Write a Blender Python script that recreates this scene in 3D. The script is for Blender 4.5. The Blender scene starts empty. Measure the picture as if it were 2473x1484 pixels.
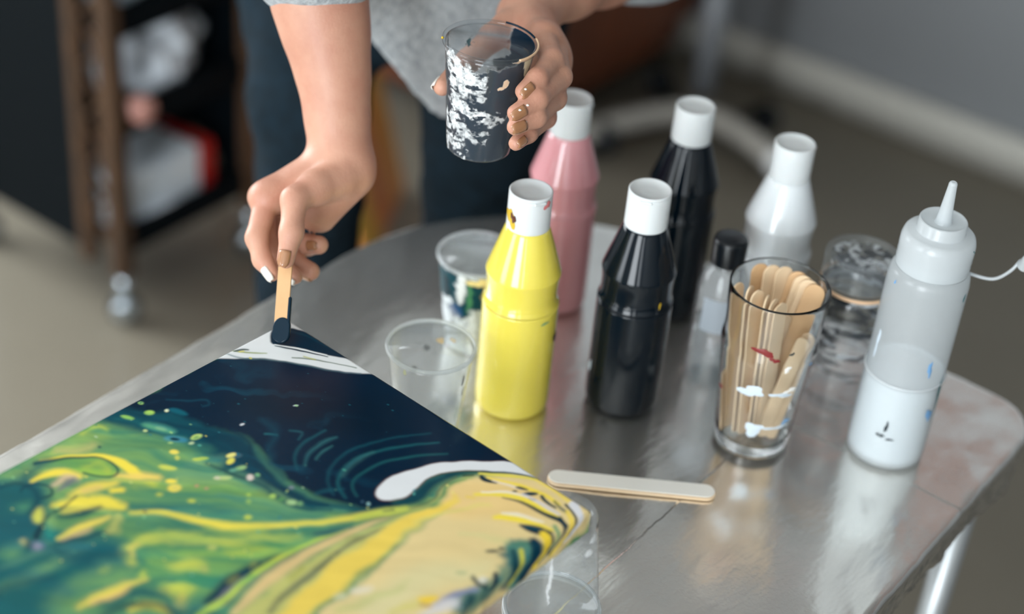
import bpy, bmesh, math, random
import numpy as np
from mathutils import Vector, Matrix

# ------------------------------------------------------------------ camera, world, light, exposure
S = bpy.context.scene
COL = S.collection
TZ = .74                                    # height of the table top
PITCH, ROLL, HEAD = math.radians(34.8), math.radians(5.4), math.radians(34.5)
def camera_axes():
    R = np.array([[math.cos(HEAD), -math.sin(HEAD), 0], [math.sin(HEAD), math.cos(HEAD), 0], [0, 0, 1]])
    f = R @ np.array([0, math.cos(PITCH), -math.sin(PITCH)]); r = R @ np.array([1., 0, 0]); d = -np.cross(r, f)
    return r*math.cos(ROLL) - d*math.sin(ROLL), r*math.sin(ROLL) + d*math.cos(ROLL), f
_X, _Y, _F = camera_axes()
cd = bpy.data.cameras.new('camera'); cam = bpy.data.objects.new('camera', cd); COL.objects.link(cam)
cam.matrix_world = Matrix(((_X[0], -_Y[0], -_F[0], 0), (_X[1], -_Y[1], -_F[1], 0), (_X[2], -_Y[2], -_F[2], TZ + .925), (0, 0, 0, 1)))
cd.sensor_width = 36; cd.lens = 4100/2473*36; cd.clip_start = .05
cd.dof.use_dof = True; cd.dof.focus_distance = 1.315; cd.dof.aperture_fstop = 1.9
S.camera = cam

w = bpy.data.worlds.new('sky'); S.world = w; w.use_nodes = True
bg = w.node_tree.nodes['Background']; bg.inputs[0].default_value = (.80, .90, 1, 1); bg.inputs[1].default_value = 1.3

def area(name, loc, rot, sx, sy, power, col):
    l = bpy.data.lights.new(name, 'AREA'); l.shape = 'RECTANGLE'; l.size = sx; l.size_y = sy; l.energy = power; l.color = col
    o = bpy.data.objects.new(name, l); COL.objects.link(o); o.location = loc; o.rotation_euler = rot
    return o
XL, XR, YF, YB, ZH = -3.6, 2.4, -2.6, 3.05, 2.8        # the room
WINS = [(-2.9, -1.7), (-.4, .9), (1.5, 2.1)]           # window openings in the front wall, behind the camera
for i, (a, b) in enumerate(WINS):
    area('window_daylight', ((a+b)/2, YF + .03, 1.5), (math.radians(-90), 0, math.pi), b - a, 2.0, [46, 92, 16][i], (.90, .96, 1))
area('side_window_daylight', (XL + .03, .7, 1.6), (0, math.radians(-90), 0), 1.7, 1.8, 70, (.92, .97, 1))
S.view_settings.view_transform = 'Standard'; S.view_settings.look = 'None'
S.view_settings.gamma = 1; S.view_settings.use_curve_mapping = False
S.view_settings.exposure = 0.27

# ------------------------------------------------------------------ helpers
rnd = random.Random(7)
def lin(c):
    return tuple((v/255/12.92 if v <= 10.3 else ((v/255 + .055)/1.055)**2.4) for v in c)
def rgba(c, g=1.): return tuple(min(1, v*g) for v in lin(c)) + (1,)
def node(nt, typ, **kw):
    n = nt.nodes.new(typ)
    for k, v in kw.items():
        if k in n.inputs: n.inputs[k].default_value = v
        else: setattr(n, k, v)
    return n
def mat(name, col=(200, 200, 200), rough=.5, metal=0, spec=.5, coat=0, sss=0, trans=0, ior=1.45, bump=None, var=None, alpha=1):
    """bump=(scale, strength, detail); var=(second colour, scale, lo, hi)"""
    m = bpy.data.materials.new(name); m.use_nodes = True; nt = m.node_tree; p = nt.nodes['Principled BSDF']
    p.inputs['Base Color'].default_value = rgba(col); p.inputs['Roughness'].default_value = rough; p.inputs['Metallic'].default_value = metal
    p.inputs['Specular IOR Level'].default_value = spec; p.inputs['Coat Weight'].default_value = coat; p.inputs['Coat Roughness'].default_value = .06
    p.inputs['Transmission Weight'].default_value = trans; p.inputs['IOR'].default_value = ior; p.inputs['Alpha'].default_value = alpha
    if sss:
        p.inputs['Subsurface Weight'].default_value = sss; p.inputs['Subsurface Radius'].default_value = (1, .4, .25); p.inputs['Subsurface Scale'].default_value = .006
    tc = None
    if bump or var: tc = node(nt, 'ShaderNodeTexCoord')
    if var:
        n = node(nt, 'ShaderNodeTexNoise', Scale=var[1], Detail=5., Roughness=.6); nt.links.new(tc.outputs['Object'], n.inputs['Vector'])
        r = node(nt, 'ShaderNodeValToRGB'); r.color_ramp.elements[0].position = var[2]; r.color_ramp.elements[1].position = var[3]
        r.color_ramp.elements[0].color = rgba(col); r.color_ramp.elements[1].color = rgba(var[0])
        nt.links.new(n.outputs['Fac'], r.inputs[0]); nt.links.new(r.outputs[0], p.inputs['Base Color'])
    if bump:
        n = node(nt, 'ShaderNodeTexNoise', Scale=bump[0], Detail=float(bump[2])); nt.links.new(tc.outputs['Object'], n.inputs['Vector'])
        b = node(nt, 'ShaderNodeBump', Strength=bump[1], Distance=.002); nt.links.new(n.outputs['Fac'], b.inputs['Height']); nt.links.new(b.outputs[0], p.inputs['Normal'])
    return m
def thin(name, tint=(245, 247, 248), rough=.06, haze=.08, hazecol=(225, 230, 232), f0=.035):
    """thin clear plastic: see-through, a Fresnel sheen and a little haze"""
    m = bpy.data.materials.new(name); m.use_nodes = True; nt = m.node_tree; nt.nodes.clear()
    o = node(nt, 'ShaderNodeOutputMaterial'); t = node(nt, 'ShaderNodeBsdfTransparent', Color=rgba(tint))
    g = node(nt, 'ShaderNodeBsdfGlossy', Roughness=rough); d = node(nt, 'ShaderNodeBsdfDiffuse', Color=rgba(hazecol)); tl = node(nt, 'ShaderNodeBsdfTranslucent', Color=rgba(hazecol))
    # Schlick reflectance, the same from both sides of the sheet
    ge = node(nt, 'ShaderNodeNewGeometry'); dt = node(nt, 'ShaderNodeVectorMath', operation='DOT_PRODUCT'); nt.links.new(ge.outputs['Incoming'], dt.inputs[0]); nt.links.new(ge.outputs['Normal'], dt.inputs[1])
    ab = node(nt, 'ShaderNodeMath', operation='ABSOLUTE'); nt.links.new(dt.outputs['Value'], ab.inputs[0]); om = node(nt, 'ShaderNodeMath', operation='SUBTRACT'); om.inputs[0].default_value = 1; nt.links.new(ab.outputs[0], om.inputs[1])
    pw = node(nt, 'ShaderNodeMath', operation='POWER'); pw.inputs[1].default_value = 5.; nt.links.new(om.outputs[0], pw.inputs[0])
    f = node(nt, 'ShaderNodeMath', operation='MULTIPLY_ADD'); f.inputs[1].default_value = .85; f.inputs[2].default_value = f0; nt.links.new(pw.outputs[0], f.inputs[0])
    dd = node(nt, 'ShaderNodeMixShader', Fac=.5); nt.links.new(d.outputs[0], dd.inputs[1]); nt.links.new(tl.outputs[0], dd.inputs[2])
    a = node(nt, 'ShaderNodeMixShader', Fac=haze); nt.links.new(t.outputs[0], a.inputs[1]); nt.links.new(dd.outputs[0], a.inputs[2])
    b = node(nt, 'ShaderNodeMixShader'); nt.links.new(f.outputs[0], b.inputs[0]); nt.links.new(a.outputs[0], b.inputs[1]); nt.links.new(g.outputs[0], b.inputs[2])
    nt.links.new(b.outputs[0], o.inputs[0]); return m
def painted(name, rough=.2, coat=.3, wet=False, bumpscale=0, spec=.5):
    """colour (and cover) from the mesh's own paint attribute"""
    m = bpy.data.materials.new(name); m.use_nodes = True; nt = m.node_tree; p = nt.nodes['Principled BSDF']
    a = node(nt, 'ShaderNodeAttribute', attribute_name='paint'); nt.links.new(a.outputs['Color'], p.inputs['Base Color'])
    p.inputs['Roughness'].default_value = rough; p.inputs['Coat Weight'].default_value = coat; p.inputs['Coat Roughness'].default_value = .05; p.inputs['Specular IOR Level'].default_value = spec
    nt.links.new(a.outputs['Alpha'], p.inputs['Alpha'])
    if bumpscale:
        tc = node(nt, 'ShaderNodeTexCoord'); n = node(nt, 'ShaderNodeTexNoise', Scale=bumpscale, Detail=3.); nt.links.new(tc.outputs['Object'], n.inputs['Vector'])
        b = node(nt, 'ShaderNodeBump', Strength=.15, Distance=.001); nt.links.new(n.outputs['Fac'], b.inputs['Height']); nt.links.new(b.outputs[0], p.inputs['Normal'])
    return m

def mesh_obj(name, verts, faces, m=None, parent=None, loc=(0, 0, 0), smooth=True):
    me = bpy.data.meshes.new(name); me.from_pydata([tuple(v) for v in verts], [], [tuple(f) for f in faces]); me.update()
    if smooth: me.polygons.foreach_set('use_smooth', [True]*len(me.polygons))
    return link(name, me, m, parent, loc)
def link(name, me, m=None, parent=None, loc=(0, 0, 0)):
    o = bpy.data.objects.new(name, me); COL.objects.link(o); o.location = loc
    if m: me.materials.append(m)
    if parent: o.parent = parent
    return o
def np_obj(name, V, Q, m=None, parent=None, loc=(0, 0, 0), smooth=True):
    V = np.asarray(V, np.float32); Q = np.asarray(Q, np.int32); me = bpy.data.meshes.new(name)
    me.vertices.add(len(V)); me.vertices.foreach_set('co', V.ravel()); n = Q.shape[1]
    me.loops.add(Q.size); me.loops.foreach_set('vertex_index', Q.ravel()); me.polygons.add(len(Q))
    me.polygons.foreach_set('loop_start', np.arange(len(Q), dtype=np.int32)*n); me.polygons.foreach_set('loop_total', np.full(len(Q), n, np.int32))
    if smooth: me.polygons.foreach_set('use_smooth', np.ones(len(Q), bool))
    me.update(calc_edges=True); me.validate()
    return link(name, me, m, parent, loc)
def bm_obj(name, bm, m=None, parent=None, loc=(0, 0, 0), smooth=True, bevel=0, seg=2):
    bmesh.ops.recalc_face_normals(bm, faces=bm.faces)
    me = bpy.data.meshes.new(name); bm.to_mesh(me); bm.free()
    if smooth: me.polygons.foreach_set('use_smooth', [True]*len(me.polygons))
    o = link(name, me, m, parent, loc)
    if bevel:
        b = o.modifiers.new('bevel', 'BEVEL'); b.width = bevel; b.segments = seg; b.limit_method = 'ANGLE'
        o.modifiers.new('wn', 'WEIGHTED_NORMAL')
    return o
def box(bm, c, s, rz=0):
    mt = Matrix.Translation(c) @ Matrix.Rotation(rz, 4, 'Z') @ Matrix.Diagonal((s[0], s[1], s[2], 1))
    bmesh.ops.create_cube(bm, size=1, matrix=mt)
def box_obj(name, c, s, m, parent=None, bevel=.003, rz=0):
    bm = bmesh.new(); box(bm, c, s, rz); return bm_obj(name, bm, m, parent, bevel=bevel)
def lathe(prof, seg=64, mod=None, closed=False):
    """prof: list of (r, z); mod(theta, r, z) -> r"""
    V = []; F = []; n = len(prof)
    th = [2*math.pi*i/seg for i in range(seg)]
    for r, z in prof:
        for t in th:
            rr = mod(t, r, z) if mod else r
            V.append((rr*math.cos(t), rr*math.sin(t), z))
    for i in range(n - 1 + (1 if closed else 0)):
        for j in range(seg):
            a = i*seg + j; b = i*seg + (j+1) % seg; c2 = ((i+1) % n)*seg + (j+1) % seg; d = ((i+1) % n)*seg + j
            F.append((a, b, c2, d))
    if not closed:
        if prof[0][0] > 1e-6: F.append(tuple(reversed(range(seg))))
        if prof[-1][0] > 1e-6: F.append(tuple(range((n-1)*seg, n*seg)))
    return V, F
def smooth_prof(p, n=4):
    """Catmull-Rom through a profile"""
    P = np.array(p, float); out = []
    for i in range(len(P) - 1):
        a, b, c2, d = P[max(i-1, 0)], P[i], P[i+1], P[min(i+2, len(P)-1)]
        for k in range(n):
            t = k/n; out.append(.5*(2*b + (c2-a)*t + (2*a-5*b+4*c2-d)*t*t + (3*b-a-3*c2+d)*t**3))
    out.append(P[-1]); return [(max(0, q[0]), q[1]) for q in out]
def tube(pts, rads, seg=12, cap=True):
    P = [Vector(p) for p in pts]; V = []; F = []; n = len(P)
    up = Vector((0, 0, 1)); prev = None
    for i in range(n):
        t = (P[min(i+1, n-1)] - P[max(i-1, 0)]).normalized()
        if prev is None: a = t.orthogonal().normalized()
        else: a = (prev - t*prev.dot(t)).normalized()
        prev = a; b = t.cross(a); r = rads[i] if hasattr(rads, '__len__') else rads
        for k in range(seg):
            th = 2*math.pi*k/seg; V.append(P[i] + (a*math.cos(th) + b*math.sin(th))*r)
    for i in range(n-1):
        for k in range(seg):
            F.append((i*seg+k, i*seg+(k+1) % seg, (i+1)*seg+(k+1) % seg, (i+1)*seg+k))
    if cap: F += [tuple(reversed(range(seg))), tuple(range((n-1)*seg, n*seg))]
    return V, F
def curve_pts(pts, n=6):
    P = [Vector(p) for p in pts]; out = []
    for i in range(len(P)-1):
        a, b, c2, d = P[max(i-1, 0)], P[i], P[i+1], P[min(i+2, len(P)-1)]
        for k in range(n):
            t = k/n; out.append(.5*(2*b + (c2-a)*t + (2*a-5*b+4*c2-d)*t*t + (3*b-a-3*c2+d)*t**3))
    out.append(P[-1]); return out
def thing(name, label, cat, loc=(0, 0, 0), rz=0, group=None):
    o = bpy.data.objects.new(name, None); COL.objects.link(o); o.empty_display_size = .05
    o.location = loc; o.rotation_euler = (0, 0, rz); tag(o, label, cat, group); return o
def tag(o, label, cat, group=None):
    o['label'] = label; o['category'] = cat
    if group: o['group'] = group
    return o
def struct(o): o['kind'] = 'structure'; return o
def part(name, VF, m, parent, loc=(0, 0, 0), smooth=True): return mesh_obj(name, VF[0], VF[1], m, parent, loc, smooth)

# smooth value noise on numpy coordinates (any unit)
def vnoise(x, y, scale, seed):
    r = np.random.RandomState(seed); N = 64; g = r.rand(N, N).astype(np.float32)*2 - 1
    fx = x/scale + 1000; fy = y/scale + 1000; ix = np.floor(fx).astype(int); iy = np.floor(fy).astype(int)
    tx = fx - ix; ty = fy - iy; tx = tx*tx*tx*(tx*(tx*6-15)+10); ty = ty*ty*ty*(ty*(ty*6-15)+10)
    a = g[ix % N, iy % N]; b = g[(ix+1) % N, iy % N]; c2 = g[ix % N, (iy+1) % N]; d = g[(ix+1) % N, (iy+1) % N]
    return (a*(1-tx)+b*tx)*(1-ty) + (c2*(1-tx)+d*tx)*ty
def fnoise(x, y, scale, seed, oct=3):
    s = 0; am = 1
    for i in range(oct): s = s + am*vnoise(x, y, scale/2**i, seed + i); am *= .5
    return s
def poly_sd(X, Y, pts):
    """signed distance to a polygon (negative inside) on flat arrays"""
    d2 = np.full(X.shape, 1e9, np.float32); ins = np.zeros(X.shape, bool); n = len(pts)
    for i in range(n):
        ax, ay = pts[i]; bx, by = pts[(i+1) % n]; ex, ey = bx-ax, by-ay; L = ex*ex + ey*ey + 1e-9
        t = np.clip(((X-ax)*ex + (Y-ay)*ey)/L, 0, 1); d2 = np.minimum(d2, (X-ax-t*ex)**2 + (Y-ay-t*ey)**2)
        if ay != by: ins ^= ((ay > Y) != (by > Y)) & (X < (bx-ax)*(Y-ay)/(by-ay) + ax)
    d = np.sqrt(d2); return np.where(ins, -d, d)
def paint_on(C, A, U, V, shapes):
    """lay soft-edged paint shapes one over another; C colour (n,3), A cover (n)"""
    for pts, col, soft, al in shapes:
        p = np.array(pts, np.float32); lo = p.min(0) - soft*1.5 - 1; hi = p.max(0) + soft*1.5 + 1
        k = np.where((U > lo[0]) & (U < hi[0]) & (V > lo[1]) & (V < hi[1]))[0]
        if not len(k): continue
        sd = poly_sd(U[k], V[k], p.tolist()); t = np.clip(.5 - sd/(2*max(soft, .05)), 0, 1); t = t*t*(3-2*t)*al
        C[k] = C[k]*(1-t)[:, None] + np.array(lin(col), np.float32)*t[:, None]; A[k] = 1 - (1-A[k])*(1-t)
def set_paint(o, C, A):
    at = o.data.color_attributes.new('paint', 'FLOAT_COLOR', 'POINT')
    at.data.foreach_set('color', np.concatenate([C, A[:, None]], 1).astype(np.float32).ravel())

# signed-distance sculpting: rounded cones smoothly blended, meshed by surface nets
def rcone(P, a, b, ra, rb):
    a = np.array(a, np.float32); b = np.array(b, np.float32); ba = b - a; L2 = float(ba @ ba) + 1e-12
    t = np.clip(((P - a) @ ba)/L2, 0, 1)
    return np.linalg.norm(P - a - t[:, None]*ba, axis=1) - (ra + (rb-ra)*t)
def smin(a, b, k):
    if k <= 0: return np.minimum(a, b)
    h = np.clip(.5 + .5*(b-a)/k, 0, 1); return b + (a-b)*h - k*h*(1-h)
def sdf_mesh(groups, h, cut=None):
    """groups: list of (k_inner, k_outer, [(a, b, ra, rb)...]) -> vertices, quads"""
    allp = [p for g in groups for p in g[2]]
    lo = np.min([np.minimum(np.array(p[0]) - p[2], np.array(p[1]) - p[3]) for p in allp], 0) - .02
    hi = np.max([np.maximum(np.array(p[0]) + p[2], np.array(p[1]) + p[3]) for p in allp], 0) + .02
    B = 20; nb = np.ceil((hi-lo)/(h*B)).astype(int); br = h*B*.5*1.7321
    keysV, posV, edges = [], [], []
    dims = nb*B + 2; st = np.array([dims[1]*dims[2], dims[2], 1], np.int64)
    base = np.stack(np.meshgrid(np.arange(B+1), np.arange(B+1), np.arange(B+1), indexing='ij'), -1)
    for bi in range(nb[0]):
        for bj in range(nb[1]):
            for bk in range(nb[2]):
                o = np.array([bi, bj, bk])*B; c0 = (lo + (o + B/2)*h)[None].astype(np.float32)
                act = []; best = 1e9
                for g in groups:
                    ps = []
                    for p in g[2]:
                        dd = rcone(c0, *p)[0]; best = min(best, dd)
                        if dd < br + .08: ps.append(p)
                    if ps: act.append((g[0], g[1], ps))
                if best > br + .022 or not act or (cut is None and best < -br - .03): continue
                P = (lo + (base.reshape(-1, 3) + o)*h).astype(np.float32); D = None
                for ki, ko, ps in act:
                    d = rcone(P, *ps[0])
                    for p in ps[1:]: d = smin(d, rcone(P, *p), ki)
                    D = d if D is None else smin(D, d, ko)
                if cut is not None: D = np.maximum(D, cut(P))
                D = D.reshape(B+1, B+1, B+1); s = D < 0
                if s.all() or not s.any(): continue
                acc = np.zeros((B, B, B, 3), np.float32); cnt = np.zeros((B, B, B), np.float32)
                for ax in range(3):
                    sl0 = [slice(None)]*3; sl1 = [slice(None)]*3; sl0[ax] = slice(0, B); sl1[ax] = slice(1, B+1)
                    d0, d1 = D[tuple(sl0)], D[tuple(sl1)]; x = (d0 < 0) != (d1 < 0); t = np.where(x, d0/(d0-d1+1e-12), 0)
                    oth = [i for i in range(3) if i != ax]
                    for e0 in (0, 1):
                        for e1 in (0, 1):
                            sl = [slice(0, B)]*3; sl[oth[0]] = slice(e0, B+e0); sl[oth[1]] = slice(e1, B+e1); sl[ax] = slice(0, B)
                            xx = x[tuple(sl)]; tt = t[tuple(sl)]; cnt += xx
                            acc[..., ax] += np.where(xx, tt, 0); acc[..., oth[0]] += xx*e0; acc[..., oth[1]] += xx*e1
                    ii = np.argwhere(x[tuple(slice(0, B) for _ in range(3))])
                    if len(ii):
                        fl = (d0 < 0)[tuple(ii.T)]; edges.append(np.column_stack([ii + o, np.full(len(ii), ax), fl]))
                m = cnt > 0; ii = np.argwhere(m)
                keysV.append(((ii + o) @ st)); posV.append(lo + (ii + o + acc[m]/cnt[m][:, None])*h)
    K = np.concatenate(keysV); V = np.concatenate(posV); od = np.argsort(K); K = K[od]; V = V[od]
    E = np.concatenate(edges); Q = []
    for ax in range(3):
        e = E[E[:, 3] == ax]; o1, o2 = [(1, 2), (2, 0), (0, 1)][ax]
        base_k = e[:, :3] @ st; idx = []
        for s1, s2 in ((0, 0), (-1, 0), (-1, -1), (0, -1)): idx.append(base_k + s1*st[o1] + s2*st[o2])
        idx = np.stack(idx, 1); pos = np.searchsorted(K, idx); pos = np.clip(pos, 0, len(K)-1); ok = (K[pos] == idx).all(1)
        q = pos[ok]; f = e[ok, 4] == 0; q[f] = q[f][:, ::-1]; Q.append(q)
    return V, np.concatenate(Q)

# ------------------------------------------------------------------ materials
M_floor = mat('floor_lino', (155, 147, 131), .36, spec=.6, var=((145, 137, 121), 1.4, .35, .7), bump=(90, .05, 3))
M_wall = mat('wall_paint', (168, 172, 176), .7, bump=(60, .08, 4))
M_wallside = mat('wall_paint_light', (190, 190, 188), .7)
M_ceil = mat('ceiling_paint', (232, 231, 227), .8)
M_skirt = mat('skirting_paint', (182, 180, 172), .45)
M_white = mat('white_frame', (225, 226, 226), .4)
M_cap = mat('white_cap_plastic', (214, 218, 219), .38, sss=.1)
M_yel = mat('yellow_paint_bottle', (229, 211, 84), .16, coat=.6, sss=.05)
M_pink = mat('pink_paint_bottle', (218, 152, 158), .16, coat=.6, sss=.05)
M_black = mat('black_paint_bottle', (3, 14, 23), .12, coat=.42, spec=.15)
M_whitep = mat('white_paint_bottle', (216, 221, 224), .16, coat=.6, sss=.05)
M_blackcap = mat('black_screw_cap', (8, 14, 20), .3)
M_clear = thin('clear_plastic', haze=.05, rough=.05)
M_clear2 = thin('cup_plastic', haze=.09, rough=.08)
M_rim = thin('cup_rim_plastic', haze=.42, rough=.1)
M_frost = thin('frosted_plastic', haze=.5, rough=.25, hazecol=(240, 244, 246), tint=(235, 239, 241))
M_frostcap = thin('frosted_cap_plastic', haze=.74, rough=.25, hazecol=(240, 244, 246), tint=(235, 239, 241))
M_glass = mat('clear_glass', (250, 252, 252), .0, trans=1, ior=1.48)
M_wood = mat('birch_wood', (232, 206, 172), .55, var=((224, 192, 152), 18, .35, .7), bump=(160, .1, 3))
M_wood2 = mat('birch_wood_dark', (214, 176, 132), .55, var=((200, 158, 114), 18, .35, .7))
M_tan = mat('tan_wood', (206, 164, 118), .55, var=((196, 152, 106), 30, .35, .7))
M_navy = mat('wet_navy_paint', (2, 30, 46), .15, spec=.25)
M_wpaint = mat('wet_white_paint', (236, 233, 227), .25, coat=.4)
M_coat = painted('paint_coating', .4, .0, spec=.08)
M_pour = painted('poured_paint', .18, .0, spec=.14)
M_steel = mat('grey_steel', (176, 180, 182), .35, metal=.6)
M_dark = mat('dark_powder_coat', (3, 10, 15), .6, spec=.12)
M_copper = mat('copper_frame', (92, 68, 50), .5, metal=.4, var=((70, 54, 42), 9, .4, .7))
M_rubber = mat('caster_rubber', (20, 26, 32), .5)
M_chrome = mat('caster_chrome', (190, 200, 208), .2, metal=.9)
M_skin = mat('skin', (196, 147, 124), .45, sss=.12, var=((180, 124, 104), 22, .4, .75), bump=(420, .12, 3))
M_nail = mat('nail_gold', (164, 116, 82), .25, coat=.6)
M_nailw = mat('nail_white', (226, 220, 210), .25, coat=.6)
M_knit = mat('grey_knit', (176, 181, 184), .95, spec=.1, var=((138, 144, 149), 150, .4, .7), bump=(240, .9, 4))
M_jeans = mat('navy_denim', (20, 31, 38), .9, spec=.15, var=((23, 38, 48), 60, .4, .7), bump=(300, .3, 3))
M_hair = mat('brown_hair', (70, 48, 36), .5, bump=(160, .6, 4))
M_tabletop = mat('table_board', (120, 112, 104), .6)

def foil_material():
    m = bpy.data.materials.new('aluminium_foil'); m.use_nodes = True; nt = m.node_tree; p = nt.nodes['Principled BSDF']
    p.inputs['Base Color'].default_value = (.87, .845, .80, 1); p.inputs['Metallic'].default_value = 1; p.inputs['Roughness'].default_value = .2
    tc = node(nt, 'ShaderNodeTexCoord'); mp = node(nt, 'ShaderNodeMapping'); mp.inputs['Scale'].default_value = (5, 1.6, 1); mp.inputs['Rotation'].default_value = (0, 0, -.55)
    nt.links.new(tc.outputs['Object'], mp.inputs['Vector'])
    n1 = node(nt, 'ShaderNodeTexNoise', Scale=4., Detail=4., Roughness=.55); nt.links.new(mp.outputs[0], n1.inputs['Vector'])
    n2 = node(nt, 'ShaderNodeTexNoise', Scale=26., Detail=5., Roughness=.6); nt.links.new(tc.outputs['Object'], n2.inputs['Vector'])
    v = node(nt, 'ShaderNodeTexVoronoi', Scale=16., feature='DISTANCE_TO_EDGE'); nt.links.new(n2.outputs['Color'], v.inputs['Vector'])
    mr = node(nt, 'ShaderNodeMapRange'); mr.inputs['From Max'].default_value = .08; nt.links.new(v.outputs['Distance'], mr.inputs[0])
    ad = node(nt, 'ShaderNodeMath', operation='MULTIPLY_ADD'); ad.inputs[1].default_value = .25; nt.links.new(n2.outputs['Fac'], ad.inputs[0]); nt.links.new(n1.outputs['Fac'], ad.inputs[2])
    # two overlap seams of the foil strips: a little step each
    sx = node(nt, 'ShaderNodeSeparateXYZ'); nt.links.new(tc.outputs['Object'], sx.inputs[0])
    wv = node(nt, 'ShaderNodeMath', operation='MULTIPLY_ADD'); wv.inputs[1].default_value = .006; nt.links.new(n2.outputs['Fac'], wv.inputs[0]); nt.links.new(sx.outputs['X'], wv.inputs[2])
    s1 = node(nt, 'ShaderNodeMapRange', interpolation_type='SMOOTHSTEP'); s1.inputs['From Min'].default_value = .1345; s1.inputs['From Max'].default_value = .1365; s1.inputs['To Max'].default_value = .5; nt.links.new(wv.outputs[0], s1.inputs[0])
    s2 = node(nt, 'ShaderNodeMapRange', interpolation_type='SMOOTHSTEP'); s2.inputs['From Min'].default_value = .434; s2.inputs['From Max'].default_value = .4375; s2.inputs['To Max'].default_value = .5; nt.links.new(sx.outputs['Y'], s2.inputs[0])
    g2 = node(nt, 'ShaderNodeMath', operation='MULTIPLY'); nt.links.new(s1.outputs[0], g2.inputs[0]); nt.links.new(s2.outputs[0], g2.inputs[1])
    a1 = node(nt, 'ShaderNodeMath', operation='ADD'); nt.links.new(ad.outputs[0], a1.inputs[0]); nt.links.new(s1.outputs[0], a1.inputs[1])
    a2 = node(nt, 'ShaderNodeMath', operation='ADD'); nt.links.new(a1.outputs[0], a2.inputs[0]); nt.links.new(g2.outputs[0], a2.inputs[1]); ad = a2
    b = node(nt, 'ShaderNodeBump', Strength=.28, Distance=.004); nt.links.new(ad.outputs[0], b.inputs['Height']); nt.links.new(b.outputs[0], p.inputs['Normal'])
    r = node(nt, 'ShaderNodeMapRange'); r.inputs['To Min'].default_value = .13; r.inputs['To Max'].default_value = .26; nt.links.new(n1.outputs['Fac'], r.inputs[0]); nt.links.new(r.outputs[0], p.inputs['Roughness'])
    # the fine crinkle of the foil scatters part of the light widely
    p2 = node(nt, 'ShaderNodeBsdfPrincipled'); p2.inputs['Base Color'].default_value = p.inputs['Base Color'].default_value; p2.inputs['Metallic'].default_value = 1; p2.inputs['Roughness'].default_value = .62
    nt.links.new(b.outputs[0], p2.inputs['Normal']); mx = node(nt, 'ShaderNodeMixShader', Fac=.2); out = nt.nodes['Material Output']
    nt.links.new(p.outputs[0], mx.inputs[1]); nt.links.new(p2.outputs[0], mx.inputs[2]); nt.links.new(mx.outputs[0], out.inputs[0])
    return m
M_foil = foil_material()

# ------------------------------------------------------------------ the room
def slab(name, c, s, m): return struct(box_obj(name, c, s, m, bevel=0))
T = .12
slab('floor', ((XL+XR)/2, (YF+YB)/2, -.05), (XR-XL+2*T, YB-YF+2*T, .1), M_floor)
slab('ceiling', ((XL+XR)/2, (YF+YB)/2, ZH+.05), (XR-XL+2*T, YB-YF+2*T, .1), M_ceil)
slab('wall_back', ((XL+XR)/2, YB+T/2, ZH/2), (XR-XL+2*T, T, ZH), M_wall)
slab('wall_right', (XR+T/2, (YF+YB)/2, ZH/2), (T, YB-YF, ZH), M_wallside)
def wall_with_holes(name, along, fixed, a0, a1, holes, z0, z1, m):
    bm = bmesh.new(); xs = sorted([a0, a1] + [v for hh in holes for v in hh])
    def add(p, q, za, zb):
        if q - p < 1e-4: return
        c = ((p+q)/2, fixed, (za+zb)/2) if along == 'x' else (fixed, (p+q)/2, (za+zb)/2)
        box(bm, c, (q-p, T, zb-za) if along == 'x' else (T, q-p, zb-za))
    for p, q in zip(xs[:-1], xs[1:]):
        if (p, q) in holes: add(p, q, 0, z0); add(p, q, z1, ZH)
        else: add(p, q, 0, ZH)
    return struct(bm_obj(name, bm, m, smooth=False))
wall_with_holes('wall_front', 'x', YF-T/2, XL-T, XR+T, WINS, .5, 2.5, M_wallside)
wall_with_holes('wall_left', 'y', XL-T/2, YF, YB, [(-.2, 1.6)], .75, 2.45, M_wallside)
for i, (a, b) in enumerate(WINS + [(-.2, 1.6)]):
    bm = bmesh.new(); left = i == 3; z0, z1 = (.75, 2.45) if left else (.5, 2.5); f = (XL if left else YF) - T/2
    for p, q, za, zb in ((a, a+.05, z0, z1), (b-.05, b, z0, z1), (a, b, z0, z0+.05), (a, b, z1-.05, z1), ((a+b)/2-.025, (a+b)/2+.025, z0, z1)):
        c = ((p+q)/2, (za+zb)/2)
        if left: box(bm, (f, c[0], c[1]), (.06, q-p, zb-za))
        else: box(bm, (c[0], f, c[1]), (q-p, .06, zb-za))
    struct(bm_obj('window_%d' % (i+1), bm, M_white, smooth=False))
slab('baseboard_back', ((XL+XR)/2, YB-.009, .045), (XR-XL, .018, .09), M_skirt)
slab('added_beam_1', (.5, YB-.05, 2.25), (3.8, .10, .16), mat('added_beam_wood', (150, 84, 50), .5))  # unseen beam, added to give the foil its warm reflection
slab('baseboard_left', (XL+.009, (YF+YB)/2, .045), (.018, YB-YF-.04, .09), M_skirt)

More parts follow.
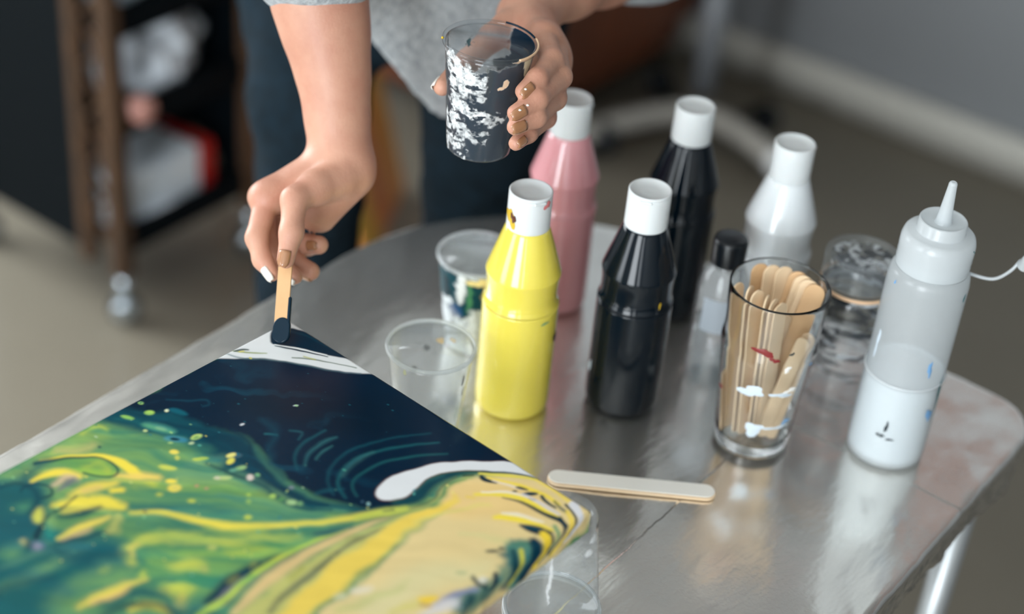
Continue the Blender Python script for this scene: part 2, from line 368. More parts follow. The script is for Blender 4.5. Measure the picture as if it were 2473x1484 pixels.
# ------------------------------------------------------------------ table and foil
TX0, TX1, TY0, TY1 = -.932, -.295, .08, 1.302
def rounded_outline(x0, x1, y0, y1, r, n=28):
    """r: radii for corners (x1,y1), (x0,y1), (x0,y0), (x1,y0)"""
    P = []
    for (cx, cy, rr, a0) in ((x1-r[0], y1-r[0], r[0], 0), (x0+r[1], y1-r[1], r[1], 90), (x0+r[2], y0+r[2], r[2], 180), (x1-r[3], y0+r[3], r[3], 270)):
        for k in range(n+1):
            t = math.radians(a0 + 90*k/n); P.append((cx + rr*math.cos(t), cy + rr*math.sin(t)))
    return P
def densify(P, step):
    out = []
    for i in range(len(P)):
        a = np.array(P[i]); b = np.array(P[(i+1) % len(P)]); n = max(1, int(np.linalg.norm(b-a)/step))
        for k in range(n): out.append(a + (b-a)*k/n)
    return np.array(out)
tb = thing('work_table', 'long work table with rounded corners and thin grey tube legs, covered in foil', 'table', ((TX0+TX1)/2, (TY0+TY1)/2, 0))
tcx, tcy = tb.location[:2]
ol = rounded_outline(TX0+.006-tcx, TX1-.006-tcx, TY0+.006-tcy, TY1-.006-tcy, (.045, .244, .1, .06))
bm = bmesh.new(); f = bm.faces.new([bm.verts.new((x, y, TZ-.004)) for x, y in ol]); r_ = bmesh.ops.extrude_face_region(bm, geom=[f])
bmesh.ops.translate(bm, verts=[v for v in r_['geom'] if isinstance(v, bmesh.types.BMVert)], vec=(0, 0, -.024)); bm_obj('tabletop', bm, M_tabletop, tb, smooth=False)
for sx, sy in ((TX1-.035, TY1-.05), (TX0+.08, TY1-.12), (TX1-.035, TY0+.05), (TX0+.04, TY0+.05)):
    lg = part('leg', tube([(sx-tcx, sy-tcy, .02), (sx-tcx, sy-tcy, TZ-.029)], .0135, 20), M_steel, tb)
    part('foot_cap', lathe([(.017, 0), (.018, .012), (.0145, .03)], 20), M_rubber, lg, (sx-tcx, sy-tcy, 0))
    part('bracket', lathe([(.03, 0), (.03, .006), (.02, .03), (.016, .035)][::-1] if False else [(.016, 0), (.02, .006), (.03, .028), (.03, .034)], 20), M_dark, lg, (sx-tcx, sy-tcy, TZ-.063))
def foil_sheet():
    ol = densify(rounded_outline(TX0, TX1, TY0, TY1, (.05, .25, .1, .06)), .006); n = len(ol); c = np.array([tcx, tcy])
    d = np.roll(ol, -1, 0) - np.roll(ol, 1, 0); d /= np.linalg.norm(d, axis=1)[:, None]; nr = np.stack([d[:, 1], -d[:, 0]], 1)
    arc = np.cumsum(np.linalg.norm(np.roll(ol, -1, 0) - ol, axis=1))
    rings = []; r = .006
    for t in np.concatenate([np.linspace(0.0, .86, 46), np.linspace(.88, 1, 14)]):
        xy = c + (ol - nr*r - c)*max(t, .002); x, y = xy[:, 0], xy[:, 1]; ed = max(0, (t-.80)/.2)
        z = fnoise(x, y, .16, 5, 2)*.0006 + fnoise(x+y*.3, y*.4, .03, 8, 3)*.0003*(1 + 2.0*ed)
        z = z - .0009 + 0*x
        rings.append(np.column_stack([xy, TZ + z]))
    for a in np.linspace(.25, 1, 5)*math.pi/2:
        xy = ol - nr*r + nr*r*math.sin(a); x, y = xy[:, 0], xy[:, 1]
        z = TZ - .0009 - r*(1-math.cos(a)) + fnoise(x+y*.3, y*.4, .03, 8, 3)*.0009*(1-.4*math.sin(a))
        xy = xy + nr*(fnoise(arc*1., arc*0, .02, 21, 3)*.0006)[:, None]
        rings.append(np.column_stack([xy, z]))
    drop = .040 + .006*fnoise(arc, arc*0, .11, 31, 3)
    for k in range(1, 15):
        q = k/14; wob = fnoise(arc, arc*0 + q*.05, .03, 41, 3)*.0022*min(1, q*3) + fnoise(arc, arc*0 + q*.2, .012, 47, 2)*.0016
        rings.append(np.column_stack([ol + nr*(wob + .001 - .004*q)[:, None], TZ - .007 - drop*q]))
    V = np.concatenate(rings); k = len(rings); Q = []
    i = np.arange(n); j = (i+1) % n
    for a in range(k-1): Q.append(np.column_stack([a*n+i, (a+1)*n+i, (a+1)*n+j, a*n+j]))
    Q = np.concatenate(Q)
    V[:, 0] -= tcx; V[:, 1] -= tcy; V[:, 2] -= TZ
    o = np_obj('foil_sheet', V, Q[:, ::-1], M_foil, None, (tcx, tcy, TZ))
    s = o.modifiers.new('thickness', 'SOLIDIFY'); s.thickness = .0003; s.offset = -1
    tag(o, 'shiny crinkled aluminium foil covering the work table top and its edges', 'foil')
foil_sheet()

# ------------------------------------------------------------------ the painting
ORG = Vector((-0.7785,0.8164,0.8580)); CW, CL, CT = 319., 470., 19.
MU, MV = (math.cos(math.radians(-3.8)), math.sin(math.radians(-3.8))), (math.sin(math.radians(-3.8)), -math.cos(math.radians(-3.8)))
# every entry: outline in canvas millimetres (u to the right, v to the near side), sRGB colour, edge softness in mm, opacity
POUR = [
 # broad fields
 ([(-46.3,310.1),(-8.4,158.5),(-5.3,29.5),(133.0,36.3),(172.3,156.5),(132.8,234.2),(53.1,374.1)],(78,128,92),8,1),
 ([(3.9,276.6),(1.5,261.4),(2.8,242.7),(3.6,223.7),(0.6,204.1),(-2.9,184.0),(-0.6,168.5),(11.6,160.7),(29.5,158.1),(47.1,156.7),(62.7,155.6),(78.0,155.8),(92.8,156.2),(107.4,156.8),(121.6,157.7),(134.9,157.8),(147.9,155.6),(160.0,152.7),(169.1,153.6),(175.7,161.0),(179.3,171.9),(176.1,183.1),(162.7,193.7),(142.5,204.8),(122.4,214.9),(103.8,222.7),(85.4,229.6),(70.5,238.3),(61.6,250.6),(56.6,264.5),(51.8,276.5),(47.0,286.9),(42.4,295.4),(36.2,299.1),(25.6,296.1),(13.0,288.0),(3.9,276.6)],(92,138,92),14,1),
 ([(-3.2,189.2),(-8.0,180.6),(-7.7,165.4),(-2.2,151.8),(10.3,143.0),(27.9,136.2),(44.5,131.0),(58.2,127.2),(71.1,125.1),(83.7,124.7),(96.4,126.6),(108.8,130.2),(120.7,133.4),(131.8,136.1),(142.5,138.4),(153.0,138.8),(163.7,137.0),(174.4,133.4),(184.3,128.2),(194.1,119.7),(203.2,109.6),(209.4,103.8),(211.8,105.6),(211.3,111.8),(208.1,119.0),(201.7,126.9),(192.7,135.9),(183.6,143.5),(175.3,148.8),(167.0,152.7),(158.3,155.5),(148.9,156.8),(139.1,156.9),(129.6,157.0),(120.9,157.3),(112.6,157.6),(103.9,157.9),(94.2,158.1),(84.1,158.4),(73.8,159.5),(63.8,161.3),(53.6,163.8),(41.9,167.8),(26.2,176.1),(8.9,185.9),(-3.2,189.2)],(8,66,78),7,1),
 ([(57.4,145.7),(60.4,140.4),(69.4,133.5),(79.6,129.1),(90.3,129.3),(102.3,131.9),(113.2,134.7),(122.2,137.1),(130.2,139.6),(138.3,141.3),(148.4,141.1),(158.5,140.1),(163.5,140.6),(160.1,144.3),(151.5,149.5),(142.6,153.0),(134.7,153.2),(126.3,151.7),(117.4,150.2),(107.9,149.4),(97.9,148.7),(87.8,148.0),(75.8,147.8),(63.7,147.5),(57.4,145.7)],(3,50,66),5,1),
 ([(-0.1,66.3),(-6.2,43.4),(-12.9,16.6),(-3.0,-2.7),(34.7,-7.3),(86.9,-3.8),(136.3,-0.7),(183.6,-1.2),(228.7,-1.9),(257.0,-0.6),(259.4,4.0),(246.4,10.6),(233.9,17.0),(227.2,22.5),(220.9,27.7),(215.6,33.0),(211.6,37.9),(208.5,42.8),(205.7,48.9),(202.4,57.4),(199.5,66.9),(197.7,75.3),(197.6,81.9),(198.7,87.4),(201.1,91.4),(206.5,92.7),(213.1,92.6),(216.6,94.4),(214.3,100.1),(208.8,107.7),(203.2,114.1),(198.4,118.3),(193.5,121.5),(188.6,124.3),(184.1,127.1),(179.7,129.6),(175.1,131.6),(170.5,132.8),(165.8,133.5),(160.6,134.0),(154.8,134.5),(148.5,134.7),(141.7,134.5),(134.1,133.5),(125.8,131.9),(117.3,130.3),(108.2,128.4),(98.7,126.5),(89.4,125.6),(80.7,126.6),(72.3,128.8),(64.0,131.6),(55.6,135.2),(47.4,139.4),(40.0,143.0),(34.1,145.4),(29.0,147.2),(23.9,149.4),(18.3,152.8),(12.6,156.6),(7.6,159.6),(3.5,162.0),(0.0,163.7),(-2.5,163.2),(-3.8,160.0),(-4.2,154.5),(-4.1,146.4),(-3.3,134.4),(-2.0,119.6),(-0.9,105.1),(-0.3,93.0),(0.0,81.2),(-0.1,66.3)],(1,27,47),4,1),
 ([(46.1,100.0),(46.8,89.3),(53.8,73.4),(64.4,57.7),(78.7,42.5),(96.6,27.8),(115.0,18.4),(135.6,16.9),(156.3,20.6),(168.2,27.6),(166.3,39.1),(156.2,53.8),(145.5,66.0),(136.8,72.8),(127.6,77.3),(117.6,81.6),(106.9,86.9),(95.5,92.2),(83.8,96.2),(69.5,100.0),(54.7,102.5),(46.1,100.0)],(1,22,38),18,.8),
 # lower left sweep of greens
 ([(-0.4,293.9),(0.5,282.0),(9.7,270.8),(19.4,263.5),(26.9,262.0),(34.8,264.5),(42.3,267.9),(49.6,271.5),(56.5,276.0),(62.4,280.8),(67.7,285.2),(72.0,290.0),(72.8,296.7),(69.3,309.1),(62.4,323.2),(52.3,329.8),(34.9,323.0),(13.5,308.3),(-0.4,293.9)],(20,82,88),10,1),
 ([(44.8,337.5),(48.8,320.6),(65.9,304.5),(81.1,291.1),(88.5,281.2),(94.0,273.9),(100.3,268.1),(109.6,262.6),(119.7,258.5),(127.1,257.8),(130.2,262.0),(130.7,269.6),(130.3,277.4),(128.5,284.5),(125.8,291.9),(124.7,300.0),(126.3,309.3),(129.4,319.2),(133.3,329.2),(139.8,339.3),(147.0,349.6),(149.2,359.5),(144.6,372.1),(135.1,384.6),(120.9,388.5),(96.0,377.9),(64.7,357.8),(44.8,337.5)],(16,84,88),14,1),
 ([(102.2,337.5),(102.1,332.9),(101.9,326.3),(101.7,318.8),(101.8,311.4),(102.3,303.5),(103.0,294.6),(103.7,286.5),(104.2,280.8),(102.9,279.3),(101.3,279.6),(100.0,285.0),(98.1,292.7),(96.3,301.3),(95.2,309.3),(95.1,317.0),(95.8,324.9),(96.6,331.7),(97.1,336.4),(99.7,338.5)],(88,136,108),7,.8),
 ([(83.7,328.2),(83.9,324.4),(84.2,318.9),(84.8,312.9),(86.0,307.2),(88.2,301.5),(91.3,295.2),(94.4,289.5),(96.5,285.5),(95.8,284.3),(94.4,284.2),(91.7,287.8),(87.7,293.0),(83.7,299.0),(80.9,304.9),(79.7,311.0),(79.5,317.5),(79.8,323.2),(79.9,327.1),(81.8,328.8)],(70,118,104),6,.7),
 ([(132.5,325.7),(131.8,321.2),(130.7,314.8),(129.7,307.8),(129.4,301.5),(129.9,295.8),(130.9,290.0),(132.3,284.5),(133.8,279.3),(135.6,274.3),(137.9,269.5),(140.1,265.2),(141.6,262.2),(140.8,260.6),(139.0,260.4),(136.7,262.9),(133.4,266.5),(129.8,270.8),(126.8,275.6),(124.5,280.7),(122.5,286.3),(120.9,292.4),(120.0,298.6),(119.9,305.5),(120.6,312.9),(121.4,319.4),(121.9,323.8),(127.7,328.2)],(72,120,98),10,.8),
 ([(116.2,245.6),(120.4,235.5),(132.5,225.7),(145.1,215.5),(156.1,203.8),(167.5,191.6),(178.1,181.0),(187.9,171.6),(196.8,163.8),(202.7,161.4),(204.2,167.7),(202.7,179.3),(200.6,190.1),(198.2,197.8),(195.0,204.9),(192.7,212.7),(191.9,221.7),(191.9,231.3),(192.4,241.2),(193.7,252.0),(195.5,263.0),(196.1,272.2),(195.6,279.2),(194.0,284.6),(189.6,287.2),(181.0,286.7),(169.3,283.5),(156.9,277.9),(141.5,268.9),(125.1,257.2),(116.2,245.6)],(98,146,88),10,1),
 ([(133.8,252.5),(136.5,249.8),(140.3,245.9),(144.7,241.4),(149.3,237.1),(154.1,232.8),(159.6,228.3),(165.2,223.6),(170.2,218.8),(174.8,213.4),(179.2,207.6),(182.9,202.4),(185.5,198.8),(185.0,197.5),(183.6,197.3),(180.4,200.4),(175.9,204.8),(170.6,209.8),(165.4,214.4),(160.0,218.7),(154.0,222.9),(148.2,227.3),(143.1,231.8),(138.9,236.8),(135.3,242.2),(132.5,246.9),(130.5,250.1),(131.5,252.2)],(44,106,92),8,.9),
 ([(121.9,229.1),(125.7,227.1),(131.1,224.3),(137.1,221.0),(142.7,217.3),(147.5,213.5),(152.2,209.3),(156.7,204.7),(161.2,199.8),(166.0,194.0),(170.9,187.5),(175.2,181.5),(178.2,177.3),(177.8,176.4),(176.9,176.2),(173.6,180.2),(169.0,185.9),(163.7,192.2),(158.7,197.7),(154.0,202.3),(149.2,206.6),(144.5,210.6),(139.7,214.4),(134.5,218.3),(129.0,222.0),(124.0,225.3),(120.5,227.6),(120.7,228.6)],(44,106,90),5,.7),
 ([(93.2,227.6),(97.4,224.6),(103.3,220.2),(110.1,215.3),(116.6,210.4),(122.9,205.8),(129.4,200.9),(135.9,195.9),(142.1,191.2),(147.9,186.9),(153.4,182.9),(159.1,178.5),(165.1,173.3),(172.4,166.2),(180.4,157.7),(187.7,149.8),(192.8,144.3),(192.4,142.9),(191.0,142.5),(185.6,147.8),(178.0,155.4),(169.6,163.6),(162.1,170.3),(155.8,175.2),(149.9,179.2),(144.1,182.9),(138.0,186.9),(131.3,191.3),(124.4,195.9),(117.5,200.5),(111.1,205.1),(104.7,210.3),(98.5,215.8),(93.1,220.7),(89.3,224.2),(90.2,226.8)],(40,104,98),8,.8),
 ([(82.5,215.5),(86.1,213.3),(91.2,210.2),(97.0,206.4),(102.4,202.2),(107.5,197.3),(112.5,191.8),(117.4,186.1),(121.9,181.1),(126.6,176.3),(131.2,171.6),(135.3,167.5),(138.1,164.7),(137.6,162.8),(135.6,162.2),(132.3,164.7),(127.7,168.2),(122.4,172.5),(117.3,177.0),(112.5,182.2),(107.8,188.0),(103.1,193.7),(98.5,198.7),(93.5,203.1),(88.1,207.2),(83.3,210.7),(80.0,213.1),(80.5,214.8)],(60,122,98),8,.8),
 ([(90.2,192.0),(93.3,189.0),(97.7,184.8),(102.5,180.2),(107.0,176.2),(110.9,172.7),(114.6,169.4),(118.5,166.4),(122.9,163.8),(128.0,161.6),(133.7,159.8),(139.7,158.3),(145.6,157.0),(151.8,155.8),(158.3,154.9),(164.1,154.1),(168.2,153.6),(168.6,152.1),(166.8,150.7),(162.6,150.9),(156.5,151.0),(149.5,151.4),(142.8,152.0),(136.5,152.8),(129.9,153.8),(123.5,155.2),(117.5,157.0),(112.1,159.2),(107.2,161.9),(102.7,164.9),(98.4,168.3),(93.9,172.9),(89.5,178.1),(85.8,183.0),(83.2,186.3),(85.2,190.9)],(106,146,104),9,.8),
 ([(85.6,180.4),(87.5,177.6),(90.3,173.6),(93.1,169.2),(95.4,165.4),(97.0,161.9),(98.1,158.6),(99.0,155.7),(99.6,153.7),(97.6,150.4),(94.2,150.1),(93.0,151.8),(91.4,154.1),(89.5,157.0),(87.8,160.4),(86.1,164.7),(84.4,169.8),(82.9,174.6),(81.8,178.0),(83.2,180.2)],(104,146,108),8,.8),
 ([(124.2,183.1),(127.9,180.8),(133.1,177.5),(139.0,173.9),(144.6,170.5),(149.9,167.6),(155.3,164.8),(160.7,161.9),(165.9,158.8),(170.8,155.6),(175.6,152.2),(180.2,148.6),(184.8,144.7),(189.7,139.8),(194.8,134.2),(199.3,129.1),(202.5,125.6),(202.0,124.2),(200.6,123.8),(197.3,127.2),(192.6,132.2),(187.4,137.6),(182.4,142.3),(177.7,146.0),(172.9,149.3),(168.0,152.5),(163.1,155.6),(158.0,158.7),(152.7,161.7),(147.5,164.8),(142.3,168.0),(136.9,171.7),(131.3,175.7),(126.4,179.3),(123.0,181.9),(123.2,182.7)],(70,130,112),5,.7),
 ([(2.3,265.2),(1.1,260.9),(0.9,254.1),(1.0,246.8),(1.6,239.5),(2.6,231.6),(3.6,223.7),(4.1,215.2),(4.5,206.5),(6.3,200.2),(11.4,196.6),(17.9,195.4),(22.0,197.3),(22.0,204.1),(19.6,214.1),(17.2,222.9),(14.9,229.0),(12.4,234.1),(10.8,239.7),(11.0,247.4),(12.1,255.5),(11.9,261.6),(9.2,264.9),(5.3,266.3),(2.3,265.2)],(124,160,92),8,.9),
 ([(7.1,236.9),(9.2,234.5),(12.2,231.0),(15.4,227.1),(18.0,223.3),(20.1,219.6),(21.9,215.8),(23.3,212.3),(24.3,209.9),(23.2,208.1),(21.1,207.9),(19.6,210.0),(17.4,213.0),(14.9,216.4),(12.5,219.8),(10.1,223.5),(7.4,227.8),(4.9,231.7),(3.2,234.4),(4.5,236.6)],(196,180,112),6,.7),
 ([(6.2,207.1),(6.5,204.5),(7.0,200.8),(7.6,197.0),(8.6,194.3),(10.0,193.0),(11.9,192.4),(13.9,192.1),(15.3,191.8),(15.4,191.0),(14.4,190.3),(12.9,190.4),(10.6,190.5),(8.1,191.1),(6.1,192.7),(5.2,195.8),(4.8,199.9),(4.6,203.8),(4.5,206.4),(5.3,207.3)],(176,190,80),3,.9),
 ([(23.3,191.1),(26.9,189.3),(31.9,186.7),(37.7,183.8),(43.3,180.8),(48.8,178.0),(54.7,175.0),(60.5,171.9),(65.8,168.6),(70.5,164.8),(75.0,160.6),(78.7,156.9),(81.3,154.2),(80.7,152.4),(78.6,151.7),(75.4,153.8),(70.8,156.8),(65.7,160.1),(60.5,163.4),(55.3,166.4),(49.7,169.6),(44.0,172.9),(38.7,176.2),(33.6,179.7),(28.6,183.5),(24.3,186.8),(21.3,189.1),(21.7,190.5)],(66,122,92),8,.8),
 # the yellow arch and its dark outline
 ([(10.6,246.6),(11.5,243.0),(15.4,237.6),(19.9,232.1),(24.2,226.9),(29.0,221.6),(33.8,217.4),(38.4,214.9),(42.9,213.5),(46.9,212.9),(50.1,212.8),(52.7,213.4),(54.6,214.5),(56.1,215.8),(56.8,217.5),(56.2,220.1),(53.6,223.9),(49.7,228.6),(45.0,233.1),(39.7,237.6),(33.6,241.8),(27.6,245.0),(21.0,246.9),(14.3,247.7),(10.6,246.6)],(96,144,80),5,1),
 ([(34.3,232.0),(35.5,230.6),(37.1,228.5),(39.0,226.3),(40.7,224.6),(42.6,223.3),(44.9,222.0),(47.1,220.9),(48.6,220.1),(48.5,218.4),(46.4,217.5),(44.6,218.0),(41.9,218.6),(39.0,219.6),(36.5,221.2),(34.8,223.5),(33.5,226.2),(32.6,228.8),(32.0,230.6),(32.8,231.9)],(150,172,74),5,.9),
 ([(9.3,247.0),(10.8,244.1),(13.1,240.0),(15.7,235.4),(18.6,231.1),(21.6,227.1),(24.9,223.1),(28.4,219.3),(32.2,216.4),(36.5,214.3),(41.0,212.9),(45.6,211.9),(49.9,211.1),(53.9,210.6),(57.9,210.5),(61.7,210.5),(65.1,210.2),(67.9,209.6),(70.3,208.7),(72.1,207.8),(73.5,207.2),(73.9,205.4),(71.5,203.7),(69.7,203.5),(67.1,203.0),(64.0,202.6),(60.8,202.5),(57.5,202.7),(53.7,203.1),(49.6,203.7),(45.4,204.9),(41.4,206.5),(37.3,208.6),(33.3,211.0),(29.5,213.9),(26.0,217.4),(22.6,221.5),(19.5,225.7),(16.7,229.9),(14.0,234.3),(11.6,239.1),(9.5,243.4),(8.1,246.3),(8.5,247.0)],(229,207,72),1.5,1),
 ([(60.6,219.9),(62.7,218.4),(65.8,216.1),(69.1,213.6),(72.2,210.9),(75.2,208.0),(78.4,204.6),(81.2,201.6),(83.1,199.4),(82.2,196.7),(79.1,195.9),(76.7,197.6),(73.2,200.1),(69.3,202.9),(66.0,205.8),(63.3,208.8),(60.7,212.1),(58.6,215.1),(57.1,217.1),(58.1,219.4)],(226,196,98),3,1),
 ([(62.1,222.9),(64.8,221.3),(68.7,219.1),(72.8,216.5),(76.1,213.9),(78.4,211.3),(80.2,208.5),(81.6,206.0),(82.5,204.3),(82.0,203.2),(80.7,203.0),(79.3,204.4),(77.4,206.4),(75.1,208.7),(72.7,211.1),(69.8,213.8),(66.3,216.9),(63.0,219.8),(60.8,221.7),(61.0,222.6)],(150,172,80),5,.8),
 ([(10.1,253.0),(10.4,252.3),(10.8,251.2),(11.4,249.7),(12.3,247.7),(13.8,244.8),(15.6,241.3),(17.6,237.5),(19.6,234.0),(21.7,230.8),(23.8,227.6),(26.0,224.7),(28.1,222.1),(30.0,220.0),(31.8,218.3),(33.7,216.8),(35.7,215.7),(37.9,214.8),(40.4,214.3),(42.8,214.0),(45.2,213.8),(47.6,213.7),(49.9,213.7),(52.0,213.9),(53.4,214.4),(54.4,215.1),(55.4,216.1),(56.0,217.4),(56.2,218.9),(55.7,220.8),(54.6,222.9),(53.1,225.1),(51.2,227.0),(48.5,228.7),(45.2,230.3),(42.0,231.6),(39.8,232.6),(39.9,233.2),(40.6,233.5),(42.8,232.6),(46.0,231.2),(49.4,229.6),(52.2,227.9),(54.2,225.9),(55.9,223.8),(57.1,221.6),(57.8,219.6),(57.7,217.7),(57.0,215.9),(55.6,214.2),(53.7,213.0),(51.6,212.3),(49.2,212.1),(46.8,212.2),(44.4,212.4),(42.0,212.7),(39.5,213.1),(37.1,213.8),(34.8,214.7),(32.6,215.9),(30.6,217.3),(28.7,219.0),(26.6,221.0),(24.4,223.5),(22.1,226.5),(19.9,229.6),(17.7,232.8),(15.5,236.2),(13.2,239.9),(11.2,243.3),(9.5,246.1),(8.4,248.1),(7.7,249.5),(7.2,250.6),(6.8,251.3),(8.1,253.0)],(6,46,58),1.2,1),
 ([(18.9,267.1),(17.9,264.6),(16.5,261.1),(15.1,257.3),(14.1,254.4),(13.4,252.2),(13.1,250.3),(12.8,248.7),(12.7,247.5),(10.7,245.4),(8.5,245.8),(8.0,246.8),(7.4,248.2),(6.8,250.1),(6.6,252.6),(6.8,255.8),(7.4,259.6),(8.0,263.1),(8.4,265.5),(14.6,269.7)],(24,78,86),8,.9),
 ([(24.3,264.4),(24.7,262.7),(25.1,260.1),(25.8,257.4),(26.7,254.8),(28.0,252.5),(29.5,250.1),(31.2,247.8),(33.1,245.7),(35.7,243.7),(39.0,241.5),(42.2,239.5),(44.5,238.2),(44.2,236.1),(41.5,235.0),(38.8,235.8),(34.8,237.0),(30.4,238.6),(26.8,240.6),(24.5,243.2),(22.8,246.1),(21.8,249.2),(21.1,252.2),(20.8,255.4),(21.1,258.7),(21.6,261.7),(21.8,263.6),(23.1,264.8)],(226,204,74),2,1),
 ([(33.9,261.4),(34.8,259.8),(36.1,257.5),(37.5,254.9),(38.7,252.7),(39.9,250.4),(41.2,248.0),(42.3,245.7),(43.2,244.1),(42.3,242.4),(40.3,242.0),(38.8,243.2),(36.6,244.7),(34.3,246.7),(32.5,249.0),(31.5,251.9),(31.1,255.1),(30.9,258.0),(30.7,259.9),(32.1,261.6)],(200,172,140),4,.9),
 ([(43.1,259.3),(43.6,257.9),(44.3,255.8),(45.0,253.6),(45.3,251.6),(45.3,249.8),(44.9,248.0),(44.5,246.5),(44.2,245.4),(42.7,243.8),(41.0,244.2),(40.5,245.0),(39.8,246.1),(39.2,247.5),(38.9,249.2),(38.9,251.4),(39.2,254.0),(39.6,256.4),(39.9,258.1),(41.4,259.6)],(102,104,112),4,.9),
 ([(28.2,276.9),(27.6,275.8),(26.6,274.2),(25.7,272.6),(25.5,271.0),(25.9,269.2),(26.7,267.3),(28.0,265.4),(29.4,263.8),(31.1,262.5),(33.2,261.3),(35.4,260.5),(37.4,260.2),(39.3,260.6),(41.2,261.3),(42.7,262.3),(43.5,263.0),(43.7,264.4),(43.5,266.5),(43.0,268.6),(42.7,270.1),(43.3,270.9),(44.2,270.8),(44.7,269.4),(45.5,267.4),(46.0,265.2),(45.7,263.0),(43.9,261.1),(41.6,259.9),(39.1,259.1),(36.7,258.9),(34.4,259.3),(32.1,260.1),(29.9,261.3),(28.0,262.7),(26.5,264.4),(25.2,266.4),(24.3,268.4),(23.8,270.4),(24.3,272.4),(25.3,274.4),(26.4,276.0),(27.2,277.0),(28.0,277.4)],(6,50,60),1.5,.95),
 ([(55.0,255.0),(56.1,252.8),(57.7,249.7),(59.4,246.1),(61.0,242.4),(62.5,237.8),(64.2,232.4),(65.8,227.2),(66.8,223.7),(65.4,221.5),(63.0,221.4),(60.9,224.3),(57.7,228.5),(54.5,233.3),(52.4,237.9),(51.6,242.6),(51.8,247.2),(52.3,251.3),(52.6,254.1),(53.7,255.2)],(218,198,84),3,1),
 ([(57.4,245.7),(59.7,240.4),(62.0,235.1),(61.2,233.9),(59.7,233.8),(57.0,238.9),(54.3,244.0),(55.5,245.7)],(204,172,110),3,.8),
 ([(70.6,232.5),(73.1,228.9),(75.6,225.3),(74.5,223.1),(72.0,222.7),(69.1,226.1),(66.3,229.4),(67.6,232.1)],(222,202,72),2,1),
 ([(55.5,271.4),(57.3,269.1),(59.9,265.8),(62.8,262.1),(65.7,258.8),(68.6,256.0),(71.5,253.3),(74.5,250.6),(77.6,247.6),(81.2,244.0),(85.4,239.8),(89.3,235.9),(91.9,233.2),(91.3,230.7),(88.3,229.7),(84.4,231.3),(78.8,233.5),(72.7,236.3),(67.7,239.3),(64.3,242.6),(61.6,246.2),(59.6,249.9),(57.7,253.7),(55.9,258.0),(54.4,262.7),(53.3,266.9),(52.5,269.7),(53.6,271.4)],(222,203,74),4,1),
 ([(65.0,268.9),(70.5,260.9),(76.1,252.9),(74.9,250.8),(72.5,250.6),(67.3,258.8),(62.1,267.1),(63.0,268.7)],(212,192,76),3,.9),
 ([(56.7,251.4),(57.1,253.9),(57.8,257.5),(58.4,261.5),(58.9,265.0),(59.2,267.9),(59.3,270.7),(59.5,273.5),(60.1,276.4),(61.1,279.5),(62.5,282.6),(64.0,285.6),(65.4,288.3),(67.0,290.9),(68.6,293.3),(70.0,295.3),(71.0,296.7),(74.7,298.0),(75.7,295.6),(74.7,294.2),(73.2,292.2),(71.5,290.0),(69.7,287.6),(67.8,285.1),(65.8,282.3),(63.8,279.4),(62.3,276.6),(61.5,273.9),(61.1,271.2),(60.9,268.4),(60.5,265.4),(59.9,261.8),(59.1,257.8),(58.4,254.2),(57.9,251.7),(57.2,251.2)],(5,46,58),1.5,1),
 ([(65.3,276.1),(66.6,274.9),(68.3,273.1),(70.2,271.0),(72.0,268.9),(73.4,266.9),(74.8,264.8),(76.1,262.7),(77.2,260.3),(78.1,257.3),(78.8,253.8),(79.3,250.7),(79.7,248.5),(78.4,246.8),(76.6,246.9),(75.7,248.9),(74.4,251.7),(73.0,254.7),(71.9,257.5),(71.1,260.1),(70.5,262.5),(69.9,264.9),(69.1,267.1),(67.8,269.3),(66.2,271.6),(64.7,273.5),(63.6,274.9),(64.1,275.9)],(14,66,72),3,1),
 ([(75.5,282.4),(78.9,286.6),(80.9,290.3),(81.1,292.8),(79.4,293.6),(76.2,292.5),(72.1,289.8),(67.9,286.0),(64.4,281.8),(62.4,278.1),(62.2,275.5),(63.9,274.7),(67.2,275.8),(71.3,278.6)],(104,152,104),4,1),
 ([(54.4,278.8),(57.3,280.1),(59.6,282.1),(61.0,284.4),(61.0,286.5),(59.8,288.0),(57.5,288.7),(54.6,288.3),(51.7,287.0),(49.3,285.0),(48.0,282.7),(47.9,280.6),(49.2,279.0),(51.5,278.4)],(194,192,82),4,1),
 ([(84.0,286.1),(84.4,283.9),(85.0,280.6),(85.8,277.0),(86.5,273.8),(87.3,271.0),(88.1,268.3),(88.9,265.6),(89.6,262.6),(90.2,259.1),(90.8,255.3),(91.2,251.7),(91.5,249.3),(90.8,248.3),(89.6,248.4),(88.6,250.4),(87.0,253.4),(85.3,256.7),(84.0,259.9),(83.0,262.8),(82.1,265.6),(81.5,268.6),(81.1,271.7),(81.2,275.5),(81.6,279.5),(82.1,283.2),(82.4,285.7),(83.2,286.4)],(220,198,86),2.5,1),
 ([(86.8,285.0),(87.5,282.9),(88.4,279.9),(89.4,276.6),(90.2,273.7),(90.8,271.2),(91.4,268.7),(91.8,266.5),(92.1,265.0),(91.3,264.0),(90.2,264.1),(89.6,265.5),(88.8,267.5),(88.0,269.8),(87.2,272.4),(86.6,275.4),(86.1,278.9),(85.7,282.1),(85.3,284.3),(86.0,285.1)],(204,168,120),3,.9),
 ([(87.1,288.6),(88.6,286.9),(90.9,284.4),(93.4,281.4),(95.8,278.0),(98.1,273.8),(100.6,268.7),(102.8,263.9),(104.3,260.7),(103.7,259.6),(102.5,259.6),(100.4,262.5),(97.4,266.8),(94.2,271.4),(91.6,275.4),(89.5,279.0),(87.8,282.5),(86.3,285.4),(85.3,287.5),(85.9,288.5)],(10,64,76),4,1),
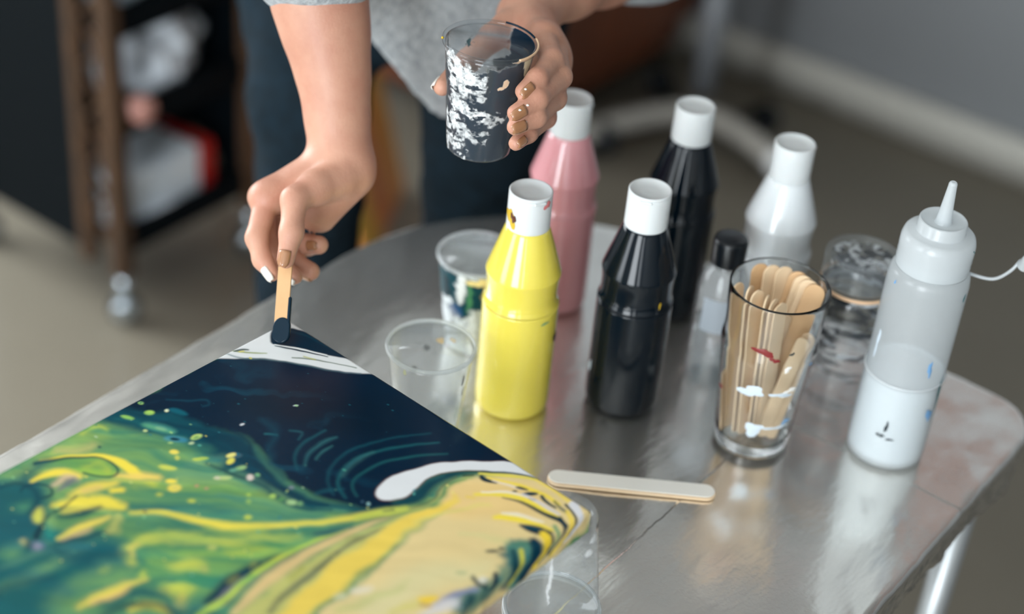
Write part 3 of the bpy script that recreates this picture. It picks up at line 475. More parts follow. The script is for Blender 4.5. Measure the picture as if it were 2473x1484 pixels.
 ([(104.3,259.5),(104.6,258.2),(105.1,256.4),(105.3,254.0),(104.8,251.3),(103.1,248.4),(100.8,245.8),(99.0,243.8),(98.3,243.2),(97.8,243.9),(97.8,243.6),(98.8,243.4),(99.6,243.2),(100.1,242.2),(98.9,241.2),(98.0,240.9),(96.3,240.4),(94.1,240.4),(93.1,242.6),(94.4,245.2),(96.3,247.6),(98.1,249.9),(99.2,251.5),(100.1,253.1),(100.9,255.3),(101.5,257.4),(102.0,258.9),(103.2,259.9)],(182,180,96),5,.9),
 ([(82.5,297.8),(83.5,298.9),(83.9,300.4),(83.5,301.8),(82.4,303.0),(80.8,303.6),(79.1,303.5),(77.6,302.8),(76.6,301.7),(76.2,300.2),(76.6,298.8),(77.7,297.6),(79.3,297.0),(81.0,297.1)],(128,126,146),3,1),([(73.1,302.9),(73.9,303.8),(74.3,304.9),(74.0,305.9),(73.3,306.7),(72.1,307.1),(70.9,307.0),(69.7,306.4),(68.8,305.5),(68.5,304.5),(68.7,303.4),(69.5,302.7),(70.6,302.3),(71.9,302.4)],(176,166,110),3,1),([(76.8,301.9),(78.1,303.1),(78.8,304.4),(78.9,305.5),(78.2,306.2),(76.9,306.3),(75.4,305.9),(73.8,305.1),(72.5,303.9),(71.8,302.6),(71.7,301.5),(72.4,300.8),(73.6,300.7),(75.2,301.1)],(10,52,64),3,.8),
 ([(75.2,314.9),(77.1,317.8),(77.7,320.4),(76.9,322.3),(74.8,323.0),(71.9,322.5),(68.8,320.7),(65.9,318.2),(64.0,315.3),(63.4,312.7),(64.2,310.8),(66.3,310.0),(69.2,310.6),(72.4,312.3)],(80,130,100),6,.8),([(42.4,283.3),(44.1,285.3),(44.8,287.6),(44.2,289.9),(42.5,291.6),(40.0,292.6),(37.2,292.5),(34.7,291.4),(33.0,289.5),(32.3,287.2),(32.9,284.9),(34.6,283.1),(37.1,282.1),(39.9,282.2)],(60,118,96),6,.8),
 # long yellow current
 ([(97.5,235.8),(98.9,234.2),(100.8,232.0),(103.2,229.4),(106.0,226.9),(109.3,224.4),(113.2,221.7),(117.4,219.0),(121.7,216.5),(126.4,214.2),(131.4,212.0),(136.5,209.8),(141.3,207.5),(145.8,205.3),(150.0,203.2),(154.2,200.7),(158.2,197.5),(162.0,193.5),(165.5,188.9),(168.8,184.1),(172.2,179.4),(175.6,174.8),(179.0,170.2),(182.4,165.7),(185.8,161.1),(189.4,156.6),(193.2,152.1),(196.8,147.6),(200.1,143.1),(203.1,138.6),(205.8,134.1),(208.3,129.7),(210.8,125.2),(213.2,120.3),(215.7,115.1),(217.8,110.5),(219.3,107.2),(218.4,105.4),(216.6,105.2),(214.9,108.3),(212.4,112.6),(209.7,117.6),(207.0,122.4),(204.7,126.9),(202.4,131.5),(199.9,136.2),(197.2,140.7),(194.0,145.2),(190.4,149.7),(186.6,154.2),(182.9,158.7),(179.3,163.1),(175.7,167.5),(172.1,171.9),(168.3,176.1),(164.3,180.3),(160.2,184.5),(156.1,188.3),(152.1,191.8),(148.4,194.7),(144.6,197.2),(140.8,199.7),(136.7,202.2),(132.3,204.9),(127.6,207.6),(123.0,210.3),(118.6,213.1),(114.4,216.1),(110.5,219.1),(106.8,222.1),(103.7,225.0),(101.2,227.9),(99.1,230.8),(97.6,233.3),(96.4,235.0),(96.8,235.7)],(222,203,76),3,1),
 ([(141.2,212.3),(144.8,210.2),(150.0,207.3),(155.7,203.7),(160.8,199.6),(165.4,194.6),(169.8,188.6),(173.6,183.1),(176.3,179.3),(175.9,178.4),(175.0,178.3),(171.9,181.7),(167.4,186.7),(162.5,192.1),(157.8,196.8),(153.0,201.0),(147.9,205.1),(143.2,208.6),(140.0,211.1),(140.2,212.0)],(150,170,80),5,.8),
 ([(129.9,268.2),(128.9,266.6),(127.6,264.6),(126.5,262.4),(125.9,260.2),(125.6,257.7),(125.6,254.8),(126.1,251.8),(127.4,248.5),(129.7,244.9),(132.8,240.9),(136.4,236.9),(140.1,233.1),(144.0,229.9),(148.4,226.7),(153.1,223.2),(157.7,219.0),(161.9,213.8),(165.8,208.2),(169.7,202.1),(173.8,195.7),(178.4,188.0),(183.3,179.3),(187.8,171.4),(190.9,165.8),(190.3,164.5),(189.0,164.3),(185.3,169.5),(180.2,177.0),(174.4,185.1),(169.1,192.2),(164.5,198.1),(159.9,203.6),(155.4,208.6),(150.9,213.0),(146.2,216.5),(141.3,219.5),(136.3,222.5),(131.9,226.2),(128.3,230.7),(125.2,235.6),(122.8,240.5),(121.0,244.9),(119.9,248.9),(119.4,252.7),(119.6,256.1),(120.1,259.3),(121.2,262.5),(122.9,265.4),(124.6,267.7),(125.6,269.1),(128.9,270.4)],(172,184,86),6,.95),
 ([(131.8,264.9),(130.5,263.6),(128.7,261.7),(127.0,259.8),(126.1,258.2),(125.7,256.3),(125.7,253.7),(125.9,251.2),(126.0,249.4),(124.7,247.8),(123.0,248.1),(122.6,249.8),(122.0,252.2),(121.5,255.1),(121.9,258.0),(123.6,260.9),(125.9,263.3),(128.0,265.2),(129.4,266.5),(131.7,266.8)],(198,184,92),4,.9),
 ([(137.9,268.4),(139.0,269.7),(139.4,271.3),(138.9,272.9),(137.7,274.1),(136.1,274.7),(134.3,274.6),(132.7,273.8),(131.6,272.5),(131.2,270.9),(131.6,269.3),(132.8,268.1),(134.5,267.5),(136.3,267.6)],(182,184,84),5,.8),
 ([(177.7,213.8),(180.0,210.5),(183.2,205.6),(186.7,200.1),(189.9,194.8),(192.7,189.2),(195.6,183.2),(198.1,177.7),(199.8,173.9),(198.9,172.1),(197.2,171.9),(194.7,175.2),(191.1,179.9),(187.3,185.3),(183.9,190.6),(181.0,196.2),(178.3,202.3),(176.0,207.8),(174.4,211.6),(175.5,213.7)],(128,160,78),7,.9),
 ([(171.4,234.3),(172.7,236.4),(172.7,240.1),(171.4,244.4),(169.1,248.6),(166.1,251.8),(163.1,253.5),(160.7,253.2),(159.4,251.1),(159.3,247.5),(160.6,243.2),(163.0,238.9),(166.0,235.7),(169.0,234.0)],(186,192,82),7,1),([(184.3,256.2),(185.5,258.3),(185.1,261.3),(183.4,264.6),(180.6,267.5),(177.2,269.4),(174.0,270.1),(171.6,269.2),(170.4,267.1),(170.7,264.1),(172.5,260.8),(175.3,257.9),(178.7,255.9),(181.9,255.3)],(190,194,78),7,1),([(190.2,265.3),(192.1,267.1),(193.2,269.0),(193.3,270.5),(192.5,271.3),(190.9,271.4),(188.7,270.6),(186.5,269.1),(184.7,267.2),(183.6,265.4),(183.4,263.8),(184.3,263.0),(185.9,263.0),(188.0,263.8)],(196,184,80),4,.9),
 ([(153.5,269.7),(154.2,270.7),(154.4,271.8),(154.1,272.9),(153.3,273.8),(152.1,274.2),(150.8,274.1),(149.7,273.6),(149.0,272.7),(148.8,271.5),(149.1,270.4),(149.9,269.6),(151.1,269.1),(152.4,269.2)],(176,186,78),4,1),([(131.6,284.5),(132.2,285.4),(132.2,286.5),(131.7,287.7),(130.7,288.8),(129.4,289.4),(128.1,289.6),(127.1,289.2),(126.5,288.3),(126.5,287.2),(127.0,286.0),(128.0,284.9),(129.3,284.3),(130.6,284.2)],(120,150,90),4,.8),([(178.7,237.4),(179.6,238.5),(180.0,239.6),(179.9,240.6),(179.2,241.3),(178.2,241.5),(176.9,241.3),(175.7,240.5),(174.8,239.5),(174.4,238.4),(174.5,237.4),(175.2,236.7),(176.3,236.4),(177.6,236.7)],(170,170,90),4,.8),
 ([(146.9,319.2),(147.4,316.1),(148.1,311.7),(148.9,306.9),(149.8,302.6),(150.6,299.0),(151.5,295.5),(152.5,291.9),(153.7,288.2),(155.1,283.9),(156.7,279.3),(158.3,275.2),(159.4,272.2),(158.8,271.3),(157.7,271.2),(155.8,273.6),(153.0,277.1),(150.0,281.0),(147.6,284.8),(145.7,288.4),(144.1,291.9),(142.8,295.6),(142.0,299.8),(142.1,304.8),(142.7,310.2),(143.5,315.1),(144.1,318.5),(145.5,319.7)],(218,198,84),4,1),
 ([(149.6,310.1),(150.4,307.9),(151.5,304.8),(152.7,301.2),(153.6,297.9),(154.1,294.6),(154.4,291.2),(154.6,288.1),(154.7,286.0),(153.8,284.9),(152.7,285.1),(151.9,287.0),(150.8,289.7),(149.6,292.8),(148.7,295.9),(148.0,299.3),(147.5,303.1),(147.1,306.6),(146.9,309.0),(148.1,310.4)],(214,174,110),4,.9),
 ([(159.5,305.8),(160.8,302.4),(162.7,297.5),(164.9,292.4),(167.1,288.3),(169.4,285.3),(171.7,282.6),(174.2,280.3),(176.8,278.6),(180.3,277.4),(184.9,276.8),(189.5,276.4),(192.8,276.2),(194.0,274.1),(191.5,271.9),(188.0,271.3),(182.7,270.4),(176.6,269.8),(171.0,270.4),(166.4,272.3),(162.7,275.1),(159.6,278.5),(157.2,282.6),(155.7,288.0),(155.1,294.3),(154.8,300.0),(154.6,303.8),(156.8,306.3)],(24,82,86),8,1),
 ([(173.5,300.5),(174.3,298.2),(175.4,294.8),(176.8,291.3),(178.7,288.4),(181.6,285.8),(185.4,283.2),(189.1,280.8),(191.7,279.2),(191.5,277.3),(189.3,276.5),(186.5,277.9),(182.3,279.8),(177.9,282.3),(174.5,285.3),(172.5,289.0),(171.6,293.1),(171.1,296.9),(170.7,299.4),(171.9,300.8)],(216,200,76),4,1),
 ([(192.1,281.9),(194.0,278.8),(196.7,274.2),(199.6,269.6),(202.0,266.5),(203.9,265.0),(206.2,263.8),(208.7,262.7),(210.7,261.9),(211.3,258.4),(207.3,255.8),(205.0,255.9),(201.3,255.9),(196.9,256.9),(193.1,259.6),(191.0,264.6),(189.9,270.7),(189.2,276.4),(188.8,280.3),(190.1,282.1)],(40,96,92),9,.9),
 # dark boundary with cells, lime, peach and yellow ribbons to the right
 ([(201.8,254.3),(201.8,251.8),(201.7,248.3),(201.7,244.3),(201.5,240.4),(201.3,236.6),(201.0,232.4),(200.6,228.1),(200.3,224.1),(200.1,220.4),(199.9,216.8),(199.7,213.4),(199.7,210.0),(199.9,206.7),(200.1,203.5),(200.5,200.3),(201.0,197.1),(201.7,193.5),(202.6,189.5),(203.5,186.0),(204.1,183.6),(203.5,182.7),(202.7,182.7),(201.6,184.9),(200.0,188.0),(198.2,191.5),(196.8,194.9),(195.7,198.0),(194.9,201.1),(194.1,204.2),(193.4,207.4),(192.7,210.7),(192.1,214.0),(191.6,217.5),(191.2,221.2),(190.9,225.2),(190.7,229.4),(190.7,233.8),(191.2,238.2),(192.3,242.6),(193.8,247.1),(195.4,251.0),(196.4,253.6),(199.5,255.9)],(6,48,64),3,1),
 ([(203.9,250.3),(204.1,247.7),(204.3,244.1),(204.5,240.0),(204.7,236.2),(204.6,232.4),(204.4,228.4),(204.3,224.7),(204.1,222.2),(203.1,221.1),(202.0,221.4),(201.6,223.7),(200.8,227.1),(200.2,230.9),(199.8,234.7),(199.9,238.7),(200.4,243.0),(200.9,246.8),(201.2,249.5),(202.6,250.8)],(120,116,124),4,.8),
 ([(195.8,222.1),(197.1,223.1),(198.1,225.0),(198.6,227.3),(198.5,229.7),(197.7,231.6),(196.6,232.7),(195.2,232.8),(193.8,231.8),(192.8,229.9),(192.3,227.5),(192.5,225.1),(193.2,223.2),(194.4,222.1)],(100,106,66),2.5,.9),([(194.6,205.4),(195.6,206.2),(196.2,207.4),(196.4,208.8),(196.0,210.0),(195.2,210.8),(194.2,211.2),(193.1,210.9),(192.1,210.1),(191.4,208.9),(191.3,207.5),(191.6,206.3),(192.4,205.4),(193.5,205.1)],(120,134,76),2.5,.9),([(198.2,200.2),(198.7,200.9),(198.8,201.7),(198.6,202.6),(198.0,203.2),(197.2,203.5),(196.3,203.4),(195.5,203.0),(195.0,202.3),(194.8,201.4),(195.1,200.6),(195.7,200.0),(196.5,199.7),(197.4,199.7)],(90,120,80),2,.8),
 ([(228.3,258.1),(223.1,250.2),(220.1,235.5),(217.9,220.4),(215.7,207.0),(214.2,193.3),(213.7,179.4),(214.7,165.6),(216.8,151.7),(219.3,138.0),(222.1,124.0),(225.1,110.2),(228.2,98.0),(231.0,86.3),(233.8,76.3),(236.8,73.1),(240.6,80.0),(244.5,93.5),(247.1,109.1),(247.0,126.2),(245.6,145.4),(245.6,163.7),(248.3,180.9),(252.3,197.2),(255.5,211.0),(258.6,221.2),(261.0,229.1),(259.5,236.5),(250.9,246.1),(238.4,255.3),(228.3,258.1)],(178,176,104),5,1),
 ([(207.7,267.0),(207.7,262.6),(207.7,256.2),(207.5,248.9),(207.2,241.6),(206.5,234.3),(205.6,226.7),(204.7,219.2),(203.9,212.0),(203.5,205.6),(203.1,199.5),(202.9,193.6),(203.0,187.6),(203.2,181.6),(203.7,175.6),(204.4,169.6),(205.5,163.7),(207.3,157.2),(209.7,150.5),(211.9,144.4),(213.5,140.1),(213.1,139.5),(212.5,139.5),(210.7,143.6),(208.2,149.5),(205.5,156.2),(203.4,162.5),(202.1,168.4),(201.1,174.4),(200.3,180.4),(199.8,186.4),(199.4,192.3),(199.2,198.2),(199.2,204.3),(199.4,210.8),(199.8,218.0),(200.4,225.5),(201.1,233.1),(201.7,240.2),(202.2,247.5),(202.8,254.9),(203.3,261.4),(203.7,266.0),(205.8,267.9)],(170,190,80),2,1),
 ([(210.1,247.0),(209.5,242.9),(208.6,237.1),(207.7,230.6),(207.0,224.6),(206.7,219.6),(206.6,215.0),(206.6,210.1),(206.7,204.3),(206.8,197.0),(206.9,188.7),(207.1,180.4),(207.7,173.2),(208.4,167.9),(209.3,163.7),(210.5,159.6),(212.0,154.3),(214.1,146.8),(216.8,137.8),(219.4,129.4),(221.2,123.6),(220.8,122.9),(220.1,122.9),(218.2,128.7),(215.5,137.0),(212.6,145.8),(210.2,153.3),(208.6,158.5),(207.3,162.7),(206.3,166.9),(205.5,172.3),(205.0,179.6),(204.7,187.9),(204.6,196.3),(204.6,203.6),(204.5,209.4),(204.5,214.3),(204.6,219.1),(205.0,224.1),(205.7,230.2),(206.7,236.7),(207.7,242.6),(208.4,246.7),(209.3,247.4)],(112,114,98),2,.9),
 ([(221.5,248.7),(220.7,243.2),(219.6,235.4),(218.4,226.6),(217.3,218.6),(216.5,211.6),(215.8,204.7),(215.1,197.9),(214.7,191.0),(214.5,184.3),(214.5,177.6),(214.7,170.9),(215.2,163.9),(215.9,156.4),(216.9,148.7),(218.1,140.9),(219.4,133.2),(220.8,124.9),(222.6,116.1),(224.1,108.3),(225.3,102.8),(224.4,101.4),(223.1,101.6),(221.7,106.9),(219.7,114.5),(217.5,123.0),(215.5,131.1),(213.6,138.6),(211.8,146.2),(210.1,153.7),(208.8,161.0),(207.8,168.0),(207.0,174.7),(206.5,181.5),(206.3,188.3),(206.3,195.3),(206.7,202.4),(207.3,209.5),(208.5,217.0),(210.4,225.4),(212.9,234.5),(215.2,242.6),(216.9,248.1),(219.6,250.1)],(204,176,122),3,1),
 ([(200.5,159.2),(201.8,157.7),(203.7,155.6),(205.8,153.0),(207.7,150.1),(209.4,146.6),(211.0,142.5),(212.4,138.7),(213.4,136.0),(212.8,134.9),(211.7,134.8),(210.2,137.0),(208.0,140.3),(205.6,143.9),(203.7,147.1),(202.1,150.2),(200.8,153.3),(199.6,156.0),(198.8,157.9),(199.3,159.0)],(30,74,88),3,.9),
 ([(204.3,147.0),(206.2,143.2),(209.0,137.6),(212.1,131.3),(215.0,125.4),(217.7,119.9),(220.5,114.4),(223.2,108.8),(225.6,103.1),(227.6,96.9),(229.4,90.4),(230.9,84.5),(231.9,80.4),(231.2,79.2),(230.2,79.3),(228.9,83.2),(227.1,88.9),(225.0,95.2),(222.8,101.2),(220.4,106.7),(217.7,112.3),(215.0,117.8),(212.3,123.4),(209.5,129.5),(206.6,135.9),(204.0,141.6),(202.2,145.6),(202.9,146.9)],(52,96,84),3,.8),
 ([(235.2,231.3),(234.2,226.5),(232.7,219.7),(231.2,212.2),(230.2,205.7),(229.8,200.6),(229.9,195.9),(230.1,191.2),(229.9,185.8),(229.1,179.7),(228.0,173.2),(226.8,166.8),(226.1,161.0),(225.7,156.1),(225.6,151.8),(225.7,147.6),(226.1,143.0),(226.9,137.2),(228.1,130.6),(229.3,124.5),(230.1,120.3),(229.7,119.6),(229.1,119.7),(227.9,123.7),(226.0,129.4),(224.2,135.8),(222.9,141.5),(222.3,146.2),(222.0,150.5),(222.1,154.9),(222.2,159.9),(222.6,165.7),(223.2,172.1),(223.8,178.5),(224.3,184.4),(224.5,189.4),(224.5,194.1),(224.7,199.1),(225.4,204.7),(227.0,211.7),(229.1,219.3),(231.2,226.3),(232.6,231.0),(234.1,232.2)],(104,110,82),2.5,1),
 ([(221.7,201.1),(221.1,194.8),(220.5,188.5),(219.0,187.2),(217.7,187.9),(218.7,194.3),(219.6,200.6),(220.7,201.6)],(150,150,70),3,.8),
 ([(267.1,218.2),(259.0,210.8),(257.6,192.5),(256.9,174.6),(254.6,161.7),(252.8,149.5),(251.2,137.6),(249.4,126.0),(247.7,114.8),(246.2,104.0),(245.0,92.8),(244.0,82.1),(241.9,74.2),(237.5,71.3),(231.9,71.3),(227.7,69.9),(225.8,65.1),(225.3,58.8),(225.6,52.5),(226.4,46.9),(228.1,41.4),(230.7,35.9),(234.3,30.6),(239.0,25.4),(244.6,19.8),(251.2,12.9),(258.8,5.5),(267.7,0.2),(278.5,-2.2),(290.5,-2.6),(301.8,-1.5),(312.2,-1.1),(322.1,0.7),(330.3,9.9),(336.7,30.3),(341.4,57.2),(344.0,84.7),(346.2,112.5),(346.3,140.9),(339.0,165.5),(317.8,188.4),(289.1,208.6),(267.1,218.2)],(211,189,135),4,1),
 ([(234.8,75.3),(230.4,68.6),(227.5,59.5),(227.7,50.4),(232.2,41.2),(239.9,31.9),(248.9,24.6),(259.8,19.6),(271.9,16.5),(281.7,16.4),(288.5,20.5),(293.0,27.5),(294.0,35.3),(289.9,44.0),(282.2,53.5),(274.5,62.0),(268.0,69.3),(261.4,75.6),(254.9,79.4),(247.8,80.4),(240.6,79.0),(234.8,75.3)],(219,188,126),10,.9),
 ([(270.6,188.0),(267.3,179.6),(266.9,165.8),(268.6,151.2),(273.2,137.0),(280.0,122.2),(286.8,109.4),(293.0,98.4),(299.1,89.5),(303.8,85.9),(306.5,90.5),(307.8,100.3),(307.4,111.1),(304.5,121.7),(300.0,133.2),(296.8,144.5),(297.2,156.2),(298.9,167.6),(297.4,176.6),(289.6,183.6),(278.7,188.4),(270.6,188.0)],(204,194,146),12,.9),
 ([(250.9,231.9),(251.5,226.6),(252.3,219.0),(253.0,210.4),(253.5,202.3),(253.5,195.3),(253.2,188.3),(252.7,181.3),(252.1,174.1),(251.2,166.5),(250.2,158.8),(249.0,151.1),(247.8,143.3),(246.5,135.4),(245.0,127.4),(243.6,119.7),(242.6,112.3),(242.0,105.2),(241.8,98.2),(241.8,91.4),(241.9,84.8),(242.0,78.3),(242.4,71.7),(242.8,66.0),(243.1,62.0),(242.1,60.5),(240.9,60.7),(239.6,64.1),(237.7,69.0),(235.7,74.8),(234.0,80.7),(232.4,86.8),(231.0,93.2),(229.8,100.1),(229.0,107.4),(228.6,115.0),(228.5,122.9),(228.7,130.7),(228.9,138.3),(229.3,146.0),(229.7,153.7),(230.3,161.2),(230.8,168.5),(231.3,175.6),(231.8,182.5),(232.4,189.5),(233.2,196.9),(234.6,205.4),(236.3,214.7),(237.9,223.1),(239.0,228.9),(245.2,234.7)],(219,191,86),4,1),
 ([(240.2,101.3),(240.9,98.1),(241.7,93.6),(242.8,88.7),(244.1,84.4),(245.5,81.0),(247.1,78.0),(249.0,74.9),(251.3,71.2),(254.6,66.2),(258.6,60.4),(262.3,55.0),(264.9,51.3),(264.6,50.3),(263.7,50.1),(260.9,53.6),(256.8,58.7),(252.4,64.1),(248.8,68.8),(246.2,72.4),(244.0,75.4),(242.2,78.4),(240.6,82.0),(239.4,86.6),(238.5,91.8),(237.9,96.5),(237.4,99.8),(238.7,101.6)],(208,196,110),4,.8),
 ([(237.0,97.8),(237.8,93.8),(239.0,88.0),(240.2,81.7),(240.9,76.0),(241.0,70.8),(240.7,65.8),(240.3,61.5),(240.1,58.5),(239.0,57.2),(237.8,57.6),(237.5,60.3),(237.0,64.2),(236.4,68.7),(235.8,73.5),(235.2,79.1),(234.5,85.7),(233.9,91.7),(233.5,95.9),(235.1,98.1)],(224,194,84),4,.9),
 ([(268.0,199.4),(268.7,194.6),(269.6,187.7),(270.8,180.2),(272.3,173.5),(274.3,167.3),(276.7,161.0),(279.1,155.5),(280.8,151.6),(280.2,150.3),(279.0,150.2),(276.8,153.7),(273.7,158.8),(270.4,164.7),(267.7,170.9),(266.1,177.9),(264.9,185.6),(264.0,192.6),(263.4,197.4),(265.5,200.1)],(170,178,112),6,.7),
 ([(264.2,167.3),(264.7,168.6),(264.4,170.9),(263.2,173.7),(261.4,176.4),(259.5,178.5),(257.6,179.5),(256.3,179.4),(255.8,178.1),(256.2,175.8),(257.3,173.1),(259.1,170.4),(261.1,168.2),(262.9,167.1)],(212,204,184),3,.9),([(256.6,183.8),(257.2,184.7),(257.4,186.3),(257.0,188.2),(256.2,190.0),(255.1,191.4),(254.0,192.1),(253.0,192.0),(252.3,191.1),(252.2,189.5),(252.5,187.6),(253.3,185.8),(254.4,184.3),(255.6,183.6)],(206,204,170),3,.8),
 ([(294.1,172.3),(295.2,169.8),(296.8,166.3),(298.5,162.3),(300.0,158.6),(301.3,154.8),(302.6,150.7),(303.7,146.9),(304.5,144.3),(303.7,142.6),(302.1,142.5),(300.5,144.5),(298.2,147.4),(295.8,150.9),(293.8,154.5),(292.5,158.6),(291.5,163.2),(290.8,167.3),(290.3,170.1),(291.8,172.6)],(196,186,110),5,.9),
 # teal lip under the white tongue
 ([(219.6,109.4),(220.9,107.5),(222.7,104.6),(224.8,101.2),(226.6,97.6),(228.4,93.6),(230.1,89.1),(231.7,84.5),(232.7,80.2),(233.0,76.3),(232.8,72.8),(232.2,69.6),(231.7,66.2),(231.0,62.3),(230.1,58.2),(229.5,54.4),(229.3,50.7),(230.1,46.6),(231.5,42.0),(233.1,37.8),(234.2,34.8),(233.2,32.8),(231.4,32.6),(229.9,35.2),(227.7,39.0),(225.5,43.5),(224.1,48.0),(224.0,52.5),(224.5,56.9),(225.3,61.0),(225.9,64.8),(226.4,68.2),(226.9,71.2),(227.2,73.9),(226.9,77.0),(225.9,80.7),(224.2,84.9),(222.3,89.1),(220.5,93.0),(218.8,96.5),(217.0,100.0),(215.4,103.0),(214.3,105.1),(216.0,108.9)],(110,142,84),4,1),
 ([(218.7,97.7),(220.4,95.0),(223.0,91.1),(225.6,86.6),(227.3,81.9),(227.4,77.0),(226.5,72.7),(225.4,69.6),(224.8,66.8),(224.3,63.7),(223.9,60.3),(223.7,56.8),(223.8,53.3),(224.4,49.5),(225.4,45.6),(226.7,41.6),(228.4,37.6),(231.0,33.1),(234.2,28.3),(237.4,23.9),(239.5,20.9),(239.1,19.6),(237.9,19.2),(235.4,21.9),(231.7,25.7),(227.8,29.9),(224.4,33.9),(221.7,37.5),(219.4,41.0),(217.4,44.6),(215.7,48.2),(214.5,51.8),(213.6,55.5),(213.1,59.1),(212.9,63.0),(213.2,67.1),(213.9,70.7),(214.5,73.3),(214.8,75.7),(214.6,79.8),(214.1,85.2),(213.5,90.3),(213.0,93.9),(215.2,97.7)],(10,58,68),3,1),
 ([(218.1,78.2),(217.7,75.6),(217.2,71.9),(216.8,67.8),(216.8,64.1),(217.3,60.4),(218.2,56.5),(219.1,52.9),(219.8,50.3),(219.1,49.1),(217.9,49.1),(217.1,51.5),(215.8,54.9),(214.5,58.8),(213.8,62.7),(213.9,66.8),(214.6,71.2),(215.3,75.0),(215.9,77.7),(217.1,78.9)],(34,86,84),2,.7),
 ([(226.7,94.1),(228.0,90.3),(229.9,84.8),(231.6,78.9),(232.6,74.2),(232.3,71.2),(231.2,69.0),(230.0,67.5),(229.1,65.9),(228.4,63.8),(227.8,61.7),(227.3,59.3),(226.9,56.8),(226.6,53.6),(226.4,49.9),(226.3,46.5),(226.3,44.1),(225.7,43.4),(225.1,43.6),(225.1,46.0),(225.1,49.4),(225.2,53.1),(225.4,56.4),(225.8,59.0),(226.4,61.4),(227.0,63.7),(227.7,66.0),(228.9,68.0),(230.1,69.5),(230.9,71.0),(231.1,73.5),(230.3,78.1),(228.6,84.0),(226.9,89.6),(225.7,93.5),(226.1,94.2)],(84,96,70),1.2,.9),
 ([(222.2,100.1),(224.5,96.9),(227.9,92.2),(231.3,87.0),(233.6,82.2),(234.2,77.5),(233.9,72.8),(233.3,68.7),(232.8,65.9),(232.2,65.3),(231.7,65.6),(232.1,68.4),(232.6,72.4),(232.8,76.9),(232.2,81.3),(230.0,86.0),(226.8,91.2),(223.5,96.0),(221.3,99.3),(221.6,100.0)],(150,152,92),1.5,.8),
 ([(209.8,128.3),(211.5,125.5),(213.9,121.6),(216.5,117.0),(218.9,112.6),(220.9,108.0),(223.0,103.0),(224.7,98.5),(225.9,95.3),(225.0,93.4),(223.2,93.2),(221.4,95.9),(218.8,99.8),(215.9,104.2),(213.4,108.5),(211.3,113.2),(209.3,118.2),(207.6,122.7),(206.4,125.8),(207.6,128.1)],(176,186,80),3,.95),
 ([(216.6,108.9),(218.7,105.9),(220.9,102.8),(220.4,101.6),(219.2,101.4),(217.3,104.6),(215.3,107.8),(215.7,108.7)],(30,70,70),1.5,.8),
 # white tongue
 ([(199.5,100.2),(197.5,98.2),(195.5,95.4),(194.0,91.8),(192.9,87.4),(192.3,82.2),(193.0,75.6),(195.7,66.6),(199.8,56.1),(203.7,46.9),(206.9,40.6),(210.1,35.8),(213.7,30.9),(218.2,25.7),(223.2,20.5),(228.4,15.4),(233.7,10.1),(239.2,4.9),(244.4,1.2),(249.1,-0.1),(253.6,0.1),(257.9,0.5),(263.1,0.3),(268.1,0.3),(269.6,1.5),(265.6,4.4),(258.1,8.5),(250.6,12.9),(243.9,17.4),(237.1,22.2),(231.1,27.4),(226.1,33.2),(221.8,39.3),(218.4,44.9),(216.1,49.4),(214.6,53.4),(213.9,57.6),(214.1,62.6),(215.1,67.8),(215.9,72.6),(216.6,76.7),(217.2,80.5),(217.0,84.4),(215.5,88.8),(213.2,93.4),(211.0,97.1),(209.0,99.5),(207.2,101.0),(205.3,101.8),(203.4,102.0),(201.4,101.5),(199.5,100.2)],(120,80,70),1.2,.7),
 ([(199.9,99.8),(198.0,97.9),(196.1,95.2),(194.7,91.6),(193.6,87.4),(192.9,82.3),(193.6,75.8),(196.2,66.8),(200.1,56.3),(204.0,47.3),(207.2,41.0),(210.4,36.1),(214.0,31.3),(218.5,26.0),(223.5,20.8),(228.7,15.7),(234.0,10.4),(239.5,5.2),(244.7,1.5),(249.5,0.2),(254.0,0.4),(258.2,0.8),(263.1,0.6),(267.6,0.5),(268.9,1.6),(264.8,4.2),(257.5,8.0),(250.0,12.2),(243.3,16.6),(236.5,21.5),(230.5,26.7),(225.4,32.5),(221.2,38.6),(217.8,44.2),(215.3,48.8),(213.7,53.0),(212.9,57.4),(213.1,62.4),(214.0,67.5),(214.9,72.4),(215.5,76.6),(216.0,80.5),(215.8,84.4),(214.4,88.7),(212.4,93.0),(210.3,96.5),(208.5,98.7),(206.6,100.2),(204.9,101.0),(203.2,101.2),(201.6,100.9),(199.9,99.8)],(208,210,212),.7,1),
 # right hand marbling
 ([(235.3,25.3),(238.4,22.6),(242.8,18.6),(247.8,14.3),(252.6,10.7),(257.8,7.9),(263.4,5.3),(268.4,3.2),(272.0,1.7),(271.9,0.7),(271.0,0.1),(267.5,1.6),(262.4,3.7),(256.7,6.3),(251.6,9.2),(246.7,12.9),(241.7,17.3),(237.4,21.4),(234.4,24.3),(234.6,25.1)],(10,50,58),.8,1),
 ([(235.7,29.0),(238.8,26.5),(243.2,23.1),(248.2,19.2),(252.9,15.7),(257.8,12.4),(262.9,9.0),(267.5,6.0),(270.8,3.9),(270.6,2.7),(269.5,2.0),(266.1,3.9),(261.2,6.5),(255.7,9.6),(250.7,12.8),(246.0,16.5),(241.3,20.7),(237.1,24.5),(234.2,27.2),(234.5,28.5)],(214,198,84),1.2,1),
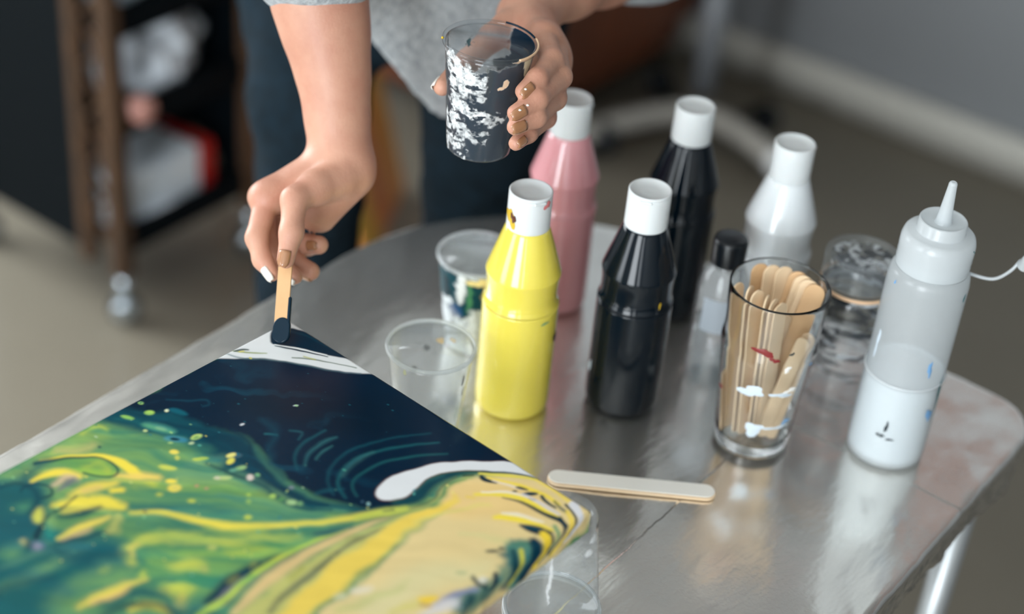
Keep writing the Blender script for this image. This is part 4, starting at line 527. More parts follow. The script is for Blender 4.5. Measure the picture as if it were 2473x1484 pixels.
 ([(229.2,39.5),(231.6,36.1),(234.0,32.8),(233.7,32.0),(233.0,31.8),(230.4,35.0),(227.8,38.2),(228.2,39.3)],(14,44,50),1,.9),([(238.3,31.5),(239.0,31.8),(240.2,32.2),(241.8,32.5),(243.6,32.3),(245.6,31.3),(247.8,29.9),(249.9,28.4),(251.3,27.4),(251.2,26.5),(250.3,25.9),(248.5,26.3),(246.0,27.0),(243.4,27.6),(241.4,27.9),(240.2,27.9),(239.3,27.9),(238.4,27.7),(237.6,27.6),(236.5,29.2)],(8,42,56),1,1),
 ([(242.4,27.5),(245.8,26.4),(250.8,24.7),(256.3,22.9),(261.5,21.2),(266.2,19.5),(270.7,17.7),(275.2,16.2),(279.6,15.0),(284.6,14.4),(290.0,14.1),(294.9,14.1),(298.3,14.0),(298.8,12.4),(297.3,10.8),(293.8,10.6),(288.8,10.4),(283.1,10.4),(277.8,11.0),(273.1,12.3),(268.6,14.1),(264.1,16.1),(259.7,18.1),(254.7,20.2),(249.5,22.4),(244.7,24.5),(241.4,26.0),(241.4,26.9)],(226,200,74),1.5,1),
 ([(247.2,27.4),(250.3,26.5),(254.7,25.2),(259.3,23.8),(262.9,22.7),(265.4,21.7),(267.2,20.9),(268.5,20.3),(269.4,19.8),(269.4,19.1),(268.7,18.7),(267.7,18.9),(266.2,19.3),(264.3,19.9),(261.9,20.7),(258.3,22.0),(253.8,23.6),(249.5,25.2),(246.5,26.2),(246.5,26.9)],(222,206,190),1.2,.9),
 ([(270.7,4.2),(273.6,4.1),(277.6,4.1),(282.1,4.1),(286.1,4.2),(289.6,4.3),(293.0,4.5),(296.2,4.8),(299.3,5.1),(302.4,5.6),(305.5,6.2),(308.2,6.8),(310.1,7.2),(310.8,6.2),(309.8,4.9),(307.8,4.3),(305.1,3.4),(301.8,2.6),(298.6,1.9),(295.4,1.4),(292.0,1.1),(288.6,0.9),(285.0,0.9),(281.0,1.1),(276.7,1.6),(272.8,2.2),(270.1,2.5),(269.9,3.4)],(226,200,84),2,1),
 ([(272.4,16.4),(272.4,17.1),(271.5,18.1),(270.1,19.2),(268.3,20.2),(266.6,20.8),(265.2,21.0),(264.5,20.7),(264.6,20.0),(265.4,19.0),(266.9,17.9),(268.6,17.0),(270.4,16.3),(271.7,16.1)],(8,40,54),1,1),([(279.2,14.5),(279.6,15.7),(279.2,17.5),(278.3,19.6),(276.9,21.6),(275.3,23.1),(273.9,23.8),(272.9,23.6),(272.5,22.5),(272.9,20.7),(273.8,18.5),(275.2,16.5),(276.8,15.0),(278.2,14.3)],(10,46,58),1,1),([(283.0,21.7),(283.1,22.3),(282.8,23.1),(282.0,23.9),(281.0,24.6),(280.0,25.0),(279.1,25.0),(278.6,24.7),(278.4,24.1),(278.8,23.3),(279.5,22.4),(280.5,21.8),(281.5,21.4),(282.4,21.3)],(8,40,52),1,1),([(268.3,23.4),(268.5,23.9),(268.4,24.5),(268.0,25.2),(267.5,25.8),(266.8,26.1),(266.2,26.2),(265.8,26.0),(265.6,25.5),(265.7,24.8),(266.0,24.1),(266.6,23.5),(267.2,23.2),(267.8,23.1)],(8,44,56),1,1),
 ([(282.8,17.0),(284.0,17.4),(285.8,18.1),(287.9,18.7),(290.1,19.0),(292.4,19.0),(294.8,18.7),(296.9,18.4),(298.4,18.3),(298.7,17.2),(297.6,16.3),(296.1,16.3),(293.9,16.4),(291.5,16.4),(289.4,16.2),(287.5,15.7),(285.6,14.9),(283.9,14.2),(282.6,13.6),(281.4,14.8)],(12,52,62),1,1),
 ([(293.1,13.2),(294.4,13.7),(296.4,14.5),(298.7,15.3),(300.7,15.9),(302.6,16.0),(304.5,16.0),(306.0,15.9),(307.1,15.8),(307.4,14.5),(306.2,13.4),(305.1,13.5),(303.6,13.6),(301.9,13.6),(300.3,13.5),(298.4,13.0),(296.3,12.4),(294.3,11.7),(293.0,11.3),(292.3,12.0)],(16,62,66),1.5,.9),
 ([(250.0,49.0),(252.0,47.1),(254.9,44.3),(258.2,41.3),(261.4,38.7),(264.4,36.5),(267.4,34.5),(270.6,32.7),(274.0,31.3),(277.8,30.4),(282.1,29.7),(286.5,29.2),(290.9,28.7),(295.5,28.0),(300.4,27.3),(304.7,26.7),(307.8,26.2),(308.3,24.1),(306.3,22.3),(303.1,22.4),(298.6,22.5),(293.5,22.7),(288.7,23.1),(284.2,23.5),(279.7,24.0),(275.2,24.7),(271.0,25.9),(267.3,27.7),(264.0,29.9),(261.1,32.3),(258.2,34.9),(255.3,38.0),(252.4,41.6),(249.9,44.8),(248.2,47.1),(248.6,48.6)],(227,204,72),1.5,1),
 ([(251.4,43.0),(253.7,40.7),(257.1,37.3),(260.8,33.7),(264.3,30.8),(267.8,28.6),(271.5,26.8),(274.8,25.3),(277.2,24.3),(277.2,23.3),(276.3,22.8),(273.9,23.6),(270.3,24.8),(266.4,26.5),(262.7,28.6),(259.1,31.7),(255.5,35.6),(252.4,39.2),(250.2,41.7),(250.5,42.7)],(226,216,196),1.2,.9),
 ([(272.9,24.1),(276.2,24.0),(280.9,23.7),(286.1,23.4),(290.6,23.1),(294.7,22.8),(298.7,22.4),(302.1,22.1),(304.6,21.9),(304.8,20.9),(303.9,19.9),(301.4,19.9),(297.8,20.0),(293.7,20.1),(289.6,20.3),(285.1,20.8),(280.1,21.4),(275.5,22.1),(272.3,22.5),(272.1,23.4)],(196,194,204),1.5,.9),
 ([(265.4,37.3),(267.7,36.2),(270.9,34.5),(274.7,32.8),(278.6,31.5),(282.7,30.8),(287.3,30.4),(292.0,30.1),(296.2,29.6),(300.0,29.0),(303.5,28.2),(306.6,27.5),(309.3,27.1),(311.6,27.2),(313.7,27.6),(315.5,28.0),(316.9,28.3),(317.9,27.0),(316.5,24.9),(315.2,24.5),(313.2,23.9),(310.7,23.3),(307.8,23.2),(304.9,23.7),(301.8,24.6),(298.4,25.6),(294.9,26.5),(290.8,27.2),(286.3,27.8),(281.7,28.5),(277.6,29.5),(273.7,31.2),(270.1,33.3),(267.1,35.2),(264.9,36.6),(265.0,37.1)],(6,42,58),1.2,1),
 ([(247.2,54.2),(249.3,53.1),(251.4,52.1),(251.3,51.1),(250.4,50.6),(248.2,51.4),(246.0,52.3),(246.1,53.5)],(222,192,86),1.5,.9),
 ([(275.6,57.8),(277.5,56.2),(280.3,53.9),(283.4,51.4),(286.3,49.3),(289.2,47.5),(292.4,45.6),(295.8,43.8),(299.2,42.2),(302.9,40.8),(306.8,39.6),(310.4,38.5),(312.9,37.8),(313.1,36.0),(311.5,34.7),(308.9,35.2),(305.1,35.9),(300.9,36.7),(296.8,37.7),(292.9,38.5),(288.8,39.5),(284.9,40.7),(281.3,42.7),(278.4,45.8),(276.1,49.5),(274.4,53.0),(273.1,55.3),(273.8,57.3)],(228,204,70),1.5,1),
 ([(276.1,49.7),(277.5,48.5),(279.5,46.8),(281.9,44.9),(284.8,43.1),(288.8,41.1),(293.9,39.0),(298.6,37.1),(301.9,35.8),(302.0,34.9),(301.1,34.3),(297.6,35.2),(292.6,36.7),(287.2,38.3),(282.9,40.1),(279.9,42.3),(277.7,44.7),(276.1,46.9),(274.9,48.4),(275.2,49.4)],(224,216,198),1.5,.9),
 ([(292.7,49.4),(294.8,49.4),(297.8,49.3),(301.1,49.1),(304.3,48.5),(307.5,47.4),(310.8,45.8),(313.9,44.2),(316.0,43.1),(316.1,39.5),(312.7,37.2),(310.3,37.8),(307.0,38.7),(303.3,39.8),(300.1,41.1),(297.6,42.7),(295.1,44.6),(293.1,46.3),(291.7,47.5),(291.7,48.7)],(4,40,56),1.5,1),
 ([(296.0,47.6),(297.1,47.0),(298.6,46.2),(300.3,45.4),(301.8,44.6),(303.3,43.8),(304.9,43.1),(306.3,42.4),(307.3,41.9),(307.3,41.5),(306.9,41.2),(305.8,41.5),(304.3,41.9),(302.5,42.5),(300.9,43.1),(299.4,44.0),(297.8,45.1),(296.5,46.2),(295.5,46.9),(295.6,47.3)],(30,80,92),1,.8),
 ([(301.2,10.1),(303.2,10.7),(306.1,11.5),(309.1,12.6),(311.8,14.0),(314.3,15.6),(316.7,17.6),(319.0,19.8),(321.0,22.4),(322.8,25.8),(324.6,30.0),(326.0,34.0),(327.1,36.8),(328.5,37.8),(329.2,36.6),(328.2,33.8),(326.7,29.7),(324.8,25.3),(322.7,21.3),(320.3,18.2),(317.7,15.6),(315.0,13.4),(312.2,11.5),(309.1,10.0),(305.8,9.0),(302.9,8.3),(301.0,7.7),(300.3,8.7)],(10,48,60),1,1),
 ([(302.8,7.2),(302.1,4.9),(302.5,2.3),(303.5,0.6),(304.7,0.0),(306.5,0.3),(309.1,1.8),(313.2,4.7),(318.1,8.7),(322.4,13.2),(325.5,18.8),(328.0,25.0),(329.5,29.2),(329.6,30.9),(328.7,30.8),(327.2,29.2),(325.1,25.6),(322.3,20.5),(319.5,16.2),(316.8,13.8),(314.1,12.3),(311.3,11.0),(308.1,9.7),(304.9,8.6),(302.8,7.2)],(204,204,208),1,1),
 # drips over the near edge
 ([(305.8,15.3),(307.7,16.5),(310.3,18.3),(313.0,20.3),(315.5,22.4),(317.9,24.8),(320.4,27.7),(322.7,30.6),(324.7,33.5),(326.4,36.5),(327.9,39.9),(329.2,43.0),(330.1,45.2),(332.7,46.7),(333.7,44.5),(332.8,42.3),(331.5,39.1),(329.8,35.4),(327.8,31.8),(325.4,28.4),(322.9,25.1),(320.1,21.9),(317.2,19.1),(314.1,16.7),(310.9,14.9),(308.2,13.5),(306.3,12.5),(305.0,13.3)],(224,196,78),1.5,1),
 ([(306.7,24.8),(308.8,25.7),(311.6,27.1),(314.6,28.8),(317.4,31.1),(320.4,34.8),(323.8,39.6),(326.8,44.3),(328.9,47.6),(330.6,48.1),(330.9,46.3),(328.8,43.1),(325.7,38.4),(322.2,33.3),(318.8,29.1),(315.4,26.2),(311.9,24.1),(309.0,22.6),(307.0,21.6),(305.6,22.5)],(8,46,60),1.2,1),
 ([(309.3,33.1),(311.4,34.2),(314.3,35.7),(317.3,37.6),(319.6,39.6),(321.8,42.8),(324.2,47.1),(326.3,51.3),(327.8,54.2),(329.5,55.1),(330.1,53.5),(328.7,50.6),(326.7,46.3),(324.3,41.5),(321.5,37.4),(318.2,34.6),(314.7,32.6),(311.6,31.2),(309.6,30.3),(308.4,31.1)],(120,150,104),1.5,1),
 ([(310.2,46.8),(311.7,47.4),(313.4,48.1),(314.9,49.1),(316.1,50.3),(318.6,53.3),(322.0,58.1),(325.4,62.8),(327.7,66.1),(333.2,67.3),(333.7,61.7),(331.3,58.5),(327.8,53.6),(323.9,48.5),(320.0,44.2),(316.1,41.6),(312.8,40.7),(310.6,40.7),(309.3,40.7),(307.6,43.3)],(222,192,58),1.5,1),
 ([(315.9,41.5),(317.3,42.7),(319.3,44.2),(321.4,46.0),(323.1,47.9),(324.8,50.4),(326.7,53.5),(328.3,56.5),(329.5,58.6),(331.0,59.3),(331.4,57.9),(330.3,55.8),(328.7,52.7),(326.9,49.3),(324.8,46.3),(322.5,44.0),(320.1,42.1),(318.0,40.7),(316.6,39.7),(315.5,40.0)],(14,54,62),1.2,1),
 ([(297.7,68.4),(299.0,63.3),(302.4,57.7),(306.0,53.7),(309.6,52.1),(313.4,52.0),(317.0,53.2),(320.1,55.3),(323.0,58.6),(326.0,62.8),(330.3,68.5),(334.7,75.1),(336.8,80.7),(335.7,85.1),(332.4,88.6),(328.0,89.8),(322.0,87.5),(314.7,82.8),(308.4,78.2),(303.5,75.0),(299.6,72.0),(297.7,68.4)],(70,116,104),4,1),
 ([(309.7,57.6),(311.2,58.3),(312.9,59.1),(314.1,60.1),(315.3,61.3),(318.0,64.9),(321.8,70.4),(325.4,75.9),(327.9,79.8),(333.8,81.5),(334.8,75.8),(332.3,71.9),(328.7,66.2),(324.6,60.1),(320.5,55.1),(316.3,51.8),(312.6,50.5),(310.3,50.3),(308.9,50.2),(306.6,53.2)],(6,48,64),2,1),
 ([(309.9,68.2),(311.1,69.4),(312.7,70.9),(314.6,72.9),(316.7,75.3),(319.2,78.8),(322.3,83.2),(325.1,87.4),(327.1,90.2),(329.8,90.9),(330.1,88.2),(328.1,85.4),(325.1,81.3),(321.8,76.9),(319.0,73.3),(316.6,70.6),(314.4,68.4),(312.7,66.8),(311.5,65.7),(309.5,65.8)],(190,184,62),1.5,1),
 ([(306.1,72.5),(307.6,74.0),(309.7,76.0),(312.0,78.3),(314.2,80.9),(316.9,84.6),(320.2,89.4),(323.4,94.0),(325.5,97.2),(329.3,98.2),(329.8,94.6),(327.7,91.4),(324.7,86.7),(321.2,81.6),(317.8,77.3),(314.6,74.3),(311.5,72.1),(309.0,70.7),(307.2,69.7),(305.4,70.1)],(10,54,66),2,1),
 ([(299.8,78.9),(299.9,79.7),(299.4,81.1),(298.4,82.7),(296.9,84.1),(295.5,85.2),(294.2,85.7),(293.4,85.5),(293.2,84.6),(293.7,83.3),(294.8,81.7),(296.2,80.2),(297.7,79.2),(299.0,78.7)],(24,52,56),1.5,.9),([(301.3,74.6),(301.5,75.3),(301.3,76.1),(300.7,76.8),(299.8,77.4),(298.8,77.6),(297.9,77.5),(297.3,77.0),(297.1,76.3),(297.3,75.5),(297.9,74.7),(298.8,74.2),(299.8,74.0),(300.6,74.1)],(30,60,62),1.5,.9),([(309.3,75.9),(309.5,77.1),(308.9,78.4),(307.6,79.8),(305.9,80.9),(304.1,81.4),(302.5,81.4),(301.5,80.7),(301.3,79.6),(301.9,78.2),(303.2,76.9),(304.9,75.8),(306.7,75.2),(308.3,75.3)],(44,86,88),3,.8),
 ([(270.4,92.0),(273.0,90.3),(276.6,87.9),(280.8,85.0),(284.7,82.0),(288.7,78.4),(292.9,74.3),(296.7,70.6),(299.3,68.0),(298.9,66.1),(297.1,65.4),(294.4,68.0),(290.6,71.7),(286.4,75.8),(282.5,79.4),(278.9,82.7),(275.1,85.9),(271.7,88.7),(269.4,90.7),(269.5,91.6)],(196,192,134),4,.7),
 ([(309.9,86.3),(310.5,88.6),(311.4,91.7),(312.0,94.8),(312.3,97.6),(312.2,100.4),(311.8,104.0),(311.3,108.2),(311.1,113.1),(311.2,118.8),(311.5,125.1),(311.8,130.8),(312.0,134.8),(320.3,143.7),(328.1,139.5),(328.0,135.6),(327.8,130.0),(327.6,123.9),(327.4,118.5),(327.2,114.1),(327.0,109.7),(326.7,105.1),(326.0,100.3),(324.6,95.4),(322.9,91.0),(321.3,87.7),(320.3,85.5),(313.3,80.9)],(92,122,104),4,1),
 ([(315.0,90.8),(319.4,97.8),(323.6,104.7),(326.6,105.7),(327.2,103.0),(322.9,96.1),(318.6,89.0),(315.6,88.0)],(150,156,112),3,.8),
 ([(312.0,98.5),(316.7,103.5),(321.2,108.4),(324.0,108.4),(323.7,105.3),(319.0,100.6),(314.2,95.9),(311.8,95.8)],(8,40,58),1.5,1),([(311.7,106.6),(316.8,112.6),(321.8,118.6),(323.5,118.8),(323.5,117.2),(318.5,111.2),(313.4,105.1),(311.7,104.9)],(44,84,84),2,.9),
 ([(303.8,111.7),(305.0,112.3),(306.9,113.1),(309.1,113.9),(311.3,114.3),(313.5,114.1),(315.6,113.5),(317.4,112.8),(318.7,112.3),(318.9,111.2),(317.8,110.2),(316.3,110.2),(314.2,110.2),(312.0,110.2),(310.2,110.1),(308.5,109.9),(306.7,109.6),(304.9,109.2),(303.7,109.0),(302.7,110.0)],(22,54,66),2,1),([(312.7,105.6),(313.4,106.7),(313.5,107.9),(313.2,109.1),(312.4,109.9),(311.3,110.2),(310.2,110.0),(309.2,109.3),(308.6,108.2),(308.4,107.0),(308.7,105.8),(309.5,105.0),(310.6,104.7),(311.7,104.9)],(206,206,196),2,.9),
 ([(298.4,111.2),(298.6,112.0),(298.3,113.2),(297.4,114.6),(296.2,115.9),(294.8,116.8),(293.7,117.1),(293.0,116.9),(292.8,116.1),(293.1,114.9),(294.0,113.6),(295.3,112.3),(296.6,111.4),(297.7,111.0)],(150,160,120),2,.8),
 ([(305.7,148.4),(306.4,146.0),(307.5,142.7),(308.7,138.9),(309.9,135.2),(311.3,131.2),(313.0,126.6),(314.6,122.4),(315.7,119.4),(314.4,116.8),(312.0,116.7),(310.6,119.4),(308.6,123.4),(306.5,127.8),(304.9,132.0),(304.0,136.3),(303.5,140.7),(303.3,144.5),(303.1,147.1),(304.2,148.7)],(120,128,160),3,1),
 ([(308.6,160.2),(310.1,157.7),(312.4,154.1),(314.8,150.2),(316.9,146.7),(318.6,143.5),(320.3,140.3),(321.7,137.4),(322.8,135.4),(321.1,131.0),(317.0,130.4),(315.7,132.2),(313.7,134.7),(311.6,137.8),(309.8,141.3),(308.4,145.6),(307.2,150.5),(306.2,155.1),(305.5,158.2),(306.6,160.3)],(196,194,196),4,.9),
 ([(294.9,152.6),(295.9,152.3),(297.5,151.8),(299.2,151.1),(300.6,150.0),(301.5,148.5),(302.1,146.7),(302.4,145.1),(302.7,144.0),(301.9,142.3),(300.3,142.1),(299.5,142.8),(298.4,143.7),(297.2,144.7),(296.3,145.7),(295.4,146.7),(294.5,148.1),(293.6,149.3),(292.9,150.2),(293.2,152.0)],(222,186,58),2,1),([(298.2,154.9),(300.9,153.3),(303.5,151.7),(303.4,150.6),(302.4,150.2),(299.7,151.8),(297.1,153.4),(297.2,154.4)],(150,100,50),2,.8),
 ([(321.7,136.0),(321.5,134.8),(321.3,133.2),(321.2,131.9),(321.3,131.5),(321.4,131.1),(321.8,129.9),(322.5,128.5),(323.0,127.5),(321.1,122.2),(316.2,121.3),(315.5,122.0),(314.3,123.2),(313.0,124.9),(312.2,127.5),(312.6,130.6),(313.5,133.1),(314.5,135.0),(315.0,136.2),(319.3,139.1)],(60,96,94),3,1),([(314.5,126.6),(320.1,131.9),(325.6,137.1),(327.6,137.0),(327.3,134.9),(321.7,129.6),(316.2,124.3),(314.2,124.4)],(14,52,62),2,.8),
 # far corner: bare white with a fresh navy stroke
 ([(0.3,77.2),(1.2,43.9),(0.6,17.1),(-5.1,-4.7),(40.7,-4.1),(70.0,-3.2),(102.6,-2.9),(88.0,9.8),(72.2,21.4),(54.1,30.8),(39.6,39.3),(26.7,49.3),(15.4,60.7)],(206,209,210),1.2,1),
 ([(0.7,67.1),(3.6,66.3),(7.8,65.1),(12.4,63.6),(16.4,61.7),(19.5,59.2),(22.3,56.3),(25.0,53.2),(27.9,50.4),(31.0,47.8),(34.1,45.2),(37.4,42.8),(40.8,40.4),(44.2,38.3),(47.7,36.2),(51.4,34.2),(55.4,32.1),(59.6,29.9),(64.1,27.7),(68.8,25.3),(73.3,22.5),(78.2,18.9),(83.3,14.8),(87.8,10.9),(90.9,8.2),(90.8,7.6),(90.2,7.4),(87.1,10.1),(82.5,14.0),(77.5,18.2),(72.6,21.7),(68.0,24.4),(63.3,26.6),(58.7,28.7),(54.3,30.9),(50.4,33.1),(46.8,35.2),(43.4,37.4),(40.0,39.6),(36.7,42.0),(33.4,44.5),(30.2,47.0),(27.1,49.6),(24.1,52.4),(21.3,55.4),(18.4,58.1),(15.3,60.5),(11.4,62.4),(7.0,64.0),(2.9,65.3),(0.0,66.3),(0.1,66.8)],(70,100,108),1.2,.8),
 ([(0.6,19.7),(1.2,16.1),(4.2,12.7),(7.3,9.8),(9.7,7.5),(12.3,5.7),(15.7,4.1),(19.9,2.4),(24.8,0.9),(30.4,-0.3),(36.5,-1.0),(43.3,-1.4),(50.5,-1.6),(59.7,-2.1),(69.3,-2.4),(74.4,-1.6),(72.0,1.2),(65.3,5.2),(58.9,8.7),(54.7,11.1),(50.9,12.9),(46.6,14.9),(41.2,17.2),(35.4,19.5),(30.3,22.0),(26.2,24.9),(22.8,27.9),(19.9,30.1),(17.9,31.5),(16.4,32.2),(14.1,31.5),(9.4,28.5),(3.9,24.0),(0.6,19.7)],(3,36,54),.7,1),
 ([(10.6,12.9),(12.7,11.7),(15.8,9.9),(19.3,8.0),(22.9,6.5),(26.7,5.5),(30.7,4.8),(34.9,4.2),(39.1,3.7),(43.8,3.2),(48.9,2.8),(53.5,2.5),(56.6,2.2),(56.7,1.8),(56.2,1.3),(52.9,1.5),(48.3,1.7),(43.1,2.0),(38.3,2.4),(34.0,2.8),(29.8,3.4),(25.7,4.1),(22.0,5.2),(18.3,6.8),(14.9,8.8),(11.9,10.8),(9.9,12.1),(10.0,12.6)],(8,56,74),1.5,.8),
 ([(19.7,32.7),(22.6,31.1),(26.7,28.8),(31.5,26.1),(36.4,23.4),(42.1,20.4),(48.4,17.0),(54.3,13.9),(58.3,11.8),(58.2,11.3),(57.6,11.0),(53.4,12.9),(47.4,15.7),(40.8,18.9),(35.0,21.8),(30.2,24.6),(25.6,27.5),(21.7,30.1),(19.0,31.9),(19.1,32.4)],(4,34,50),.6,1),
 ([(18.5,31.6),(21.3,29.8),(25.2,27.3),(29.9,24.5),(34.7,21.7),(40.2,18.8),(46.5,15.6),(52.3,12.8),(56.3,10.8),(56.2,10.2),(55.6,9.9),(51.5,11.8),(45.6,14.6),(39.2,17.6),(33.6,20.5),(28.8,23.3),(24.3,26.3),(20.5,28.9),(17.8,30.8),(17.9,31.3)],(222,224,224),.6,1),
 ([(1.3,61.2),(3.4,60.1),(6.5,58.5),(9.9,56.6),(13.1,54.5),(16.1,52.0),(19.2,49.1),(21.9,46.4),(23.7,44.5),(23.5,44.0),(23.0,43.8),(20.9,45.5),(18.0,47.9),(14.7,50.6),(11.6,52.9),(8.5,55.0),(5.2,57.1),(2.2,58.8),(0.2,60.1),(0.4,60.9)],(132,146,92),1,.9),([(3.5,60.4),(4.1,59.4),(5.0,58.0),(5.9,56.5),(6.8,55.2),(7.8,54.1),(8.8,53.0),(9.8,52.0),(10.5,51.3),(10.2,50.5),(9.3,50.1),(8.4,50.7),(7.2,51.4),(5.8,52.4),(4.7,53.5),(3.8,55.0),(3.1,56.7),(2.6,58.4),(2.2,59.5),(2.7,60.3)],(40,60,58),.8,.9),([(6.9,58.3),(8.0,56.7),(9.1,55.1),(8.7,54.3),(7.9,54.1),(6.8,55.7),(5.7,57.3),(6.1,58.1)],(206,196,90),.8,.9),
 ([(40.1,33.2),(42.1,31.6),(45.0,29.3),(48.3,26.7),(51.7,24.2),(54.9,22.0),(58.2,19.7),(61.8,17.4),(65.6,15.1),(70.2,12.5),(75.3,9.7),(80.1,7.1),(83.4,5.4),(83.3,4.8),(82.7,4.5),(79.4,6.3),(74.7,8.9),(69.5,11.7),(64.9,14.3),(61.0,16.5),(57.3,18.7),(53.9,20.8),(50.6,23.0),(47.3,25.6),(44.0,28.3),(41.2,30.7),(39.3,32.4),(39.5,33.0)],(78,96,80),.8,.9),([(45.9,25.6),(50.1,23.9),(54.2,22.2),(54.1,21.5),(53.2,21.0),(49.1,22.7),(45.0,24.3),(45.1,25.1)],(170,170,90),.8,.8),
 # combed teal threads in the navy, and one painted grey reflection
 ([(188.1,116.8),(185.5,115.8),(181.7,114.4),(177.8,112.7),(174.6,110.6),(172.0,108.2),(169.6,105.3),(167.6,102.0),(165.9,98.2),(164.5,93.7),(163.4,88.7),(162.9,83.3),(163.2,77.8),(164.5,72.2),(166.6,66.4),(169.3,60.4),(172.6,53.9),(176.9,46.2),(182.2,37.6),(187.2,29.7),(190.7,24.3),(190.5,23.7),(190.0,23.6),(186.3,29.0),(181.1,36.7),(175.6,45.2),(171.1,52.7),(167.7,59.1),(164.9,65.2),(162.7,71.0),(161.3,76.7),(160.9,82.4),(161.3,88.1),(162.3,93.3),(163.7,98.1),(165.6,102.3),(168.0,106.0),(170.8,109.2),(173.8,111.9),(177.6,114.2),(181.7,115.8),(185.5,117.0),(188.1,117.8),(188.5,117.5)],(26,92,98),1.8,.75),
 ([(179.5,120.7),(177.0,119.5),(173.3,117.9),(169.4,115.8),(166.0,113.3),(163.2,110.2),(160.5,106.6),(158.1,102.6),(156.2,98.2),(154.8,93.5),(153.8,88.3),(153.4,82.8),(153.7,76.9),(155.0,70.3),(157.1,63.1),(159.8,55.7),(162.9,48.5),(166.8,40.9),(171.5,33.0),(176.0,26.0),(179.1,21.0),(178.9,20.5),(178.4,20.4),(175.2,25.3),(170.7,32.3),(165.8,40.1),(161.8,47.6),(158.5,54.8),(155.5,62.1),(153.2,69.2),(151.7,75.9),(151.3,82.0),(151.8,87.8),(152.9,93.1),(154.4,98.1),(156.5,102.8),(159.1,107.1),(162.1,110.9),(165.3,114.2),(169.0,116.9),(173.2,119.0),(176.9,120.6),(179.4,121.7),(179.9,121.4)],(18,74,86),1.8,.7),
 ([(192.1,110.1),(189.9,108.9),(186.7,107.3),(183.4,105.3),(181.0,103.0),(179.3,100.5),(178.1,97.5),(177.3,94.1),(176.8,90.1),(176.8,85.3),(177.1,79.8),(177.9,74.1),(179.4,68.5),(181.8,63.1),(184.9,57.8),(188.4,52.5),(191.7,47.4),(195.1,42.3),(198.6,37.2),(201.8,32.7),(204.0,29.5),(203.9,29.0),(203.4,28.9),(201.0,31.9),(197.6,36.2),(193.8,41.2),(190.3,46.2),(186.9,51.2),(183.5,56.5),(180.4,62.0),(177.9,67.5),(176.3,73.1),(175.3,78.9),(174.9,84.5),(174.9,89.4),(175.4,93.7),(176.4,97.4),(178.0,100.7),(180.0,103.7),(182.9,106.3),(186.5,108.4),(189.8,109.9),(192.0,111.1),(192.5,110.8)],(30,96,98),1.6,.65),
 ([(170.1,102.2),(169.1,99.7),(167.6,96.3),(166.2,92.4),(165.3,88.4),(164.9,83.4),(165.0,77.5),(165.2,71.9),(165.3,68.1),(164.8,67.3),(164.1,67.5),(163.6,71.2),(162.8,76.4),(162.1,82.2),(162.2,87.5),(163.3,92.1),(165.1,96.4),(166.9,99.9),(168.0,102.3),(169.5,103.2)],(60,110,110),2.5,.5),
 ([(142.2,120.3),(140.0,119.2),(136.8,117.5),(133.5,115.4),(130.8,112.8),(128.5,109.5),(126.3,105.5),(124.5,101.1),(123.2,96.6),(122.7,91.4),(122.8,85.5),(123.2,80.1),(123.5,76.3),(122.9,75.6),(122.2,75.7),(121.8,79.4),(121.2,84.7),(120.8,90.6),(121.2,96.0),(122.6,100.9),(124.6,105.6),(127.1,109.9),(129.8,113.5),(133.0,116.4),(136.6,118.6),(139.8,120.2),(142.0,121.3),(142.5,121.1)],(24,86,96),1.8,.65),
 ([(142.9,113.5),(141.5,111.8),(139.4,109.4),(137.3,106.6),(135.7,103.7),(134.6,100.3),(133.7,96.4),(133.1,92.4),(132.8,88.8),(133.1,85.4),(133.9,81.8),(134.8,78.6),(135.4,76.4),(134.9,75.6),(134.2,75.6),(133.2,77.5),(131.7,80.3),(130.3,83.7),(129.6,87.4),(129.9,91.4),(130.8,95.8),(132.1,100.0),(133.6,103.8),(135.6,107.2),(138.1,110.2),(140.4,112.5),(141.9,114.2),(142.9,114.4)],(46,104,110),2,.6),([(143.8,103.2),(143.1,101.5),(142.0,98.9),(141.0,96.2),(140.3,93.8),(140.0,91.6),(139.8,89.2),(139.8,87.0),(139.8,85.5),(139.2,84.8),(138.6,84.9),(138.4,86.3),(138.0,88.4),(137.8,90.8),(138.0,93.3),(138.8,96.0),(140.0,98.9),(141.2,101.5),(142.0,103.2),(143.2,104.0)],(50,108,110),1.6,.6),
 ([(105.6,95.5),(107.1,94.3),(109.4,92.6),(111.8,91.1),(113.3,90.7),(113.9,91.3),(114.9,93.5),(115.8,95.9),(116.4,97.6),(117.2,98.1),(117.6,97.7),(117.0,96.0),(116.2,93.5),(115.1,90.9),(112.9,89.1),(110.6,89.7),(108.3,91.3),(106.1,93.2),(104.6,94.4),(104.8,95.2)],(30,88,98),1.5,.6),([(97.0,112.3),(100.5,109.3),(104.0,106.3),(103.6,105.1),(102.2,104.6),(98.8,107.6),(95.3,110.6),(95.7,111.9)],(24,90,100),1.2,.8),
 ([(81.8,100.3),(84.3,101.4),(87.8,102.7),(91.3,104.5),(94.4,106.6),(97.5,110.0),(101.2,114.8),(105.4,120.0),(109.9,124.6),(114.6,128.0),(119.2,130.6),(123.7,132.6),(128.3,134.3),(133.3,135.7),(138.5,136.7),(143.1,137.4),(146.3,137.9),(147.2,136.7),(145.7,135.0),(142.4,134.2),(137.8,133.1),(132.7,131.7),(128.1,130.1),(124.0,128.3),(120.0,126.4),(116.2,124.1),(112.7,121.5),(109.2,117.8),(105.5,112.9),(101.4,107.8),(97.0,103.3),(92.2,100.2),(87.6,98.4),(84.0,97.4),(81.5,96.6),(80.0,97.9)],(6,56,74),5,.7),
